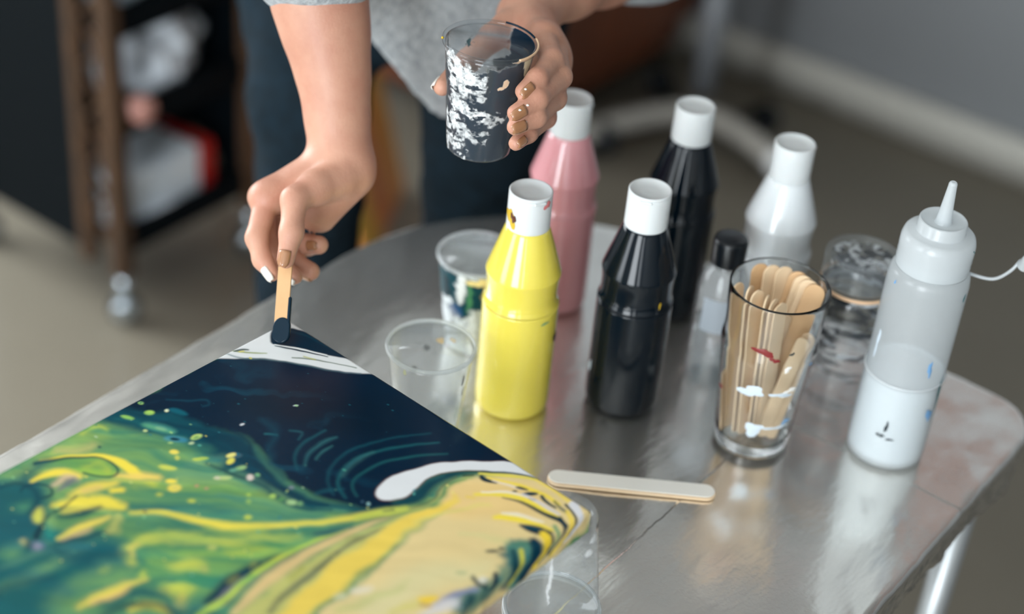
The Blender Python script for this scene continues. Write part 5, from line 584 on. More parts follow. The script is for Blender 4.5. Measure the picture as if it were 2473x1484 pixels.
 ([(15.9,139.0),(18.1,137.2),(21.1,134.5),(24.5,131.5),(27.4,128.6),(29.8,125.3),(32.0,121.7),(34.1,118.6),(35.9,116.5),(37.4,116.0),(38.6,116.3),(39.5,117.0),(40.0,117.6),(40.1,118.4),(39.6,119.8),(39.0,121.1),(38.6,122.1),(38.9,122.6),(39.4,122.6),(39.9,121.7),(40.7,120.4),(41.3,119.1),(41.2,117.7),(40.2,116.4),(38.7,115.3),(36.7,114.8),(34.8,115.5),(32.9,117.6),(30.8,120.8),(28.6,124.4),(26.2,127.6),(23.4,130.6),(20.2,133.7),(17.2,136.4),(15.2,138.3),(15.4,138.8)],(10,60,78),1.5,.8),
 ([(171.0,131.3),(171.6,129.7),(172.4,127.5),(173.4,125.0),(174.5,122.6),(175.9,120.0),(177.7,117.0),(179.4,114.3),(180.5,112.4),(180.1,111.4),(179.2,111.2),(177.7,112.9),(175.6,115.2),(173.4,117.9),(171.6,120.5),(170.5,123.2),(169.7,125.9),(169.2,128.3),(168.8,130.0),(169.7,131.4)],(18,74,86),2,.7),
 ([(182.3,3.9),(184.2,3.9),(186.7,3.9),(188.7,4.1),(188.3,3.6),(188.5,3.7),(190.2,6.5),(191.8,9.9),(192.9,12.3),(194.8,13.9),(195.9,12.7),(195.7,10.5),(195.4,7.0),(194.5,2.9),(191.6,-1.9),(186.8,-4.4),(183.3,-4.5),(180.6,-4.1),(178.9,-3.9),(178.1,0.2)],(34,52,64),4,.35),  # greyish reflection of the cup, painted into the navy
 ([(76.5,127.1),(79.8,127.2),(84.5,127.3),(89.5,127.7),(93.7,128.6),(96.8,130.2),(99.9,132.6),(103.7,135.5),(108.2,137.9),(113.2,139.3),(118.3,140.2),(123.3,140.9),(128.0,141.7),(132.5,142.7),(137.1,143.8),(141.8,144.8),(146.6,145.4),(151.5,145.6),(156.4,145.5),(161.4,145.0),(166.3,143.8),(171.6,141.5),(177.0,138.3),(181.7,135.2),(185.1,133.1),(184.9,132.2),(184.0,131.8),(180.4,133.6),(175.4,136.4),(169.7,139.1),(164.5,141.0),(159.7,141.9),(154.9,142.2),(150.1,142.1),(145.4,141.7),(140.9,141.0),(136.4,139.9),(131.8,138.6),(127.0,137.3),(122.0,136.5),(117.0,135.7),(112.3,134.9),(108.3,133.8),(104.9,132.1),(101.6,129.7),(97.8,127.1),(93.3,125.0),(88.3,124.3),(83.2,124.3),(78.6,124.6),(75.4,124.8),(75.1,125.9)],(2,40,58),2.5,.85),
 ([(92.8,164.2),(95.9,163.6),(100.3,162.7),(105.2,161.6),(109.9,160.6),(114.3,159.4),(118.9,158.2),(123.3,156.9),(127.4,155.8),(131.1,154.8),(134.5,153.8),(137.7,153.0),(141.0,152.6),(144.1,152.8),(147.4,153.5),(151.1,154.2),(155.1,154.3),(159.3,153.8),(163.7,153.0),(168.2,151.6),(172.8,149.4),(177.7,146.0),(182.9,141.6),(187.5,137.3),(190.7,134.4),(190.6,133.7),(189.8,133.5),(186.4,136.2),(181.4,140.1),(175.9,144.1),(170.9,147.1),(166.4,148.9),(162.0,150.0),(157.6,150.7),(153.6,151.1),(150.1,150.9),(146.8,150.3),(143.3,149.6),(139.5,149.3),(135.8,149.6),(132.3,150.3),(128.8,151.2),(125.0,152.3),(120.9,153.5),(116.6,154.9),(112.2,156.4),(107.9,157.7),(103.5,159.1),(98.8,160.6),(94.7,161.9),(91.8,162.8),(91.8,163.6)],(6,58,70),2.5,.9),
 ([(77.6,143.6),(80.1,143.3),(83.6,142.9),(87.4,142.7),(90.7,142.9),(93.8,143.6),(96.8,144.5),(99.3,145.7),(100.8,146.8),(102.1,149.1),(103.2,152.7),(103.9,156.3),(104.4,158.9),(105.3,159.6),(106.0,159.3),(105.9,156.9),(105.8,153.3),(105.2,149.4),(103.5,145.8),(100.4,143.1),(96.8,141.4),(93.1,140.4),(89.6,139.9),(86.0,140.0),(82.3,140.7),(79.0,141.5),(76.7,142.1),(76.6,142.9)],(5,60,74),3,.85),
 ([(4.6,168.9),(8.2,167.7),(13.2,166.0),(19.0,164.0),(24.6,161.9),(30.0,159.9),(35.7,157.7),(41.4,155.4),(46.8,152.8),(51.6,149.8),(56.0,146.4),(60.3,143.2),(64.8,140.6),(70.1,138.4),(76.0,136.6),(81.4,135.2),(85.2,134.2),(85.2,133.3),(84.2,132.7),(80.2,133.4),(74.5,134.4),(68.2,135.8),(62.4,137.7),(57.5,140.4),(53.1,143.7),(48.8,147.0),(44.2,150.0),(39.0,152.6),(33.4,154.9),(27.8,157.2),(22.4,159.4),(17.1,161.8),(11.7,164.2),(7.0,166.4),(3.7,167.9),(3.8,168.5)],(3,48,64),2.5,.8),
 ([(8.4,179.3),(10.5,177.6),(13.4,175.2),(17.1,172.7),(21.3,170.8),(26.5,169.7),(32.8,169.0),(39.3,168.3),(45.0,166.9),(49.7,164.3),(53.9,160.9),(57.3,157.7),(59.7,155.5),(59.5,154.8),(58.7,154.5),(56.0,156.5),(52.2,159.3),(47.7,162.2),(42.9,164.4),(37.5,165.7),(31.2,166.5),(24.9,167.3),(19.5,168.6),(15.2,170.9),(11.8,173.8),(9.1,176.5),(7.3,178.4),(7.5,179.1)],(20,92,96),3,.7),
 ([(15.6,284.5),(16.2,282.4),(17.0,279.4),(18.1,276.3),(19.7,274.0),(21.9,272.5),(24.5,271.3),(27.5,270.6),(30.4,270.3),(33.4,270.7),(36.8,271.5),(39.9,272.6),(42.1,273.9),(44.0,276.1),(46.0,279.4),(47.6,282.7),(48.8,285.0),(49.7,285.6),(50.3,285.1),(49.6,282.8),(48.6,279.4),(47.0,275.7),(44.5,272.3),(40.8,269.9),(36.7,268.3),(32.6,267.4),(28.8,267.1),(25.3,267.4),(22.0,268.4),(19.1,270.0),(16.8,272.0),(15.3,274.9),(14.6,278.4),(14.3,281.7),(14.0,283.9),(14.7,284.7)],(6,52,64),3,.8),
 ([(77.8,292.6),(82.0,293.1),(88.2,293.8),(95.0,294.2),(101.4,293.4),(107.0,291.1),(112.3,287.9),(117.1,284.1),(120.9,280.3),(123.6,276.2),(125.3,271.6),(126.4,267.4),(127.2,264.6),(126.6,263.8),(125.8,263.8),(124.4,266.4),(122.5,270.0),(120.0,273.9),(117.0,277.5),(113.2,280.9),(108.6,284.5),(103.6,287.6),(98.7,289.9),(93.3,290.9),(87.2,291.2),(81.4,291.1),(77.2,291.0),(76.8,291.8)],(12,72,80),5,.8),
 ([(104.8,345.6),(104.5,341.8),(104.0,336.5),(103.7,330.8),(103.9,326.1),(105.0,322.2),(106.9,318.3),(108.8,314.8),(110.2,312.3),(109.6,311.1),(108.2,310.9),(106.1,312.9),(102.8,315.7),(99.5,319.3),(97.4,323.6),(97.1,329.1),(97.9,335.3),(99.0,340.9),(99.7,344.7),(102.5,346.7)],(8,66,74),6,.8),
 ([(163.6,315.7),(164.1,312.0),(164.7,306.5),(165.7,300.7),(167.4,295.6),(169.9,291.2),(173.2,286.9),(176.8,283.1),(180.3,280.2),(184.3,278.4),(188.9,277.4),(193.2,276.8),(196.3,276.4),(196.7,275.4),(195.6,274.6),(192.3,274.5),(187.4,274.4),(181.9,274.8),(176.9,276.4),(172.6,279.5),(168.6,283.6),(165.3,288.3),(162.7,293.2),(161.3,299.0),(160.9,305.3),(160.9,311.0),(160.9,314.9),(162.2,316.2)],(8,60,68),3.5,.8),
 ([(157.6,278.2),(158.2,275.5),(159.1,271.6),(160.2,267.5),(161.5,264.2),(163.1,261.8),(165.2,259.6),(167.2,257.8),(168.7,256.5),(168.5,255.9),(167.8,255.7),(166.1,256.7),(163.6,258.1),(160.9,260.0),(158.8,262.6),(157.6,266.2),(156.9,270.7),(156.5,274.8),(156.2,277.6),(156.8,278.3)],(60,112,84),3,.8),
 # cells
 ([(6.9,152.5),(7.3,153.1),(7.2,153.9),(6.6,154.6),(5.8,155.1),(4.8,155.3),(3.8,155.2),(3.1,154.8),(2.8,154.2),(2.9,153.4),(3.4,152.7),(4.3,152.2),(5.3,152.0),(6.2,152.1)],(120,168,104),.8,1),([(5.6,153.0),(5.8,153.3),(5.9,153.6),(5.7,154.0),(5.5,154.3),(5.1,154.4),(4.7,154.5),(4.4,154.3),(4.2,154.1),(4.2,153.7),(4.3,153.3),(4.6,153.0),(5.0,152.9),(5.3,152.8)],(10,60,70),.6,1),([(20.6,153.7),(21.3,154.7),(21.5,156.1),(21.1,157.5),(20.2,158.9),(18.9,159.7),(17.6,160.0),(16.4,159.6),(15.7,158.6),(15.5,157.3),(15.9,155.8),(16.8,154.5),(18.1,153.6),(19.4,153.3)],(120,172,100),1.2,1),([(26.7,145.0),(27.1,145.5),(27.2,146.2),(27.0,146.8),(26.6,147.3),(25.9,147.5),(25.2,147.5),(24.6,147.2),(24.2,146.7),(24.1,146.1),(24.3,145.4),(24.8,144.9),(25.4,144.7),(26.1,144.7)],(190,206,180),.8,1),
 ([(16.5,169.1),(16.6,169.9),(15.9,171.0),(14.3,172.3),(12.3,173.4),(10.3,174.1),(8.5,174.3),(7.5,173.9),(7.4,173.1),(8.2,171.9),(9.7,170.7),(11.7,169.6),(13.8,168.9),(15.5,168.7)],(122,176,92),1.2,1),([(38.7,136.6),(39.0,137.9),(37.9,139.7),(35.7,141.7),(32.8,143.4),(29.8,144.6),(27.3,145.0),(25.7,144.5),(25.5,143.2),(26.6,141.3),(28.8,139.3),(31.7,137.6),(34.7,136.4),(37.2,136.1)],(10,82,98),1.5,1),([(49.9,156.7),(49.9,158.6),(47.5,161.3),(43.2,164.3),(37.8,166.8),(32.3,168.6),(28.0,169.1),(25.5,168.3),(25.5,166.4),(27.9,163.7),(32.2,160.7),(37.7,158.1),(43.1,156.4),(47.4,155.9)],(70,138,120),2.5,.95),([(43.2,159.8),(43.3,160.6),(42.6,161.6),(41.2,162.6),(39.4,163.5),(37.6,164.0),(36.0,164.1),(35.1,163.7),(34.9,162.9),(35.6,161.8),(37.0,160.8),(38.8,159.9),(40.7,159.4),(42.2,159.4)],(110,160,130),1.5,.8),
 ([(62.9,156.6),(63.5,158.3),(62.6,160.7),(60.5,163.5),(57.5,166.0),(54.3,167.8),(51.5,168.5),(49.6,167.9),(49.1,166.3),(49.9,163.8),(52.1,161.1),(55.0,158.5),(58.2,156.7),(61.1,156.1)],(74,136,138),1.5,1),([(58.4,160.5),(58.8,161.3),(58.5,162.3),(57.8,163.5),(56.7,164.4),(55.4,165.0),(54.2,165.2),(53.4,164.9),(53.0,164.1),(53.2,163.1),(53.9,161.9),(55.1,161.0),(56.3,160.4),(57.5,160.2)],(4,36,54),1,1),([(65.5,145.0),(66.5,146.1),(67.0,147.8),(67.0,149.9),(66.4,151.9),(65.5,153.4),(64.3,154.2),(63.1,154.1),(62.1,153.1),(61.6,151.3),(61.6,149.3),(62.2,147.2),(63.2,145.7),(64.4,144.9)],(170,196,110),1,1),([(65.1,148.0),(65.5,148.5),(65.8,149.3),(65.8,150.3),(65.5,151.2),(65.1,151.9),(64.5,152.3),(63.9,152.2),(63.4,151.7),(63.2,150.9),(63.1,149.9),(63.4,149.0),(63.9,148.2),(64.5,147.9)],(110,150,92),1,1),
 ([(58.5,166.8),(58.9,167.3),(58.9,168.0),(58.6,168.7),(58.1,169.2),(57.4,169.6),(56.7,169.6),(56.1,169.4),(55.7,168.9),(55.7,168.2),(56.0,167.5),(56.5,166.9),(57.2,166.6),(57.9,166.5)],(150,178,110),.8,1),([(68.3,154.9),(68.8,155.5),(69.0,156.3),(68.9,157.2),(68.4,158.0),(67.8,158.6),(67.0,158.8),(66.4,158.6),(65.9,158.0),(65.6,157.2),(65.8,156.3),(66.2,155.4),(66.9,154.9),(67.6,154.7)],(176,188,140),.8,1),([(73.8,153.3),(74.1,153.7),(74.2,154.2),(74.1,154.7),(73.7,155.1),(73.2,155.3),(72.7,155.2),(72.2,155.0),(71.9,154.6),(71.8,154.1),(71.9,153.6),(72.3,153.2),(72.8,153.0),(73.4,153.0)],(130,180,130),.8,1),([(33.8,170.9),(34.3,171.4),(34.5,172.1),(34.3,172.7),(33.9,173.2),(33.2,173.5),(32.5,173.4),(31.8,173.0),(31.3,172.5),(31.1,171.8),(31.3,171.2),(31.7,170.7),(32.4,170.5),(33.2,170.5)],(180,194,130),.8,1),
 ([(69.5,170.8),(70.2,171.8),(70.3,173.1),(69.8,174.4),(68.9,175.4),(67.6,176.0),(66.2,176.1),(65.0,175.6),(64.3,174.6),(64.2,173.3),(64.7,172.0),(65.6,170.9),(67.0,170.3),(68.3,170.3)],(222,204,90),1,1),([(74.7,174.7),(75.4,175.5),(75.7,176.3),(75.6,177.0),(75.2,177.5),(74.4,177.6),(73.5,177.4),(72.7,176.9),(72.0,176.1),(71.7,175.3),(71.7,174.6),(72.2,174.1),(72.9,174.0),(73.8,174.2)],(186,190,90),1,1),([(88.6,158.9),(89.0,159.8),(88.7,161.5),(87.7,163.6),(86.3,165.6),(84.7,167.2),(83.2,168.0),(82.2,168.0),(81.8,167.0),(82.1,165.3),(83.1,163.2),(84.5,161.2),(86.1,159.6),(87.6,158.8)],(176,190,82),1.2,1),([(81.9,183.0),(82.1,184.1),(81.2,185.6),(79.4,187.3),(77.1,188.9),(74.7,190.1),(72.7,190.5),(71.5,190.2),(71.3,189.1),(72.2,187.6),(74.0,185.9),(76.3,184.3),(78.7,183.1),(80.7,182.7)],(196,200,86),1.5,1),
 ([(102.9,139.9),(103.4,141.0),(103.0,142.5),(101.9,144.1),(100.1,145.4),(98.2,146.2),(96.5,146.3),(95.3,145.8),(94.8,144.6),(95.2,143.1),(96.3,141.6),(98.0,140.3),(99.9,139.5),(101.7,139.3)],(60,90,100),1,.9),([(98.6,141.7),(99.3,142.6),(99.5,143.9),(99.3,145.5),(98.6,147.0),(97.6,148.0),(96.5,148.5),(95.5,148.3),(94.8,147.4),(94.6,146.1),(94.8,144.5),(95.5,143.0),(96.5,141.9),(97.6,141.5)],(220,210,120),1,1),([(101.6,145.5),(102.6,146.3),(103.4,147.7),(103.8,149.3),(103.7,150.9),(103.2,152.2),(102.3,152.9),(101.2,152.8),(100.2,152.0),(99.4,150.6),(99.0,149.0),(99.1,147.4),(99.6,146.1),(100.5,145.4)],(206,196,84),1,1),([(113.7,145.5),(114.4,146.5),(114.5,147.9),(114.2,149.7),(113.4,151.4),(112.3,152.7),(111.2,153.3),(110.2,153.1),(109.5,152.2),(109.4,150.7),(109.7,149.0),(110.5,147.3),(111.6,146.0),(112.7,145.4)],(150,178,110),1.2,1),([(111.5,152.1),(112.0,152.8),(112.2,153.8),(112.0,155.0),(111.4,156.0),(110.6,156.7),(109.8,157.0),(109.0,156.8),(108.5,156.2),(108.3,155.1),(108.5,154.0),(109.0,152.9),(109.8,152.2),(110.7,151.9)],(120,162,120),1.2,1),
 ([(115.6,160.3),(115.9,161.4),(115.4,163.5),(114.1,166.0),(112.3,168.6),(110.5,170.7),(108.8,171.9),(107.7,171.9),(107.4,170.8),(107.9,168.8),(109.2,166.2),(110.9,163.7),(112.8,161.6),(114.5,160.4)],(170,188,120),1.2,1),([(110.8,167.7),(111.2,168.4),(111.2,169.2),(110.9,170.1),(110.2,170.9),(109.2,171.3),(108.3,171.4),(107.6,171.1),(107.1,170.4),(107.1,169.5),(107.5,168.6),(108.2,167.9),(109.1,167.4),(110.0,167.4)],(190,186,160),1,1),([(125.8,149.8),(126.9,151.0),(127.3,152.3),(127.2,153.5),(126.5,154.2),(125.3,154.5),(124.0,154.1),(122.6,153.2),(121.6,152.0),(121.1,150.7),(121.2,149.6),(122.0,148.8),(123.1,148.6),(124.5,149.0)],(206,190,180),1.2,1),([(127.0,144.6),(127.6,145.3),(127.8,146.2),(127.6,146.9),(127.0,147.5),(126.3,147.8),(125.4,147.7),(124.6,147.2),(124.1,146.5),(123.9,145.7),(124.1,144.9),(124.6,144.3),(125.4,144.1),(126.3,144.2)],(140,178,110),1,1),
 ([(152.8,152.5),(153.5,153.4),(153.7,154.5),(153.5,155.5),(152.7,156.2),(151.7,156.6),(150.6,156.4),(149.6,155.8),(148.9,154.9),(148.7,153.8),(148.9,152.8),(149.6,152.0),(150.7,151.7),(151.8,151.9)],(126,172,104),1.2,1),([(159.6,150.4),(160.0,151.1),(160.0,152.0),(159.6,152.9),(158.9,153.6),(158.0,154.0),(157.1,154.1),(156.4,153.8),(156.0,153.1),(156.0,152.2),(156.4,151.3),(157.1,150.6),(158.0,150.1),(158.9,150.1)],(70,130,90),1.5,.9),([(167.1,146.3),(167.6,147.3),(167.6,148.5),(167.0,149.8),(165.9,151.0),(164.6,151.6),(163.3,151.8),(162.3,151.3),(161.8,150.4),(161.8,149.1),(162.5,147.8),(163.5,146.7),(164.8,146.0),(166.1,145.8)],(124,170,140),1.5,1),([(170.6,143.2),(171.1,143.9),(171.2,144.6),(170.9,145.4),(170.4,145.9),(169.7,146.2),(168.9,146.2),(168.2,145.8),(167.8,145.1),(167.7,144.4),(167.9,143.6),(168.4,143.1),(169.2,142.8),(169.9,142.9)],(90,140,110),1.5,.9),([(155.5,136.8),(155.9,137.4),(156.1,138.2),(155.8,139.0),(155.3,139.5),(154.6,139.8),(153.8,139.7),(153.1,139.3),(152.6,138.7),(152.5,137.9),(152.7,137.2),(153.3,136.6),(154.0,136.3),(154.8,136.4)],(110,120,130),1.2,1),
 ([(92.6,191.4),(93.2,192.4),(93.0,193.7),(92.3,195.2),(91.1,196.5),(89.6,197.4),(88.1,197.7),(87.0,197.3),(86.5,196.3),(86.6,195.0),(87.3,193.5),(88.6,192.2),(90.1,191.3),(91.5,191.0)],(226,206,80),1.2,1),([(99.9,193.3),(101.0,194.7),(101.2,196.6),(100.7,198.6),(99.4,200.4),(97.6,201.4),(95.6,201.7),(94.0,201.0),(92.9,199.6),(92.6,197.7),(93.1,195.7),(94.4,194.0),(96.3,192.9),(98.2,192.6)],(222,202,84),1.2,1),([(98.9,194.4),(99.5,195.2),(99.6,196.2),(99.2,197.2),(98.4,198.1),(97.4,198.5),(96.3,198.6),(95.4,198.1),(94.8,197.4),(94.7,196.3),(95.1,195.3),(95.9,194.5),(96.9,194.0),(98.0,194.0)],(204,190,100),1.2,.8),([(117.7,195.1),(118.1,195.8),(118.2,196.7),(117.7,197.7),(116.9,198.6),(115.9,199.1),(114.9,199.1),(114.1,198.8),(113.6,198.1),(113.6,197.1),(114.0,196.1),(114.8,195.3),(115.8,194.8),(116.8,194.7)],(176,184,80),1.5,1),([(96.3,207.4),(96.9,208.1),(97.1,209.0),(96.9,209.9),(96.3,210.5),(95.4,210.8),(94.4,210.7),(93.5,210.3),(92.9,209.5),(92.7,208.7),(92.9,207.8),(93.6,207.2),(94.4,206.9),(95.4,206.9)],(172,180,80),1.5,.9),
 ([(139.7,163.7),(140.3,164.4),(140.6,165.2),(140.5,165.9),(140.1,166.3),(139.4,166.5),(138.5,166.3),(137.7,165.7),(137.1,165.0),(136.8,164.2),(136.9,163.5),(137.3,163.1),(138.1,162.9),(138.9,163.1)],(120,164,96),1.2,1),([(145.0,168.3),(145.5,169.0),(145.8,169.9),(145.6,170.7),(145.1,171.2),(144.3,171.4),(143.4,171.3),(142.6,170.8),(142.0,170.0),(141.7,169.2),(141.9,168.4),(142.4,167.9),(143.2,167.6),(144.1,167.8)],(140,170,90),1.2,1),([(157.1,178.6),(157.7,179.5),(157.8,180.5),(157.4,181.6),(156.6,182.4),(155.6,182.8),(154.5,182.8),(153.6,182.3),(153.0,181.5),(152.8,180.4),(153.2,179.4),(154.0,178.5),(155.1,178.1),(156.2,178.1)],(176,186,76),1.5,1),([(163.4,216.5),(164.1,217.4),(164.2,218.5),(163.8,219.6),(162.9,220.5),(161.8,221.0),(160.6,221.0),(159.6,220.5),(159.0,219.6),(158.9,218.5),(159.3,217.4),(160.1,216.5),(161.3,216.0),(162.4,216.0)],(150,168,100),2,.9),
 ([(76.6,114.1),(77.0,114.5),(77.2,115.2),(77.2,116.1),(76.9,116.9),(76.5,117.6),(76.0,117.9),(75.5,117.8),(75.1,117.4),(74.9,116.6),(74.9,115.8),(75.2,115.0),(75.6,114.3),(76.1,114.0)],(196,200,204),.6,1),([(87.9,69.9),(88.1,70.3),(88.1,71.0),(87.9,71.8),(87.5,72.5),(87.0,73.1),(86.5,73.4),(86.1,73.3),(85.9,72.9),(85.9,72.3),(86.1,71.5),(86.5,70.7),(87.0,70.2),(87.5,69.9)],(176,186,196),.5,1),([(204.3,109.9),(204.7,110.5),(204.9,111.1),(204.8,111.7),(204.5,112.1),(203.9,112.2),(203.3,112.0),(202.6,111.5),(202.2,110.9),(202.0,110.3),(202.1,109.7),(202.4,109.3),(203.0,109.2),(203.6,109.4)],(130,170,170),.8,1),([(199.7,111.5),(200.0,111.9),(200.2,112.4),(200.1,112.9),(199.9,113.2),(199.4,113.2),(198.9,113.1),(198.5,112.8),(198.1,112.3),(198.0,111.8),(198.0,111.4),(198.3,111.1),(198.7,111.0),(199.2,111.1)],(60,90,110),.7,.8),
 ([(106.5,184.5),(106.9,185.1),(107.1,185.6),(107.0,186.2),(106.7,186.5),(106.1,186.7),(105.5,186.6),(104.9,186.2),(104.4,185.7),(104.2,185.1),(104.3,184.6),(104.7,184.2),(105.2,184.1),(105.9,184.2)],(196,150,110),.8,.8),([(113.3,181.2),(113.6,181.7),(113.7,182.3),(113.5,182.9),(113.0,183.4),(112.5,183.6),(111.8,183.6),(111.3,183.3),(110.9,182.9),(110.9,182.3),(111.1,181.7),(111.5,181.2),(112.1,181.0),(112.7,181.0)],(186,150,110),.8,.8),([(26.7,206.1),(27.1,206.5),(27.2,207.1),(27.1,207.6),(26.8,208.0),(26.2,208.1),(25.6,208.1),(25.1,207.8),(24.7,207.3),(24.5,206.8),(24.6,206.3),(25.0,205.9),(25.5,205.7),(26.1,205.8)],(20,60,70),1,.9),([(103.4,226.2),(103.9,226.8),(104.0,227.5),(103.8,228.2),(103.3,228.7),(102.5,229.0),(101.8,229.0),(101.1,228.6),(100.6,228.1),(100.5,227.4),(100.7,226.7),(101.2,226.1),(101.9,225.8),(102.7,225.9)],(110,100,50),1.2,.9),
 ([(188.7,89.5),(189.0,90.0),(189.1,90.6),(188.9,91.2),(188.4,91.7),(187.8,92.0),(187.2,91.9),(186.7,91.6),(186.3,91.1),(186.3,90.5),(186.5,89.8),(187.0,89.4),(187.6,89.1),(188.2,89.1)],(70,150,150),.6,.0),([(218.8,78.6),(219.1,79.1),(219.3,79.6),(219.2,80.0),(219.0,80.3),(218.5,80.4),(218.0,80.2),(217.6,79.9),(217.2,79.4),(217.1,78.9),(217.2,78.5),(217.4,78.2),(217.8,78.1),(218.3,78.2)],(80,160,150),.7,.8),([(216.5,75.8),(216.8,76.2),(216.9,76.7),(216.8,77.1),(216.5,77.4),(216.1,77.5),(215.7,77.4),(215.3,77.1),(215.0,76.7),(214.9,76.2),(215.0,75.8),(215.3,75.5),(215.7,75.4),(216.1,75.5)],(80,150,140),.7,.7),([(229.0,54.9),(229.4,55.3),(229.5,55.9),(229.4,56.3),(229.2,56.6),(228.7,56.7),(228.2,56.5),(227.8,56.2),(227.4,55.7),(227.3,55.1),(227.4,54.7),(227.6,54.4),(228.1,54.3),(228.6,54.5)],(210,200,120),.7,.8),([(237.2,56.7),(237.5,57.2),(237.6,57.7),(237.5,58.3),(237.1,58.7),(236.6,58.8),(236.1,58.7),(235.6,58.4),(235.3,57.9),(235.2,57.3),(235.3,56.7),(235.7,56.4),(236.2,56.2),(236.7,56.3)],(220,205,120),1,.8),
]

def painting():
    t = thing('painting', 'canvas covered in poured navy, green, yellow and peach paint, raised on the table', 'painting', (ORG.x, ORG.y, ORG.z - CT/1000), math.radians(-3.8))
    g = .6; ov = 22.; us = np.arange(-ov, CW+ov+.01, g); vs = np.arange(-ov, CL+ov+.01, g)
    U, V = np.meshgrid(us, vs, indexing='ij'); nu, nv = U.shape; U = U.ravel().astype(np.float32); V = V.ravel().astype(np.float32)
    # fold the sheet over the edges of the stretcher
    r = 3.2; lu, lv = np.clip(U, r, CW-r), np.clip(V, r, CL-r); du, dv = U-lu, V-lv; d = np.hypot(du, dv); dd = np.maximum(d, 1e-6)
    a = np.minimum(d/r, math.pi/2); rad = r*np.sin(a); z = -r*(1-np.cos(a)) - np.clip(d - r*math.pi/2, 0, CT-r-.6)
    rad = rad + np.where(d > r*1.2, fnoise(U, V, 9, 3, 2)*.5, 0)
    X = lu + du/dd*rad; Y = lv + dv/dd*rad; z = z + fnoise(U, V, 30, 12, 2)*.12
    # colours
    Uw = U + fnoise(U, V, 22, 60, 3)*.9; Vw = V + fnoise(U, V, 22, 70, 3)*.9
    C = np.tile(np.array(lin((84, 132, 92)), np.float32), (len(U), 1)); A = np.ones(len(U), np.float32)
    Us = Uw + fnoise(U, V, 34, 160, 4)*4.2; Vs = Vw + fnoise(U, V, 34, 170, 4)*4.2
    for sh in POUR:                       # wide soft fields feather into one another, narrow strokes keep their line
        if sh[2] >= 4: paint_on(C, A, Us, Vs, [sh])
        else: paint_on(C, A, Uw, Vw, [(sh[0], sh[1], sh[2]*1.25, sh[3])])
    # tiny cells drifting in the teal and green
    rs = np.random.RandomState(4); sp = []
    for _ in range(150):
        u, v = rs.uniform(0, 250), rs.uniform(20, 300); rr = rs.choice([.35, .5, .7, 1.1]); c = [(120, 170, 120), (180, 190, 110), (40, 110, 115), (150, 180, 150), (196, 190, 90)][rs.randint(5)]
        k = np.argmin((U-u)**2 + (V-v)**2); lum = C[k].sum()
        if lum > .75: continue
        if lum < .08: c = (20, 80, 95); rr *= .7
        th = np.linspace(0, 2*math.pi, 9)[:-1]; sp.append(([(u + 1.5*rr*math.cos(q), v + rr*math.sin(q)) for q in th], c, .35, .75))
    paint_on(C, A, Uw, Vw, sp)
    # faint combed streaks along the flow
    al = U*.79 - V*.61; ac = U*.61 + V*.79; s = fnoise(al*.10 + fnoise(U, V, 40, 90, 2)*3, ac + fnoise(U, V, 30, 99, 2)*6, 9, 95, 3)
    lum = C.mean(1); C *= (1 + .12*s*np.clip(lum*8, 0, 1)*np.clip(1.5 - lum*2.6, .12, 1))[:, None]
    s2 = fnoise(al*.14 + fnoise(U, V, 60, 190, 3)*6, ac + fnoise(U, V, 45, 195, 2)*9, 15, 198, 4); gk = np.clip((C[:, 1] - C[:, 0]*1.12)*9, 0, 1)*np.clip(lum*10 - .4, 0, 1)
    C[:, 0] *= 1 + .75*s2*gk; C[:, 1] *= 1 + .32*s2*gk; C[:, 2] *= 1 - .12*s2*gk
    s3 = np.clip(fnoise(al*.2 + fnoise(U, V, 30, 290, 3)*9, ac + fnoise(U, V, 40, 295, 3)*14, 13, 298, 4) - .15, 0, 1)*np.clip(1 - lum*18, 0, 1)*np.clip((V - 40)/60, 0, 1)
    C += (s3*.5)[:, None]*np.array(lin((10, 66, 82)), np.float32)[None]
    Q = (np.arange(nu-1)[:, None]*nv + np.arange(nv-1)[None]).ravel(); Q = np.column_stack([Q, Q+nv, Q+nv+1, Q+1])
    ok = (d[Q].max(1) < r*math.pi/2 + CT + 1); Q = Q[ok]
    o = np_obj('paint_layer', np.column_stack([X, -Y, z + CT])/1000, Q[:, ::-1], M_pour, t); set_paint(o, np.clip(C*1.02, 0, 1), A)
    o['label'] = 'glossy poured paint with marbled swirls and cells'
    bm = bmesh.new(); m_ = 1.2
    for c, s_ in ((((CW/2), 10), (CW-2*m_, 18)), ((CW/2, CL-10), (CW-2*m_, 18)), ((10, CL/2), (18, CL-2*m_)), ((CW-10, CL/2), (18, CL-2*m_))):
        box(bm, (c[0]/1000, -c[1]/1000, (CT-2)/2000), (s_[0]/1000, s_[1]/1000, (CT-2)/1000))
    bm_obj('stretcher_bars', bm, M_wood2, t, smooth=False)
painting()

# ------------------------------------------------------------------ paint bottles
BOT = smooth_prof([(0, 0), (.022, .0), (.0275, .0008), (.0312, .004), (.0325, .009), (.0327, .03), (.0327, .075), (.0327, .1085), (.0326, .1105)], 3)
BOT += [(.0322, .1125), (.0312, .1145), (.0305, .117), (.0303, .121), (.0304, .128), (.0309, .135), (.0316, .1395), (.0319, .1410), (.0319, .1418), (.0316, .1428), (.0285, .1527), (.0240, .1670), (.0196, .1810), (.0180, .1850), (.0150, .188), (0, .189)]
def flute(t, r, z):
    k = max(0, min(1, (z-.146)/.006))*max(0, min(1, (.182-z)/.006)); return r*(1 + .0035*k*abs(math.cos(8*t)))
CAPP = [(.0160, .1835), (.0180, .184), (.0182, .186), (.0181, .2135), (.0181, .2142), (.0177, .2150), (.0177, .2158), (.0181, .2166), (.0180, .2178), (.0172, .2186), (.0163, .2184), (.0155, .2172), (.008, .2164), (0, .2162)]
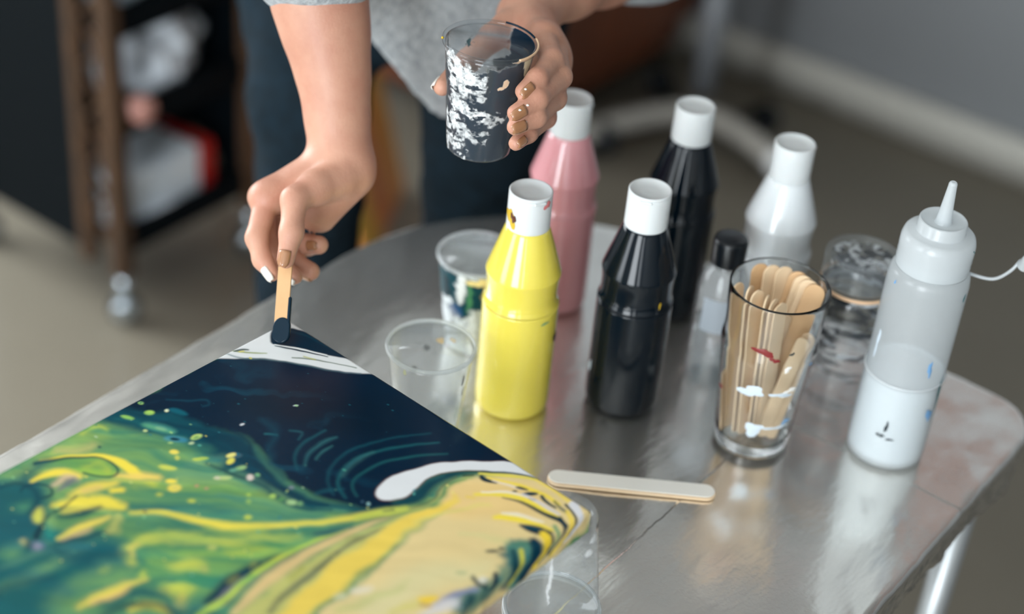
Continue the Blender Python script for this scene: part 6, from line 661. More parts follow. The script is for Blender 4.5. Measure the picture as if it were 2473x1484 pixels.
def paint_bottle(pos, m, label, rz=0, group='paint bottles'):
    t = thing('paint_bottle', label, 'bottle', (pos[0], pos[1], TZ), rz, group)
    part('bottle_body', lathe(BOT, 72, flute), m, t)
    c = part('flip_cap', lathe(CAPP, 64), M_cap, t); c['label'] = 'white flip cap'
    bm = bmesh.new(); box(bm, (0, -.0178, .2146), (.010, .0016, .0022)); bm_obj('cap_tab', bm, M_cap, c, bevel=.0005)
    return t
CAMDIR = math.atan2(-.824, .566)            # azimuth from the table towards the viewer
def blob_patch(name, parent, m, r, z, th, w, h, seed, lift=.0004, zr=None):
    """a small dried splash lying on a round wall of radius r (or r(z))"""
    rs = np.random.RandomState(seed); n = 22; V = []; F = []
    ph = rs.uniform(0, 6.28, 4); rf = r if callable(r) else (lambda zz: r)
    for ring, q in enumerate((0, .5, .85, 1)):
        for k in range(n):
            a = 2*math.pi*k/n; rr = q*(1 + .28*math.sin(2*a+ph[0]) + .2*math.sin(3*a+ph[1]) + .14*math.sin(5*a+ph[2]))
            zz = z + h*rr*math.sin(a); R = rf(zz) + lift*(1-q**2) + .0002; tt = th + w*rr*math.cos(a)/max(R, .005)
            V.append((R*math.cos(tt), R*math.sin(tt), zz))
    for ring in range(3):
        for k in range(n):
            F.append((ring*n+k, ring*n+(k+1) % n, (ring+1)*n+(k+1) % n, (ring+1)*n+k))
    return mesh_obj(name, V, F, m, parent)
M_ocre = mat('ochre_splash', (206, 170, 40), .3); M_brown = mat('brown_splash', (84, 44, 34), .3); M_rose = mat('rose_splash', (206, 120, 120), .4)
M_dk = mat('dark_splash', (22, 36, 44), .3); M_teal = mat('teal_splash', (16, 96, 100), .3); M_blue = mat('blue_splash', (110, 156, 200), .4)
M_red = mat('red_splash', (120, 30, 32), .4); M_peach = mat('peach_splash', (224, 186, 150), .4); M_grn = mat('green_splash', (70, 140, 110), .4); M_gy = mat('pale_blue_smear', (196, 208, 218), .45)
yb = paint_bottle((-0.6659,0.9807), M_yel, 'bright yellow paint bottle with a stained white flip cap, beside the canvas', CAMDIR+math.pi/2+.5)
a0 = CAMDIR - yb.rotation_euler.z
blob_patch('paint_stain', yb, M_ocre, .0183, .197, a0-.95, .006, .008, 1); blob_patch('paint_stain', yb, M_brown, .0185, .198, a0-.75, .003, .004, 2)
blob_patch('paint_stain', yb, M_rose, .0182, .212, a0+.9, .004, .003, 4)
blob_patch('paint_stain', yb, M_dk, .0328, .080, a0+1.35, .004, .006, 5); blob_patch('paint_stain', yb, M_grn, .0328, .104, a0+.75, .005, .0008, 6)
bb = paint_bottle((-0.5965,1.0517), M_black, 'black paint bottle with white flip cap standing in front of its twin', CAMDIR+math.pi/2-.2)
a0 = CAMDIR - bb.rotation_euler.z
blob_patch('paint_stain', bb, M_gy, .0328, .040, a0-1.3, .003, .006, 7); blob_patch('paint_stain', bb, M_ocre, .0306, .119, a0+.7, .001, .003, 8)
paint_bottle((-0.6484,1.2032), M_black, 'black paint bottle at the rear, behind the other black bottle', CAMDIR+math.pi/2+.8)
paint_bottle((-0.7348,1.1341), M_pink, 'pink paint bottle with white flip cap behind the yellow bottle', CAMDIR+math.pi/2+1.2)
wb = paint_bottle((-0.5489,1.2086), M_whitep, 'white paint bottle with white flip cap behind the tumbler of sticks', CAMDIR+math.pi/2+1.9)

# ------------------------------------------------------------------ plastic cups
CUPH, CUPR, CUPB = .097, .0375, .0255
def cup_r(z): return CUPB + (CUPR-.0016-CUPB)*(z/CUPH)**.92
def cup_wall():
    zs = [0.0, .001, .003] + [CUPH*k/12 for k in range(1, 12)] + [CUPH-.003]
    return [(0, .003), (CUPB-.005, .003), (CUPB-.004, .0005), (CUPB-.001, 0)] + [(cup_r(z), z) for z in zs[1:]]
RIMP = [(CUPR-.0024, CUPH-.0040), (CUPR-.0006, CUPH-.0042), (CUPR+.0006, CUPH-.0030), (CUPR+.0006, CUPH-.0012), (CUPR-.0005, CUPH-.0001), (CUPR-.0018, CUPH-.0001), (CUPR-.0026, CUPH-.0014)]
def plastic_cup(loc, label, rz=0, flip=False, group=None, name='plastic_cup'):
    t = thing(name, label, 'cup', loc, rz, group)
    if flip: t.rotation_euler = (math.pi, 0, rz)
    part('cup_wall', lathe(cup_wall(), 72), M_clear2, t); part('cup_rim', lathe(RIMP, 72, closed=True), M_rim, t)
    return t
def cup_coat(name, parent, shapes, inside=True, a_range=(-180, 180), z0=.001, z1=.0955, dz=.0006, da=1.0, rough_noise=0, seed=1, bottom=None, ref=0., facew=1.3):
    """paint clinging to the cup wall; shapes use degrees around (0 faces ref) and millimetres up"""
    th = np.arange(a_range[0], a_range[1]+.01, da); zs = np.arange(z0, z1, dz); A_, Z_ = np.meshgrid(th, zs, indexing='ij'); n, k = A_.shape
    a = A_.ravel().astype(np.float32); z = Z_.ravel().astype(np.float32)*1000
    C = np.full((len(a), 3), .5, np.float32); cov = np.zeros(len(a), np.float32)
    su = .6 # one degree is about .6 mm of wall
    U = a*su + fnoise(a*su, z, 5, seed, 3)*facew; Vv = z + fnoise(a*su, z, 5, seed+9, 3)*facew
    paint_on(C, cov, U, Vv, [([(p[0]*su, p[1]) for p in s[0]],) + tuple(s[1:]) for s in shapes])
    if rough_noise:
        nn = fnoise(a*su*.8 + z*.5, z*1.5 - a*su*.3, 6, seed+30, 5); cov = cov*np.clip(.86 + .5*fnoise(a*su, z, 3, seed+60, 4), .35, 1)*np.clip(1 - rough_noise*np.clip(nn - .16, 0, 1)*2.2, 0, 1)
    R = np.array([cup_r(q) for q in zs])[None] + (-.0009 if inside else .0004); R = np.repeat(R, n, 0).ravel()
    t = np.radians(a) + ref; P = np.column_stack([R*np.cos(t), R*np.sin(t), z/1000])
    Q = (np.arange(n-1)[:, None]*k + np.arange(k-1)[None]).ravel(); Q = np.column_stack([Q, Q+k, Q+k+1, Q+1]); Q = Q[cov[Q].max(1) > .03]
    if not len(Q): return
    o = np_obj(name, P, Q, M_coat, parent); set_paint(o, C, cov); return o
def ring(cx, cy, rx, ry, n=14, a=0):
    return [(cx + rx*math.cos(t)*math.cos(a) - ry*math.sin(t)*math.sin(a), cy + rx*math.cos(t)*math.sin(a) + ry*math.sin(t)*math.cos(a)) for t in [2*math.pi*i/n for i in range(n)]]
NAVY = (3, 30, 48); WHT = (222, 225, 226); PCH = (222, 190, 160)

# held cup
hc_rim = Vector((-0.7147,0.9715,1.0777)); M_clear3 = thin('clear_cup_plastic', haze=.008, rough=.06, f0=.018)
hc = plastic_cup(hc_rim - Vector((.0015, -.0005, CUPH)), 'clear plastic cup of navy paint with white splashes, held in a hand', name='held_cup')
hc.children[0].data.materials[0] = M_clear3
hc.rotation_euler = (math.radians(-1.5), math.radians(1.5), 0)
o = cup_coat('paint_coating', hc, [([(-180, 0), (180, 0), (180, 42), (170, 50), (162, 62), (150, 75), (157, 88), (150, 98), (60, 98), (50, 97), (42, 92), (20, 88), (-20, 84), (-50, 84), (-85, 80), (-110, 66), (-150, 46), (-180, 42)], NAVY, 1.2, 1), (ring(160, 62, 14, 6), NAVY, 1, 1),
    (ring(-150, 78, 5, 5), (14, 84, 92), .6, 1), (ring(178, 52, 8, 4), (16, 84, 88), .6, 1), ([(-104, 60), (-100, 60), (-100, 96), (-104, 96)], (14, 80, 82), .6, 1)], True, seed=3, ref=CAMDIR, facew=2.2)
o['label'] = 'wet navy paint lining the cup'
o = cup_coat('paint_splash', hc, [
    (ring(-50, 84, 20, 10), WHT, 2, .95), (ring(-22, 76, 22, 12), WHT, 2, .95), (ring(-38, 66, 20, 11), WHT, 2, .9), (ring(-10, 66, 14, 8), WHT, 2, .8),
    (ring(-20, 47, 34, 6.5, a=-.05), WHT, 1.5, .95), (ring(10, 42, 26, 5.5), WHT, 1.5, .8), (ring(-45, 52, 12, 5), WHT, 1.5, .8),
    (ring(-52, 33, 16, 8, a=.1), WHT, 1.5, .95), (ring(-30, 26, 14, 9), WHT, 1.5, .8), (ring(0, 26, 22, 5.5), WHT, 1.5, .75), (ring(-62, 20, 10, 9), WHT, 1.2, .9), (ring(-42, 14, 14, 7, a=.2), WHT, 1.5, .9),
    (ring(-24, 6, 10, 4), WHT, 1, .95), (ring(-70, 8, 7, 6), WHT, 1, .9)], False, (-95, 60), seed=12, rough_noise=.75, ref=CAMDIR, facew=3.4, da=.6, dz=.0004)
o['label'] = 'dabbed white paint on the outside of the cup'
o = cup_coat('paint_drip', hc, [(ring(28, 75, 5, 4.5), PCH, .5, 1), (ring(22, 71, 6, 1.6), PCH, .5, 1), ([(52, 95), (72, 95), (68, 84), (60, 72), (54, 84)], (206, 194, 164), .8, 1), ([(30, 95.3), (75, 95.3), (70, 92.5), (40, 93)], PCH, .5, 1)], False, (10, 85), seed=15, ref=CAMDIR, da=.6, dz=.0004, facew=1.)
o['label'] = 'peach paint drips'
tt = np.radians(np.arange(40, 112, 2)) + CAMDIR
part('rim_paint', tube([((CUPR+.0002)*math.cos(a), (CUPR+.0002)*math.sin(a), CUPH-.0007) for a in tt], .0009, 8), M_peach, hc)
part('rim_paint', tube([((CUPR-.001)*math.cos(a), (CUPR-.001)*math.sin(a), CUPH-.0002) for a in np.radians(np.arange(112, 165, 2)) + CAMDIR], .0009, 8), M_navy, hc)
part('rim_paint', lathe([(0, -.0012), (.001, -.0006), (.0012, 0), (.001, .0006), (0, .0012)], 10), M_ocre, hc, ((CUPR+.0002)*math.cos(CAMDIR-1.45), (CUPR+.0002)*math.sin(CAMDIR-1.45), CUPH-.0015))

p = (-0.6903,0.8929)
cc = plastic_cup((p[0], p[1], TZ), 'nearly empty clear plastic cup with dried paint specks, next to the painted canvas')
cup_coat('paint_splash', cc, [(ring(60, 76, 4, 6), (46, 38, 30), .6, .9), (ring(66, 62, 4, 5), (46, 38, 30), .6, .8), (ring(-32, 86, 3, 3), (190, 190, 110), .5, .8), (ring(172, 78, 6, 3), (224, 184, 110), .6, .9), (ring(-170, 70, 5, 3.5), (40, 44, 46), .6, .8), (ring(150, 82, 6, 3), (226, 190, 120), .6, .8), (ring(-150, 50, 4, 4), (30, 34, 38), .6, .9), ([(74, 90), (77, 90), (74, 10), (70, 8)], (206, 190, 90), .6, .9), (ring(-60, 40, 14, 30), (190, 190, 180), 4, .35), (ring(20, 12, 70, 9), (180, 176, 150), 4, .35)], True, seed=30, ref=CAMDIR)
p = (-0.7482,1.0288)
wc = plastic_cup((p[0], p[1], TZ), 'plastic cup streaked with white, green and peach paint, behind the yellow bottle')
WS = [([(-190, -3), (190, -3), (190, 93), (-190, 93)], (228, 232, 234), 1, 1)]
cup_coat('paint_coating', wc, WS, True, seed=40, ref=CAMDIR)['label'] = 'white paint lining the cup'
cup_coat('paint_drip', wc, [([(-80, 86), (-60, 92), (20, 90), (90, 90), (90, 30), (60, 40), (30, 30), (10, 55), (-20, 40), (-40, 62), (-75, 58)], (12, 60, 70), 2, 1), (ring(-22, 78, 8, 20), (216, 220, 222), 2, 1), (ring(-50, 72, 10, 12), (20, 44, 52), 2, 1), (ring(-8, 70, 4, 18), (70, 130, 90), 2, 1), (ring(18, 78, 5, 14), (226, 190, 120), 2, 1), (ring(6, 88, 22, 4), (226, 206, 140), 1.5, 1), (ring(-30, 50, 14, 8), (40, 80, 130), 3, .7), (ring(40, 30, 14, 26), (230, 200, 150), 3, .9), (ring(0, 25, 10, 30), (214, 220, 224), 3, 1), (ring(-55, 40, 18, 12), (210, 216, 220), 3, .9), (ring(60, 60, 14, 25), (8, 54, 62), 3, .9)], False, (-120, 120), seed=44, ref=CAMDIR, facew=2)['label'] = 'green, navy and peach drips'
p = (-0.4868,0.7995)
ic = plastic_cup((p[0], p[1], TZ + CUPH), 'upside-down clear plastic cup holding up the near right corner of the canvas', flip=True)
cup_coat('paint_splash', ic, [(ring(-60, 10, 10, 3), WHT, .8, .95), (ring(-48, 20, 8, 3.2, a=-.3), WHT, .8, .9), (ring(-74, 4, 5, 4), (224, 196, 180), .6, .9), (ring(-40, 24, 2, 7), (120, 124, 126), .8, .7), (ring(10, 40, 3, 22), (220, 224, 226), 1, .6), (ring(-85, 2.5, 16, 1.5), (34, 38, 44), .6, .9)], False, (-130, 60), seed=50, ref=-CAMDIR)

# ------------------------------------------------------------------ tumbler with sticks
TP = (-0.4821,1.0872)
RX, RY = Vector((.792, .610, 0)), Vector((-.566, .824, 0))    # to the right as seen, away from the viewer
def tumbler():
    t = thing('glass_tumbler', 'tall clear glass tumbler holding wooden craft sticks', 'glass', (TP[0], TP[1], TZ))
    out = smooth_prof([(.0, .0), (.028, .0), (.0312, .0015), (.0325, .006), (.0345, .03), (.0372, .062), (.0398, .092), (.0412, .104), (.0406, .112), (.0402, .120), (.0412, .140), (.0420, .157), (.0419, .1592)], 3)
    inn = smooth_prof([(.0412, .1598), (.0404, .1585), (.0394, .140), (.0384, .120), (.0390, .104), (.0376, .092), (.0350, .062), (.0322, .03), (.0302, .013), (.026, .0105), (0, .010)], 3)
    part('glass_wall', lathe(out + inn, 80), M_glass, t)
    rf = lambda z: float(np.interp(z, [q[1] for q in out], [q[0] for q in out]))
    for th, z, w_, h_, m, sd in ((-.25, .118, .008, .0035, M_red, 1), (.0, .112, .004, .002, M_red, 2), (.32, .074, .011, .0022, M_gy, 3), (.52, .078, .006, .0025, M_wpaint, 4), (.42, .036, .010, .002, M_gy, 5), (.66, .041, .005, .002, M_blue, 6), (.34, .118, .002, .0015, M_dk, 7), (.30, .103, .003, .003, M_wpaint, 8), (-.35, .075, .010, .006, M_gy, 9), (-.15, .034, .009, .006, M_gy, 10), (-1.25, .06, .003, .002, M_red, 11), (.95, .10, .002, .0012, M_blue, 12)):
        blob_patch('paint_smear', t, m, rf, z, CAMDIR+th, w_, h_, sd)
tumbler()
def stick_mesh(L=.150, W=.0175, H=.0018):
    """craft stick along +z from the origin, face along y"""
    n = 10; P = [(W/2*math.cos(math.pi + math.pi*k/n), W/2 + W/2*math.sin(math.pi + math.pi*k/n)) for k in range(n+1)] + [(W/2*math.cos(math.pi*k/n), L - W/2 + W/2*math.sin(math.pi*k/n)) for k in range(n+1)]
    bm = bmesh.new(); f = bm.faces.new([bm.verts.new((x, -H/2, z)) for x, z in P]); r = bmesh.ops.extrude_face_region(bm, geom=[f])
    bmesh.ops.translate(bm, verts=[v for v in r['geom'] if isinstance(v, bmesh.types.BMVert)], vec=(0, H, 0)); return bm
def place_stick(bm, m, label, a, b, face, group=None, bevel=.0004):
    """from foot a towards b; face = direction its broad side looks to"""
    o = bm_obj('craft_stick', bm, m, None, smooth=False, bevel=bevel); a, b = Vector(a), Vector(b); z = (b-a).normalized(); y = (Vector(face) - z*Vector(face).dot(z)).normalized(); x = y.cross(z)
    o.matrix_world = Matrix(((x.x, y.x, z.x, a.x), (x.y, y.y, z.y, a.y), (x.z, y.z, z.z, a.z), (0, 0, 0, 1)))
    tag(o, label, 'stick', group); return o
def tl(x, y, z): return Vector((TP[0], TP[1], TZ)) + RX*x/1000 + RY*y/1000 + Vector((0, 0, z/1000))
G1 = 'craft sticks in the tumbler'
def gstick(b, t, face, label, L=.150, W=.0175, m=M_wood):
    fx = RX*face[0] + RY*face[1]; o = place_stick(stick_mesh(L, W), m, label, tl(*b), tl(*t), fx, G1); return o
for (bx_, by_, tx_, ty_, tz_, fx_, L_), nm in zip(((-21, -3, -33, 2, 138, .72, .146), (-15, -9, -25, -8, 146, .86, .150), (-9, -12, -19, -13, 143, .66, .150), (-3, -12, -11, -17, 140, .90, .148), (2, -12, -5, -17, 138, .80, .145), (7, -11, 1, -17, 134, .62, .142), (-26, -8, -31, -4, 60, .9, .062)),
        ('pale craft stick at the far left inside the tumbler, against the glass', 'second craft stick from the left in the tumbler', 'third craft stick from the left in the tumbler', 'fourth stick from the left in the front bundle in the tumbler', 'fifth stick from the left in the front bundle in the tumbler', 'rightmost stick of the front left bundle in the tumbler', 'short broken stick low at the left wall of the tumbler')):
    gstick((bx_, by_, 12), (tx_, ty_, tz_), (fx_, -math.sqrt(1 - fx_*fx_)), nm, L_, .0150)
for i, nm in enumerate(('broad craft stick leaning to the back of the tumbler, left of three', 'middle of three craft sticks leaning to the back of the tumbler', 'right one of three craft sticks leaning to the back of the tumbler')):
    gstick((-6 + 6*i, 6, 12), (-14 + 10*i, 29 - 1.5*i, 150), (.35, -.94), nm, .150, .0165, M_wood2 if i == 0 else M_wood)
for i, nm in enumerate(('rearmost of the fanned craft sticks leaning right in the tumbler', 'second of the fanned craft sticks leaning right in the tumbler', 'third of the fanned craft sticks leaning right in the tumbler', 'front one of the fanned craft sticks leaning right in the tumbler')):
    gstick((-2 + 2*i, 3 - 3*i, 12), (17 + 3.4*i, 21 - 6*i, 145 - 3*i), (-.25, -.97), nm, .150, .0175, M_wood2 if i in (0, 3) else M_wood)
gstick((6, -14, 12), (24, -20, 120), (-.2, -.98), 'short narrow stick leaning right at the front of the tumbler', .112, .0110)
gstick((13, -16, 12), (29, -14, 118), (-.4, -.9), 'short narrow stick nearest the right wall of the tumbler', .112, .0110)

# stick lying on the foil and the one held in the hand
a, b = Vector((-0.5789,0.9183) + (TZ+.0018,)), Vector((-0.4622,0.9975) + (TZ+.0018,))
lie = place_stick(stick_mesh((b-a).length, .0185, .002), M_wood, 'pale craft stick lying flat on the foil, coated with white paint', a, b, (0, 0, 1))
wp = bm_obj('white_paint', stick_mesh((b-a).length*.99, .0165, .0008), M_wpaint, lie, bevel=.0003); wp.location = (.0012, .0013, .0006); wp['label'] = 'white paint smeared along the stick'

# ------------------------------------------------------------------ small clear bottle, jar, squeeze bottle
p = (-0.5578,1.1364)
sb = thing('clear_bottle', 'small clear bottle with a black screw cap beside the tumbler', 'bottle', (p[0], p[1], TZ))
part('bottle_wall', lathe(smooth_prof([(0, .001), (.018, .0), (.0218, .002), (.0228, .008), (.0228, .05), (.0228, .092), (.0215, .104), (.0165, .116), (.0125, .123), (.0118, .132)], 4), 56), M_clear, sb)
part('liquid', lathe(smooth_prof([(0, .003), (.017, .003), (.021, .006), (.0218, .012), (.0218, .06), (0, .06)], 2), 48), M_clear, sb)
part('screw_cap', lathe([(.0135, .124), (.0150, .1245), (.0152, .1262), (.0152, .146), (.0142, .1492), (.012, .150), (0, .1502)], 60, lambda t, r, z: r*(1 + (.012*math.cos(30*t) if .127 < z < .147 else 0))), M_blackcap, sb)['label'] = 'black ribbed screw cap'
lab = mat('bottle_label', (160, 168, 176), .6)
V, F = [], []
for i in range(13):
    a = CAMDIR - .2 + (i/12-.5)*1.2
    V += [(.0231*math.cos(a), .0231*math.sin(a), .062), (.0231*math.cos(a), .0231*math.sin(a), .096)]
for i in range(12): F.append((2*i, 2*i+2, 2*i+3, 2*i+1))
mesh_obj('label_sticker', V, F, lab, sb)

p = (-0.4594,1.1953)
jr = thing('glass_jar', 'clear lidded jar smeared with black and grey paint, behind the tumbler', 'jar', (p[0], p[1], TZ))
JO = smooth_prof([(0, .001), (.027, .0), (.0315, .002), (.0325, .008), (.0325, .06), (.0325, .108), (.031, .116), (.0285, .121), (.0280, .132)], 4)
part('jar_wall', lathe(JO, 64), M_clear, jr)
part('jar_lid', lathe([(.0300, .126), (.0330, .1262), (.0332, .129), (.0328, .1305), (.0332, .132), (.0328, .1335), (.0332, .135), (.0332, .146), (.0325, .1495), (.0305, .1505), (.0288, .1498), (.0282, .1470), (0, .1466)], 64), M_clear2, jr)['label'] = 'clear lid with a raised rim'
part('seal_ring', lathe([(.0318, .119), (.0330, .119), (.0330, .1222), (.0318, .1222)], 64, closed=True), M_peach, jr)
def smear_shell(name, parent, r, z0, z1, seed, thr, dark=True):
    n, k = 120, 60; th = np.linspace(0, 2*math.pi, n+1); zs = np.linspace(z0, z1, k); A_, Z_ = np.meshgrid(th, zs, indexing='ij')
    a = A_.ravel(); z = Z_.ravel(); per = np.column_stack([np.cos(a), np.sin(a)])*30
    nn = fnoise(per[:, 0]*.5 + z*100, z*1000*2.6 + per[:, 1]*.4, 16, seed, 4); m2 = fnoise(per[:, 0]*.6 + 50, z*1000*2 - per[:, 1]*.4, 12, seed+5, 3)
    cov = np.clip((nn - thr)*4, 0, 1)*.92; top = np.clip((z - z0)/(z1-z0)*1.6, .25, 1); cov *= top
    g = np.clip((m2 - .25)*4, 0, 1)[:, None]*.8; C = np.array(lin((20, 28, 36)))*(1-g) + np.array(lin((196, 200, 204)))*g
    P = np.column_stack([r*np.cos(a), r*np.sin(a), z]); Q = (np.arange(n)[:, None]*k + np.arange(k-1)[None]).ravel(); Q = np.column_stack([Q, Q+k, Q+k+1, Q+1]); Q = Q[cov[Q].max(1) > .03]
    o = np_obj(name, P, Q, M_coat, parent); set_paint(o, C.astype(np.float32), cov.astype(np.float32)); return o
smear_shell('paint_smear', jr, .0318, .004, .118, 5, -.05)
# paint inside the lid's top
n = 60; g_ = np.linspace(-.028, .028, n); X, Y = np.meshgrid(g_, g_, indexing='ij'); X = X.ravel(); Y = Y.ravel(); nn = fnoise(X*1000, Y*1000, 11, 77, 3); m2 = fnoise(X*1000, Y*1000, 9, 83, 2)
cov = np.clip((np.abs(nn)-.16)*5, 0, 1)*(np.hypot(X, Y) < .0275)*.9; C = np.where((m2 > .1)[:, None], np.array(lin((206, 208, 210)))[None], np.array(lin((30, 36, 42)))[None])
Q = (np.arange(n-1)[:, None]*n + np.arange(n-1)[None]).ravel(); Q = np.column_stack([Q, Q+n, Q+n+1, Q+1]); Q = Q[cov[Q].max(1) > .03]
set_paint(np_obj('lid_smear', np.column_stack([X, Y, X*0 + .1458]), Q, M_coat, jr), C.astype(np.float32), cov.astype(np.float32))

p = (-0.3857,1.1553)
sq = thing('squeeze_bottle', 'tall translucent squeeze bottle part filled with white paint, nozzle uncapped', 'bottle', (p[0], p[1], TZ))
part('bottle_wall', lathe(smooth_prof([(0, .001), (.028, .0), (.0318, .002), (.0333, .008), (.0334, .06), (.0334, .12), (.0334, .172), (.0332, .181), (.0318, .188), (.0285, .1925), (.0270, .194), (.0268, .200)], 4), 72), M_frost, sq)
part('paint_fill', lathe(smooth_prof([(0, .0025), (.027, .0025), (.0310, .005), (.0324, .010), (.0325, .082), (.0322, .087), (0, .0865)], 3), 64), M_whitep, sq)['label'] = 'white paint filling the lower third'
col_ = part('screw_collar', lathe([(.0278, .192), (.0300, .1922), (.0303, .194), (.0298, .1965), (.0303, .199), (.0298, .2015), (.0303, .204), (.0300, .207), (.0303, .2095), (.0301, .217), (.0285, .2225), (.0262, .2245), (.0205, .2250), (.0196, .2262), (.0194, .2350), (.0186, .2362), (.0176, .2356), (.0165, .2338), (.0080, .2334)], 72), M_frostcap, sq)
part('nozzle', lathe(smooth_prof([(.0078, .2325), (.0066, .2350), (.0056, .242), (.0044, .256), (.0036, .266), (.0035, .2672), (.0034, .2690), (.0024, .2705), (.0012, .2706)], 3), 32), M_frostcap, col_)
e0 = tl(0, 0, 0)
Q_ = Vector((p[0], p[1], TZ))
tp = [Vector((-0.3741,1.1844,0.9212)), Vector((-0.3601,1.1855,0.9198)), Vector((-0.3441,1.1901,0.9210)), Vector((-0.3347,1.1967,0.9300)), Vector((-0.3302,1.2015,0.9408))]
part('cap_tether', tube([q - Q_ for q in curve_pts(tp, 8)], .0014, 10), M_frostcap, sq)
tc_ = part('tip_cap', lathe(smooth_prof([(0, 0), (.0052, .0), (.006, .001), (.0052, .006), (.0046, .013), (.0035, .0165), (0, .017)], 3), 24), M_frostcap, sq, Vector((-0.3262,1.2012,0.9371)) - Q_); tc_.rotation_euler = (.5, .3, 0)
a0 = CAMDIR
for th, z, w_, h_, m, sd in ((.95, .080, .0015, .018, M_teal, 1), (.75, .058, .004, .006, M_blue, 2), (.35, .110, .0022, .007, M_blue, 3), (-.35, .046, .0014, .005, M_dk, 4), (-.45, .036, .003, .0018, M_dk, 5), (-.2, .034, .004, .0008, M_dk, 6), (.9, .176, .001, .004, M_teal, 7), (-1.2, .120, .002, .012, M_gy, 8), (-1.1, .182, .001, .002, M_blue, 9)):
    blob_patch('paint_speck', sq, m, .0336, z, a0+th, w_, h_, sd)
for th, z in ((.95, .219), (1.05, .2165)): blob_patch('paint_speck', sq, M_teal, .0304, z, a0+th, .0009, .0008, 3)

# ------------------------------------------------------------------ person
def chain(pts, rads): return [(pts[i], pts[i+1], rads[i], rads[i+1]) for i in range(len(pts)-1)]
# right arm, hanging down to the canvas
RE = (-0.9068,0.9756,1.1077); RS = (-1.02, 1.12, 1.37)
r_fore = chain([RE, (-0.8827,0.9616,1.0574), (-0.8660,0.9542,1.0281), (-0.8503,0.9459,0.9985), (-0.8361,0.9353,0.9690), (-0.8246,0.9264,0.9474)], [.041, .0362, .0308, .0255, .0226, .0222])
W_ = (-0.8202,0.9248,0.9419)
r_palm = [(W_, (-0.8455,0.8608,0.9251), .0185, .0125), (W_, (-0.8597,0.8698,0.9159), .018, .0125), (W_, (-0.8653,0.8844,0.9063), .0175, .012), (W_, (-0.8635,0.8985,0.8969), .017, .011),
          ((-0.8132,0.9222,0.9419), (-0.8231,0.8865,0.9128), .020, .016), ((-0.8114,0.9241,0.9339), (-0.8196,0.8981,0.9010), .0185, .013), ((-0.8455,0.8608,0.9251), (-0.8635,0.8985,0.8969), .0125, .011)]
r_thumb = chain([(-0.8083,0.9051,0.9404), (-0.8101,0.8796,0.9414), (-0.8094,0.8551,0.9416), (-0.7948,0.8365,0.9251), (-0.7874,0.8222,0.9091)], [0.0172, 0.0140, 0.0105, 0.0091, 0.0072])
r_index = chain([(-0.8455,0.8608,0.9251), (-0.8306,0.8334,0.9051), (-0.8162,0.8253,0.8942), (-0.8026,0.8222,0.8883)], [0.0105, 0.0089, 0.0077, 0.0064])
r_mid = chain([(-0.8597,0.8698,0.9159), (-0.8377,0.8510,0.8897), (-0.8151,0.8443,0.8808), (-0.7981,0.8441,0.8773)], [0.0105, 0.0089, 0.0077, 0.0067])
r_ring = chain([(-0.8653,0.8844,0.9063), (-0.8415,0.8676,0.8774), (-0.8163,0.8633,0.8728), (-0.7987,0.8635,0.8727)], [.0102, .0090, .0084, .0078])
r_pink = chain([(-0.8635,0.8985,0.8969), (-0.8403,0.8834,0.8777), (-0.8188,0.8808,0.8816), (-0.8043,0.8793,0.8890)], [.0098, .0088, .0086, .0080])
# left arm, holding the cup
LE = (-0.7835,1.3040,1.0462); LS = (-.86, 1.42, 1.36)
l_fore = chain([LE, (-0.7780,1.2249,1.0444), (-0.7726,1.1628,1.0451), (-0.7695,1.1160,1.0432), (-0.7650,1.0913,1.0419)], [.040, .035, .027, .0205, .0195])
W_ = (-0.7625,1.0881,1.0411)
l_palm = [(W_, (-0.7117,1.0439,1.0560), .0185, .012), (W_, (-0.7059,1.0512,1.0459), .018, .0125), (W_, (-0.7023,1.0540,1.0341), .0175, .012), (W_, (-0.7041,1.0519,1.0190), .0165, .0105),
          ((-0.7117,1.0439,1.0560), (-0.7041,1.0519,1.0190), .012, .0105), ((-0.7543,1.0741,1.0390), (-0.7173,1.0482,1.0307), .017, .012)]
l_thumb = chain([(-0.7580,1.0786,1.0420), (-0.7587,1.0597,1.0430), (-0.7591,1.0390,1.0415), (-0.7582,1.0059,1.0313), (-0.7483,0.9610,1.0278)], [0.0163, 0.0140, 0.0110, 0.0095, 0.0074])
l_index = chain([(-0.7117,1.0439,1.0560), (-0.6786,1.0106,1.0597), (-0.6683,0.9776,1.0594), (-0.6683,0.9602,1.0546)], [0.0108, 0.0092, 0.0079, 0.0067])
l_mid = chain([(-0.7059,1.0512,1.0459), (-0.6710,1.0127,1.0471), (-0.6598,0.9680,1.0481), (-0.6639,0.9460,1.0429)], [0.0110, 0.0094, 0.0081, 0.0068])
l_ring = chain([(-0.7023,1.0540,1.0341), (-0.6702,1.0076,1.0300), (-0.6583,0.9659,1.0339), (-0.6614,0.9435,1.0326)], [0.0103, 0.0090, 0.0079, 0.0067])
l_pink = chain([(-0.7041,1.0519,1.0190), (-0.6757,1.0056,1.0110), (-0.6661,0.9685,1.0154), (-0.6634,0.9495,1.0151)], [0.0095, 0.0081, 0.0072, 0.0061])
NK = Vector((-.925, 1.262, 1.45)); HD = Vector((-.875, 1.235, 1.585)); fwd = Vector((.80, -.45, -.40)).normalized(); sid = Vector((.46, .88, 0)).normalized(); upv = sid.cross(fwd) if sid.cross(fwd).z > 0 else fwd.cross(sid)
def hp(f, s, u): return tuple(HD + fwd*f + sid*s + upv*u)
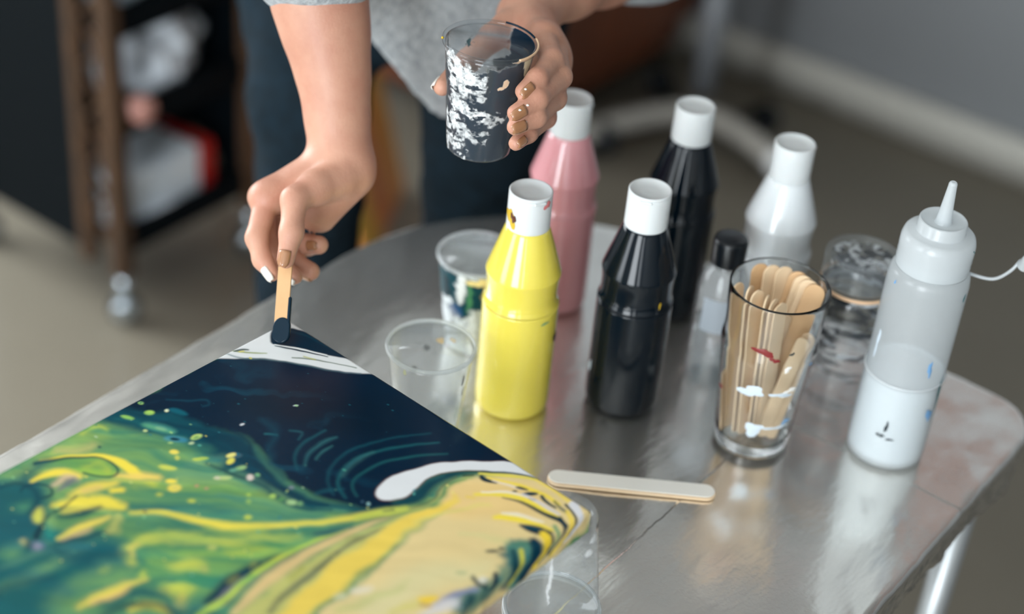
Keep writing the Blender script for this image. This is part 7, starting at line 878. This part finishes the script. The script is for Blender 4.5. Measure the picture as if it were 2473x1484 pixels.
body = [(.02, .02, [(RS, RE, .050, .042)] + r_fore), (.012, .014, r_palm), (.006, .006, r_thumb), (.005, .0015, r_index), (.005, .0010, r_mid), (.005, .0010, r_ring), (.005, .0010, r_pink),
        (.02, .02, [(LS, LE, .050, .041)] + l_fore), (.012, .014, l_palm), (.006, .006, l_thumb), (.005, .0015, l_index), (.005, .0010, l_mid), (.005, .0010, l_ring), (.005, .0010, l_pink),
        (.04, .03, [(RS, tuple(NK - Vector((.01, 0, .05))), .055, .06), (LS, tuple(NK - Vector((.01, 0, .05))), .055, .06), (tuple(NK - Vector((.01, 0, .04))), tuple(HD - upv*.06 - fwd*.02), .055, .05)]),
        (.02, .02, [(hp(-.02, -.015, .03), hp(-.02, .015, .03), .082, .082), (hp(.02, 0, .02), hp(.045, 0, -.075), .068, .032), (hp(.04, -.02, -.03), hp(.04, .02, -.03), .045, .045)]),
        (.004, .008, [(hp(.085, 0, .0), hp(.108, 0, -.03), .008, .011), (hp(.085, -.014, -.058), hp(.085, .014, -.058), .007, .007), (hp(-.01, -.083, .0), hp(-.005, -.086, -.03), .012, .009), (hp(-.01, .083, .0), hp(-.005, .086, -.03), .012, .009)])]
BO = Vector((-1.02, 1.24, 0))
person = thing('person', 'person in grey sweater and dark jeans at the table, holding cup and stick', 'person', BO)
V, Q = sdf_mesh(body, .0019)
sk = np_obj('body', V - np.array(BO), Q, M_skin, person)
sm = sk.modifiers.new('smooth', 'SMOOTH'); sm.factor = .5; sm.iterations = 2
# nails
def nail(tip, prev, out, m, L=.0125, W=.0082, lift=.0066):
    tip, prev, out = Vector(tip), Vector(prev), Vector(out); z = (tip-prev).normalized(); y = (out - z*out.dot(z)).normalized(); x = y.cross(z)
    V, F = [], []; n = 8
    for j in range(7):
        q = j/6; hw = W/2*(1 if q < .6 else math.sqrt(max(0, 1-((q-.6)/.4)**2*.8)))
        for i in range(n+1):
            s = i/n*2-1; c = tip + x*hw*s + y*(lift + .0012*(1 - s*s*1.6) - .0012*q*q) + z*(-.0062 + L*q); V.append(c - BO)
    for j in range(6):
        for i in range(n): F.append((j*(n+1)+i, j*(n+1)+i+1, (j+1)*(n+1)+i+1, (j+1)*(n+1)+i))
    o = mesh_obj('fingernail', V, F, m, person); s_ = o.modifiers.new('t', 'SOLIDIFY'); s_.thickness = .0007; return o
TOC = Vector((.566, -.824, .55)).normalized(); RGT = Vector((.79, .61, .08))
nail(r_thumb[-1][1], r_thumb[-1][0], TOC - RGT*.15, M_nail, .0135, .0092, .0068); nail(r_index[-1][1], r_index[-1][0], TOC*.55 + RGT*-.3 + Vector((0, 0, -.1)), M_nailw, .0130, .0076, .0058)
nail(r_mid[-1][1], r_mid[-1][0], TOC*.7 - Vector((0, 0, .5)), M_nailw, .0115, .0078, .0066); nail(r_pink[-1][1], r_pink[-1][0], TOC, M_nail, .0115, .0078, .0074); nail(r_ring[-1][1], r_ring[-1][0], TOC*.5 + Vector((0, 0, -.6)), M_nail, .0105, .0078, .0072)
for ch in (l_index, l_mid, l_ring): nail(ch[-1][1], ch[-1][0], TOC + RGT*.55 - Vector((0, 0, .1)), M_nail, .0140, .0084, .0060)
nail(l_pink[-1][1], l_pink[-1][0], TOC*.5 + RGT*.6, M_nail, .0110, .0070, .0055); nail(l_thumb[-1][1], l_thumb[-1][0], -RGT + TOC*.5, M_nailw, .0125, .0085, .0066)
for i, (ch, q) in enumerate(((l_index, .85), (l_mid, .8), (l_mid, .45), (l_ring, .5))):
    a, b = Vector(ch[-1][0]), Vector(ch[-1][1]); c = a.lerp(b, q) + TOC*.0083
    part('paint_dot', lathe([(0, -.0006), (.0012, -.0003), (.0014, .0002), (.0008, .0007), (0, .0009)], 10), M_wpaint, person, c - BO)
# bracelet round the left wrist
a, b = Vector(l_fore[-1][0]), Vector(l_fore[-1][1]); ax = (b-a).normalized(); u_ = ax.orthogonal().normalized(); v_ = ax.cross(u_); cc_ = a.lerp(b, .35) - BO
bl = [cc_ + (u_*math.cos(t) + v_*math.sin(t))*.0222 + ax*.003*math.sin(2*t) for t in np.linspace(0, 2*math.pi, 49)]
br_ = part('bracelet', tube(bl, .0008, 8, cap=False), M_chrome, person)
for t in np.linspace(0, 2*math.pi, 19)[:-1]: part('bead', lathe([(0, -.0018), (.0013, -.0012), (.0019, 0), (.0013, .0012), (0, .0018)], 10), M_nailw, br_, cc_ + (u_*math.cos(t) + v_*math.sin(t))*.0226 + ax*.003*math.sin(2*t))
# sweater: torso with a hem that dips at the front, pushed-up sleeves
fv = Vector((.88, -.46, 0)).normalized()
def bp(f, s, z): v = Vector((-1.03, 1.25, 0)) + fv*f + sid*s; return (v.x, v.y, z)
RC = (-0.8953,0.9707,1.0855); LC = (-0.7822,1.2815,1.0448)
sweater = [(.06, .04, [(bp(.02, -.085, .80), bp(.05, -.10, 1.08), .098, .105), (bp(.02, .085, .80), bp(.05, .10, 1.08), .098, .105), (bp(.065, 0, .80), bp(.09, 0, 1.15), .100, .105),
                       (bp(.05, -.10, 1.08), bp(.085, -.11, 1.33), .105, .085), (bp(.05, .10, 1.08), bp(.085, .11, 1.33), .105, .085), (RS, LS, .075, .075), (tuple(NK - Vector((.02, 0, .06))), tuple(NK - Vector((.012, 0, .015))), .075, .062)]),
           (.03, .04, [(RS, RE, .072, .060), (RE, RC, .060, .047)]), (.03, .04, [(LS, LE, .072, .060), (LE, LC, .060, .046)])]
hem_n = Vector((fv.x*-.55, fv.y*-.55, -1)).normalized(); hem_c = Vector(bp(.13, .01, .872))
def hemcut(P):
    d = (P - np.array(hem_c)) @ np.array(hem_n); s = (P - np.array(hem_c)) @ np.array(sid); up = np.clip((P[:, 2] - .98)*2, 0, 1)
    return (d + np.abs(s)**1.5*2.2)*1.0 - up*.4
V, Q = sdf_mesh(sweater, .006, hemcut)
V = V + np.column_stack([fnoise(V[:, 2], V[:, 0]+V[:, 1], .09, 5, 2), fnoise(V[:, 2]+3, V[:, 0]-V[:, 1], .09, 6, 2), 0*V[:, 0]])*.006
sw = np_obj('sweater', V - np.array(BO), Q, M_knit, person); sm = sw.modifiers.new('smooth', 'SMOOTH'); sm.iterations = 4
sw['label'] = 'grey flecked knit sweater with pushed-up sleeves'
def jean(s): return (bp(-.0, .085*s, .90), bp(.03, .095*s, .48), bp(.0, .095*s, .06))
jr_, jl_ = [(-1.1459,1.2349,0.9091), (-1.1009,1.1848,0.7868), (-1.048, 1.128, .48), (-1.075, 1.13, .06)], [(-.985, 1.335, .90), (-.958, 1.325, .48), (-.965, 1.335, .06)]
V, Q = sdf_mesh([(.03, .03, [(jr_[0], jl_[0], .076, .080), (bp(0, -.05, 1.0), bp(0, .05, 1.0), .09, .09)]), (.02, .03, chain(jr_, [.074, .060, .056, .054])), (.02, .03, chain(jl_, [.076, .062, .058]))], .006)
V = V + np.column_stack([fnoise(V[:, 2]*1.4, V[:, 0]+V[:, 1], .07, 15, 3), fnoise(V[:, 2]*1.4+3, V[:, 0]-V[:, 1], .07, 16, 3), 0*V[:, 0]])*.005
je = np_obj('jeans', V - np.array(BO), Q, M_jeans, person); sm = je.modifiers.new('smooth', 'SMOOTH'); sm.iterations = 4
for an in (jr_[3], jl_[2]):
    a = Vector(an); V, Q = sdf_mesh([(.02, .02, [((a.x, a.y, .05), (a.x + fv.x*.06, a.y + fv.y*.06, .045), .044, .042), ((a.x + fv.x*.06, a.y + fv.y*.06, .045), (a.x + fv.x*.15, a.y + fv.y*.15, .038), .042, .036)])], .006, lambda P: .004 - P[:, 2])
    np_obj('shoe', V - np.array(BO), Q, M_white, person)
V, Q = sdf_mesh([(.03, .02, [(hp(-.035, -.02, .045), hp(-.035, .02, .045), .088, .088), (hp(-.07, 0, .0), hp(-.11, 0, -.06), .07, .04), (hp(-.11, 0, -.06), hp(-.14, 0, -.20), .035, .02)])], .005, lambda P: ((P - np.array(hp(.055, 0, .02))) @ np.array(fwd*.9 - upv*.45)))
np_obj('hair', V - np.array(BO), Q, M_hair, person)
for s in (-1, 1):
    e = part('eye', lathe([(0, -.011), (.0078, -.0078), (.011, 0), (.0078, .0078), (0, .011)], 16), M_white, person, Vector(hp(.071, .030*s, .005)) - BO)
    part('iris', lathe([(0, -.005), (.0035, -.0035), (.005, 0), (.0035, .0035), (0, .005)], 12), M_dark, e, fwd*.0078)

# the stick in the hand, its wet end on the canvas corner
a = Vector((-0.7600,0.7871,0.8580)) + Vector((0, 0, .0022)); b = Vector((-0.7918,0.8268,0.9016)); d_ = (b-a).normalized()
hs = place_stick(stick_mesh(.118, .0118, .0018), M_tan, 'craft stick held in the fingers, its tip dipped in navy paint on the canvas', a, b, TOC - RGT*.25)
hs['category'] = 'stick'
wt = bm_obj('wet_tip', stick_mesh(.0215, .0150, .0034), M_navy, hs, bevel=.0012); wt.location = (-.0008, 0, -.0012); wt['label'] = 'navy paint coating the tip'
dr = bm_obj('paint_drip', stick_mesh(.0330, .0028, .0030), M_navy, hs, bevel=.001); dr.location = (-.0062, 0, .004)

# ------------------------------------------------------------------ trolley on the left
WH = (-1.7952,1.4981)
def trolley():
    x1, y0 = WH[0], WH[1]; D, L, Ht = .35, .29, 1.0
    t = thing('storage_trolley', 'dark wheeled storage trolley with copper frame and zigzag side, standing behind the table', 'trolley', (x1 - D/2, y0 + L/2, 0))
    cx, cy = x1 - D/2, y0 + L/2
    def loc(x, y, z): return (x - cx, y - cy, z)
    for (x, y) in ((x1, y0), (x1-D, y0), (x1, y0+L), (x1-D, y0+L)):
        p_ = box_obj('post', loc(x, y, .09 + Ht/2), (.028, .028, Ht), M_copper, t)
        c = part('caster', lathe([(.010, -.012), (.022, -.011), (.026, -.006), (.026, .006), (.022, .011), (.010, .012)], 28), M_rubber, t, loc(x, y, .026)); c.rotation_euler = (0, math.pi/2, CAMDIR + .25)
        part('caster_hub', lathe([(0, -.017), (.016, -.0160), (.021, -.012), (.021, .012), (.016, .0160), (0, .017)], 24), M_chrome, c)
        part('caster_fork', tube([(0, 0, .04), (0, 0, .095)], .012, 12), M_chrome, t, loc(x, y, 0))
    # the ladder of zigzag wire near the front corner
    box_obj('inner_post', loc(x1-.078, y0, .09 + Ht/2), (.022, .024, Ht), M_copper, t)
    V, F = [], []; n = 22
    zz = [loc(x1 - .02 - (.05 if k % 2 else 0), y0, .14 + .95*k/n) for k in range(n+1)]
    part('zigzag_wire', tube(zz, .006, 8), M_copper, t)
    box_obj('side_panel', loc(x1 - D/2 - .035, y0, .095 + Ht/2), (D - .09, .012, Ht - .02), M_dark, t)
    for z in (.135, .35, .515, .80):
        sh = box_obj('shelf', loc(cx, cy, z), (D - .02, L - .02, .014), M_dark, t)
        box_obj('shelf_lip', loc(x1 - .006, cy, z + .012), (.012, L - .03, .05), M_dark, sh); box_obj('shelf_lip', loc(x1 - D + .006, cy, z + .012), (.012, L - .03, .05), M_dark, sh)
        box_obj('back_lip', loc(cx, y0 + L - .006, z + .012), (D - .03, .012, .05), M_dark, sh)
    box_obj('end_panel', loc(cx, y0 + L, .13 + Ht/2), (D - .04, .008, Ht - .02), M_dark, t)
    box_obj('back_panel', loc(x1 - D + .0, cy, .09 + Ht/2 + .05), (.008, L - .04, Ht - .1), M_dark, t)
    return x1, y0, D, L
tx1, ty0, tD, tL = trolley()
def crumpled(name, label, cat, c, s, m, seed, rz=0):
    bm = bmesh.new(); bmesh.ops.create_icosphere(bm, subdivisions=5, radius=1); rs = np.random.RandomState(seed)
    from mathutils import noise
    for v in bm.verts:
        d = v.co.copy(); k = noise.fractal(d*1.6 + Vector((seed, 0, 0)), 1, 2, 4) ; r = noise.hetero_terrain(d*2.5 + Vector((seed*3, 1, 2)), .8, 2, 4, .4)
        v.co = d*(1 + .30*k - .05*abs(r)); v.co.z = max(v.co.z, -.62)
    for v in bm.verts: v.co = Vector((v.co.x*s[0]/2, v.co.y*s[1]/2, (v.co.z + .62)*s[2]/1.62))
    o = bm_obj(name, bm, m, None, c); o.rotation_euler = (0, 0, rz); tag(o, label, cat); return o
M_bag = mat('plastic_film', (230, 237, 244), .25, coat=.3, var=((178, 186, 196), 5, .4, .65)); M_bagb = mat('blue_white_film', (190, 206, 216), .3, var=((70, 110, 130), 6, .45, .62))
crumpled('plastic_bag', 'crumpled translucent plastic bag on the middle shelf of the trolley', 'bag', (tx1-.13, ty0+.15, .358), (.22, .25, .145), M_bag, 3)
crumpled('plastic_bag', 'white and blue plastic bag on the top shelf of the trolley', 'bag', (tx1-.14, ty0+.085, .523), (.18, .13, .10), M_bagb, 9)
crumpled('paper_bundle', 'beige wrapped bundle beside the bag on the top trolley shelf', 'bundle', (tx1-.13, ty0+.205, .523), (.14, .11, .08), mat('kraft_wrap', (150, 128, 96), .7), 14)
bx = thing('carton', 'white carton with a red end on the lowest shelf of the trolley', 'box', (tx1-.108, ty0+.125, .143), .06)
box_obj('carton_body', (0, -.015, .050), (.17, .17, .098), mat('white_card', (222, 230, 236), .5, var=((200, 212, 222), 12, .4, .6)), bx, .004); box_obj('carton_end', (.0, .088, .048), (.168, .032, .093), mat('red_card', (186, 34, 32), .5), bx, .003)['label'] = 'red end of the carton'
crumpled('plastic_wrap', 'crumpled clear wrap lying in front of the white carton', 'wrap', (tx1-.014, ty0+.10, .143), (.022, .12, .03), M_bag, 22)
crumpled('beige_pouch', 'small beige pouch at the far end of the lowest trolley shelf', 'pouch', (tx1-.10, ty0+.262, .143), (.10, .035, .075), mat('beige_cloth', (150, 140, 122), .8), 27)
rl = thing('paint_tube', 'pink capped tube lying on the middle shelf of the trolley', 'tube', (tx1-.005, ty0+.05, .378)); rl.rotation_euler = (0, math.radians(90), 0)
part('tube_body', lathe([(0, -.03), (.018, -.028), (.02, -.02), (.02, 0)], 24), M_copper, rl); part('tube_cap', lathe([(.021, 0), (.022, .002), (.022, .022), (.019, .026), (0, .027)], 24), mat('pink_cap', (206, 150, 138), .4), rl)

# ------------------------------------------------------------------ background by the wall
c_ = thing('wooden_cabinet', 'dark reddish-brown wooden cabinet on casters, behind the person', 'cabinet', (-1.93, 2.69, 0))
M_red_wood = mat('red_brown_wood', (124, 68, 42), .45, var=((84, 48, 34), 3, .35, .7)); M_dkwood = mat('dark_wood', (44, 32, 27), .5, var=((66, 44, 34), 2.5, .4, .7))
box_obj('carcass', (0, 0, .50), (.52, .64, .80), M_dkwood, c_, .006); box_obj('plinth', (0, 0, .085), (.50, .60, .07), M_red_wood, c_, .004)
for dy in (-.155, .155):
    d_r = box_obj('door', (.267, dy, .50), (.018, .30, .76), M_red_wood, c_, .004); part('door_handle', tube([(.285, dy - .11*np.sign(dy), .46), (.285, dy - .11*np.sign(dy), .58)], .006, 10), M_steel, d_r)
for dx in (-.2, .2):
    for dy in (-.25, .25): q = part('caster', lathe([(.01, -.012), (.024, -.010), (.024, .010), (.01, .012)], 20), M_rubber, c_, (dx, dy, .025)); q.rotation_euler = (math.pi/2, 0, 0)
# rolling stand with curved base
sp_ = (-1.5052,2.8134)
st = thing('rolling_stand', 'grey rolling stand with upright post and curved floor base near the wall', 'stand', (sp_[0], sp_[1], 0))
o_ = Vector((sp_[0], sp_[1], 0)); M_stand = mat('pale_grey_metal', (150, 154, 160), .4, metal=.2); M_base = mat('pale_base', (168, 164, 156), .45)
part('post', tube([(0, 0, .05), (0, 0, 1.5)], .021, 20), M_stand, st); part('post_sleeve', tube([(0, 0, .05), (0, 0, .34)], .0245, 20), M_stand, st); part('clamp_knob', tube([(-.035, -.01, .36), (.04, .012, .36)], .02, 16), M_dark, st)
base_pts = [Vector(q + (.045,)) - o_ for q in ((-1.5834,2.4896), (-1.5561,2.5808), (-1.5119,2.6812), (-1.4541,2.7327), (-1.3597,2.7249), (-1.2427,2.6771))]
part('base_arc', tube(curve_pts(base_pts, 6), .022, 14), M_base, st); ec = part('end_cap', lathe([(0, -.028), (.02, -.02), (.029, 0), (.02, .02), (0, .028)], 16), M_white, st, base_pts[-1])
for q in ((-1.6127,2.8180), (-1.3649,2.8407), (-1.5528,2.5251)):
    v = Vector(q + (.03,)) - o_; w_ = part('caster', lathe([(.01, -.014), (.028, -.012), (.03, 0), (.028, .012), (.01, .014)], 20), M_rubber, st, v); w_.rotation_euler = (math.pi/2, 0, .4)
    part('caster_arm', tube([v + Vector((0, 0, .03)), min(curve_pts(base_pts, 6), key=lambda p_: (p_ - v).length)], .011, 10), M_dark, st)
# orange and yellow canvas leaning behind the person's legs
lf = (-1.6729,1.9998)
lc = thing('leaning_canvas', 'orange and yellow painted canvas leaning on the floor behind the legs', 'painting', (lf[0], lf[1], 0), math.radians(28))
mo = bpy.data.materials.new('orange_pour'); mo.use_nodes = True; nt = mo.node_tree; pb = nt.nodes['Principled BSDF']; pb.inputs['Roughness'].default_value = .4
tc2 = node(nt, 'ShaderNodeTexCoord'); mp = node(nt, 'ShaderNodeMapping'); mp.inputs['Scale'].default_value = (9, 9, 1.2); nn_ = node(nt, 'ShaderNodeTexNoise', Scale=.8, Detail=3., Distortion=.6); rr_ = node(nt, 'ShaderNodeValToRGB')
els = rr_.color_ramp.elements; els[0].position = .30; els[0].color = rgba((120, 70, 46)); els[1].position = .72; els[1].color = rgba((232, 190, 76))
for ps, cl in ((.40, (196, 110, 60)), (.50, (226, 140, 84)), (.60, (226, 172, 66))): e = els.new(ps); e.color = rgba(cl)
nt.links.new(tc2.outputs['Object'], mp.inputs[0]); nt.links.new(mp.outputs[0], nn_.inputs['Vector']); nt.links.new(nn_.outputs['Fac'], rr_.inputs[0]); nt.links.new(rr_.outputs[0], pb.inputs['Base Color'])
pn = box_obj('canvas_face', (0, 0, .36), (.022, .30, .70), mo, lc, .003); pn.rotation_euler = (0, math.radians(-14), 0)
part('rear_strut', tube([(-.09, 0, .46), (-.30, 0, .008)], .008, 10), M_wood2, lc)
bk = box_obj('stretcher_bar', (-.022, 0, .36), (.02, .26, .05), M_wood2, lc, .002); bk.rotation_euler = (0, math.radians(-14), 0)
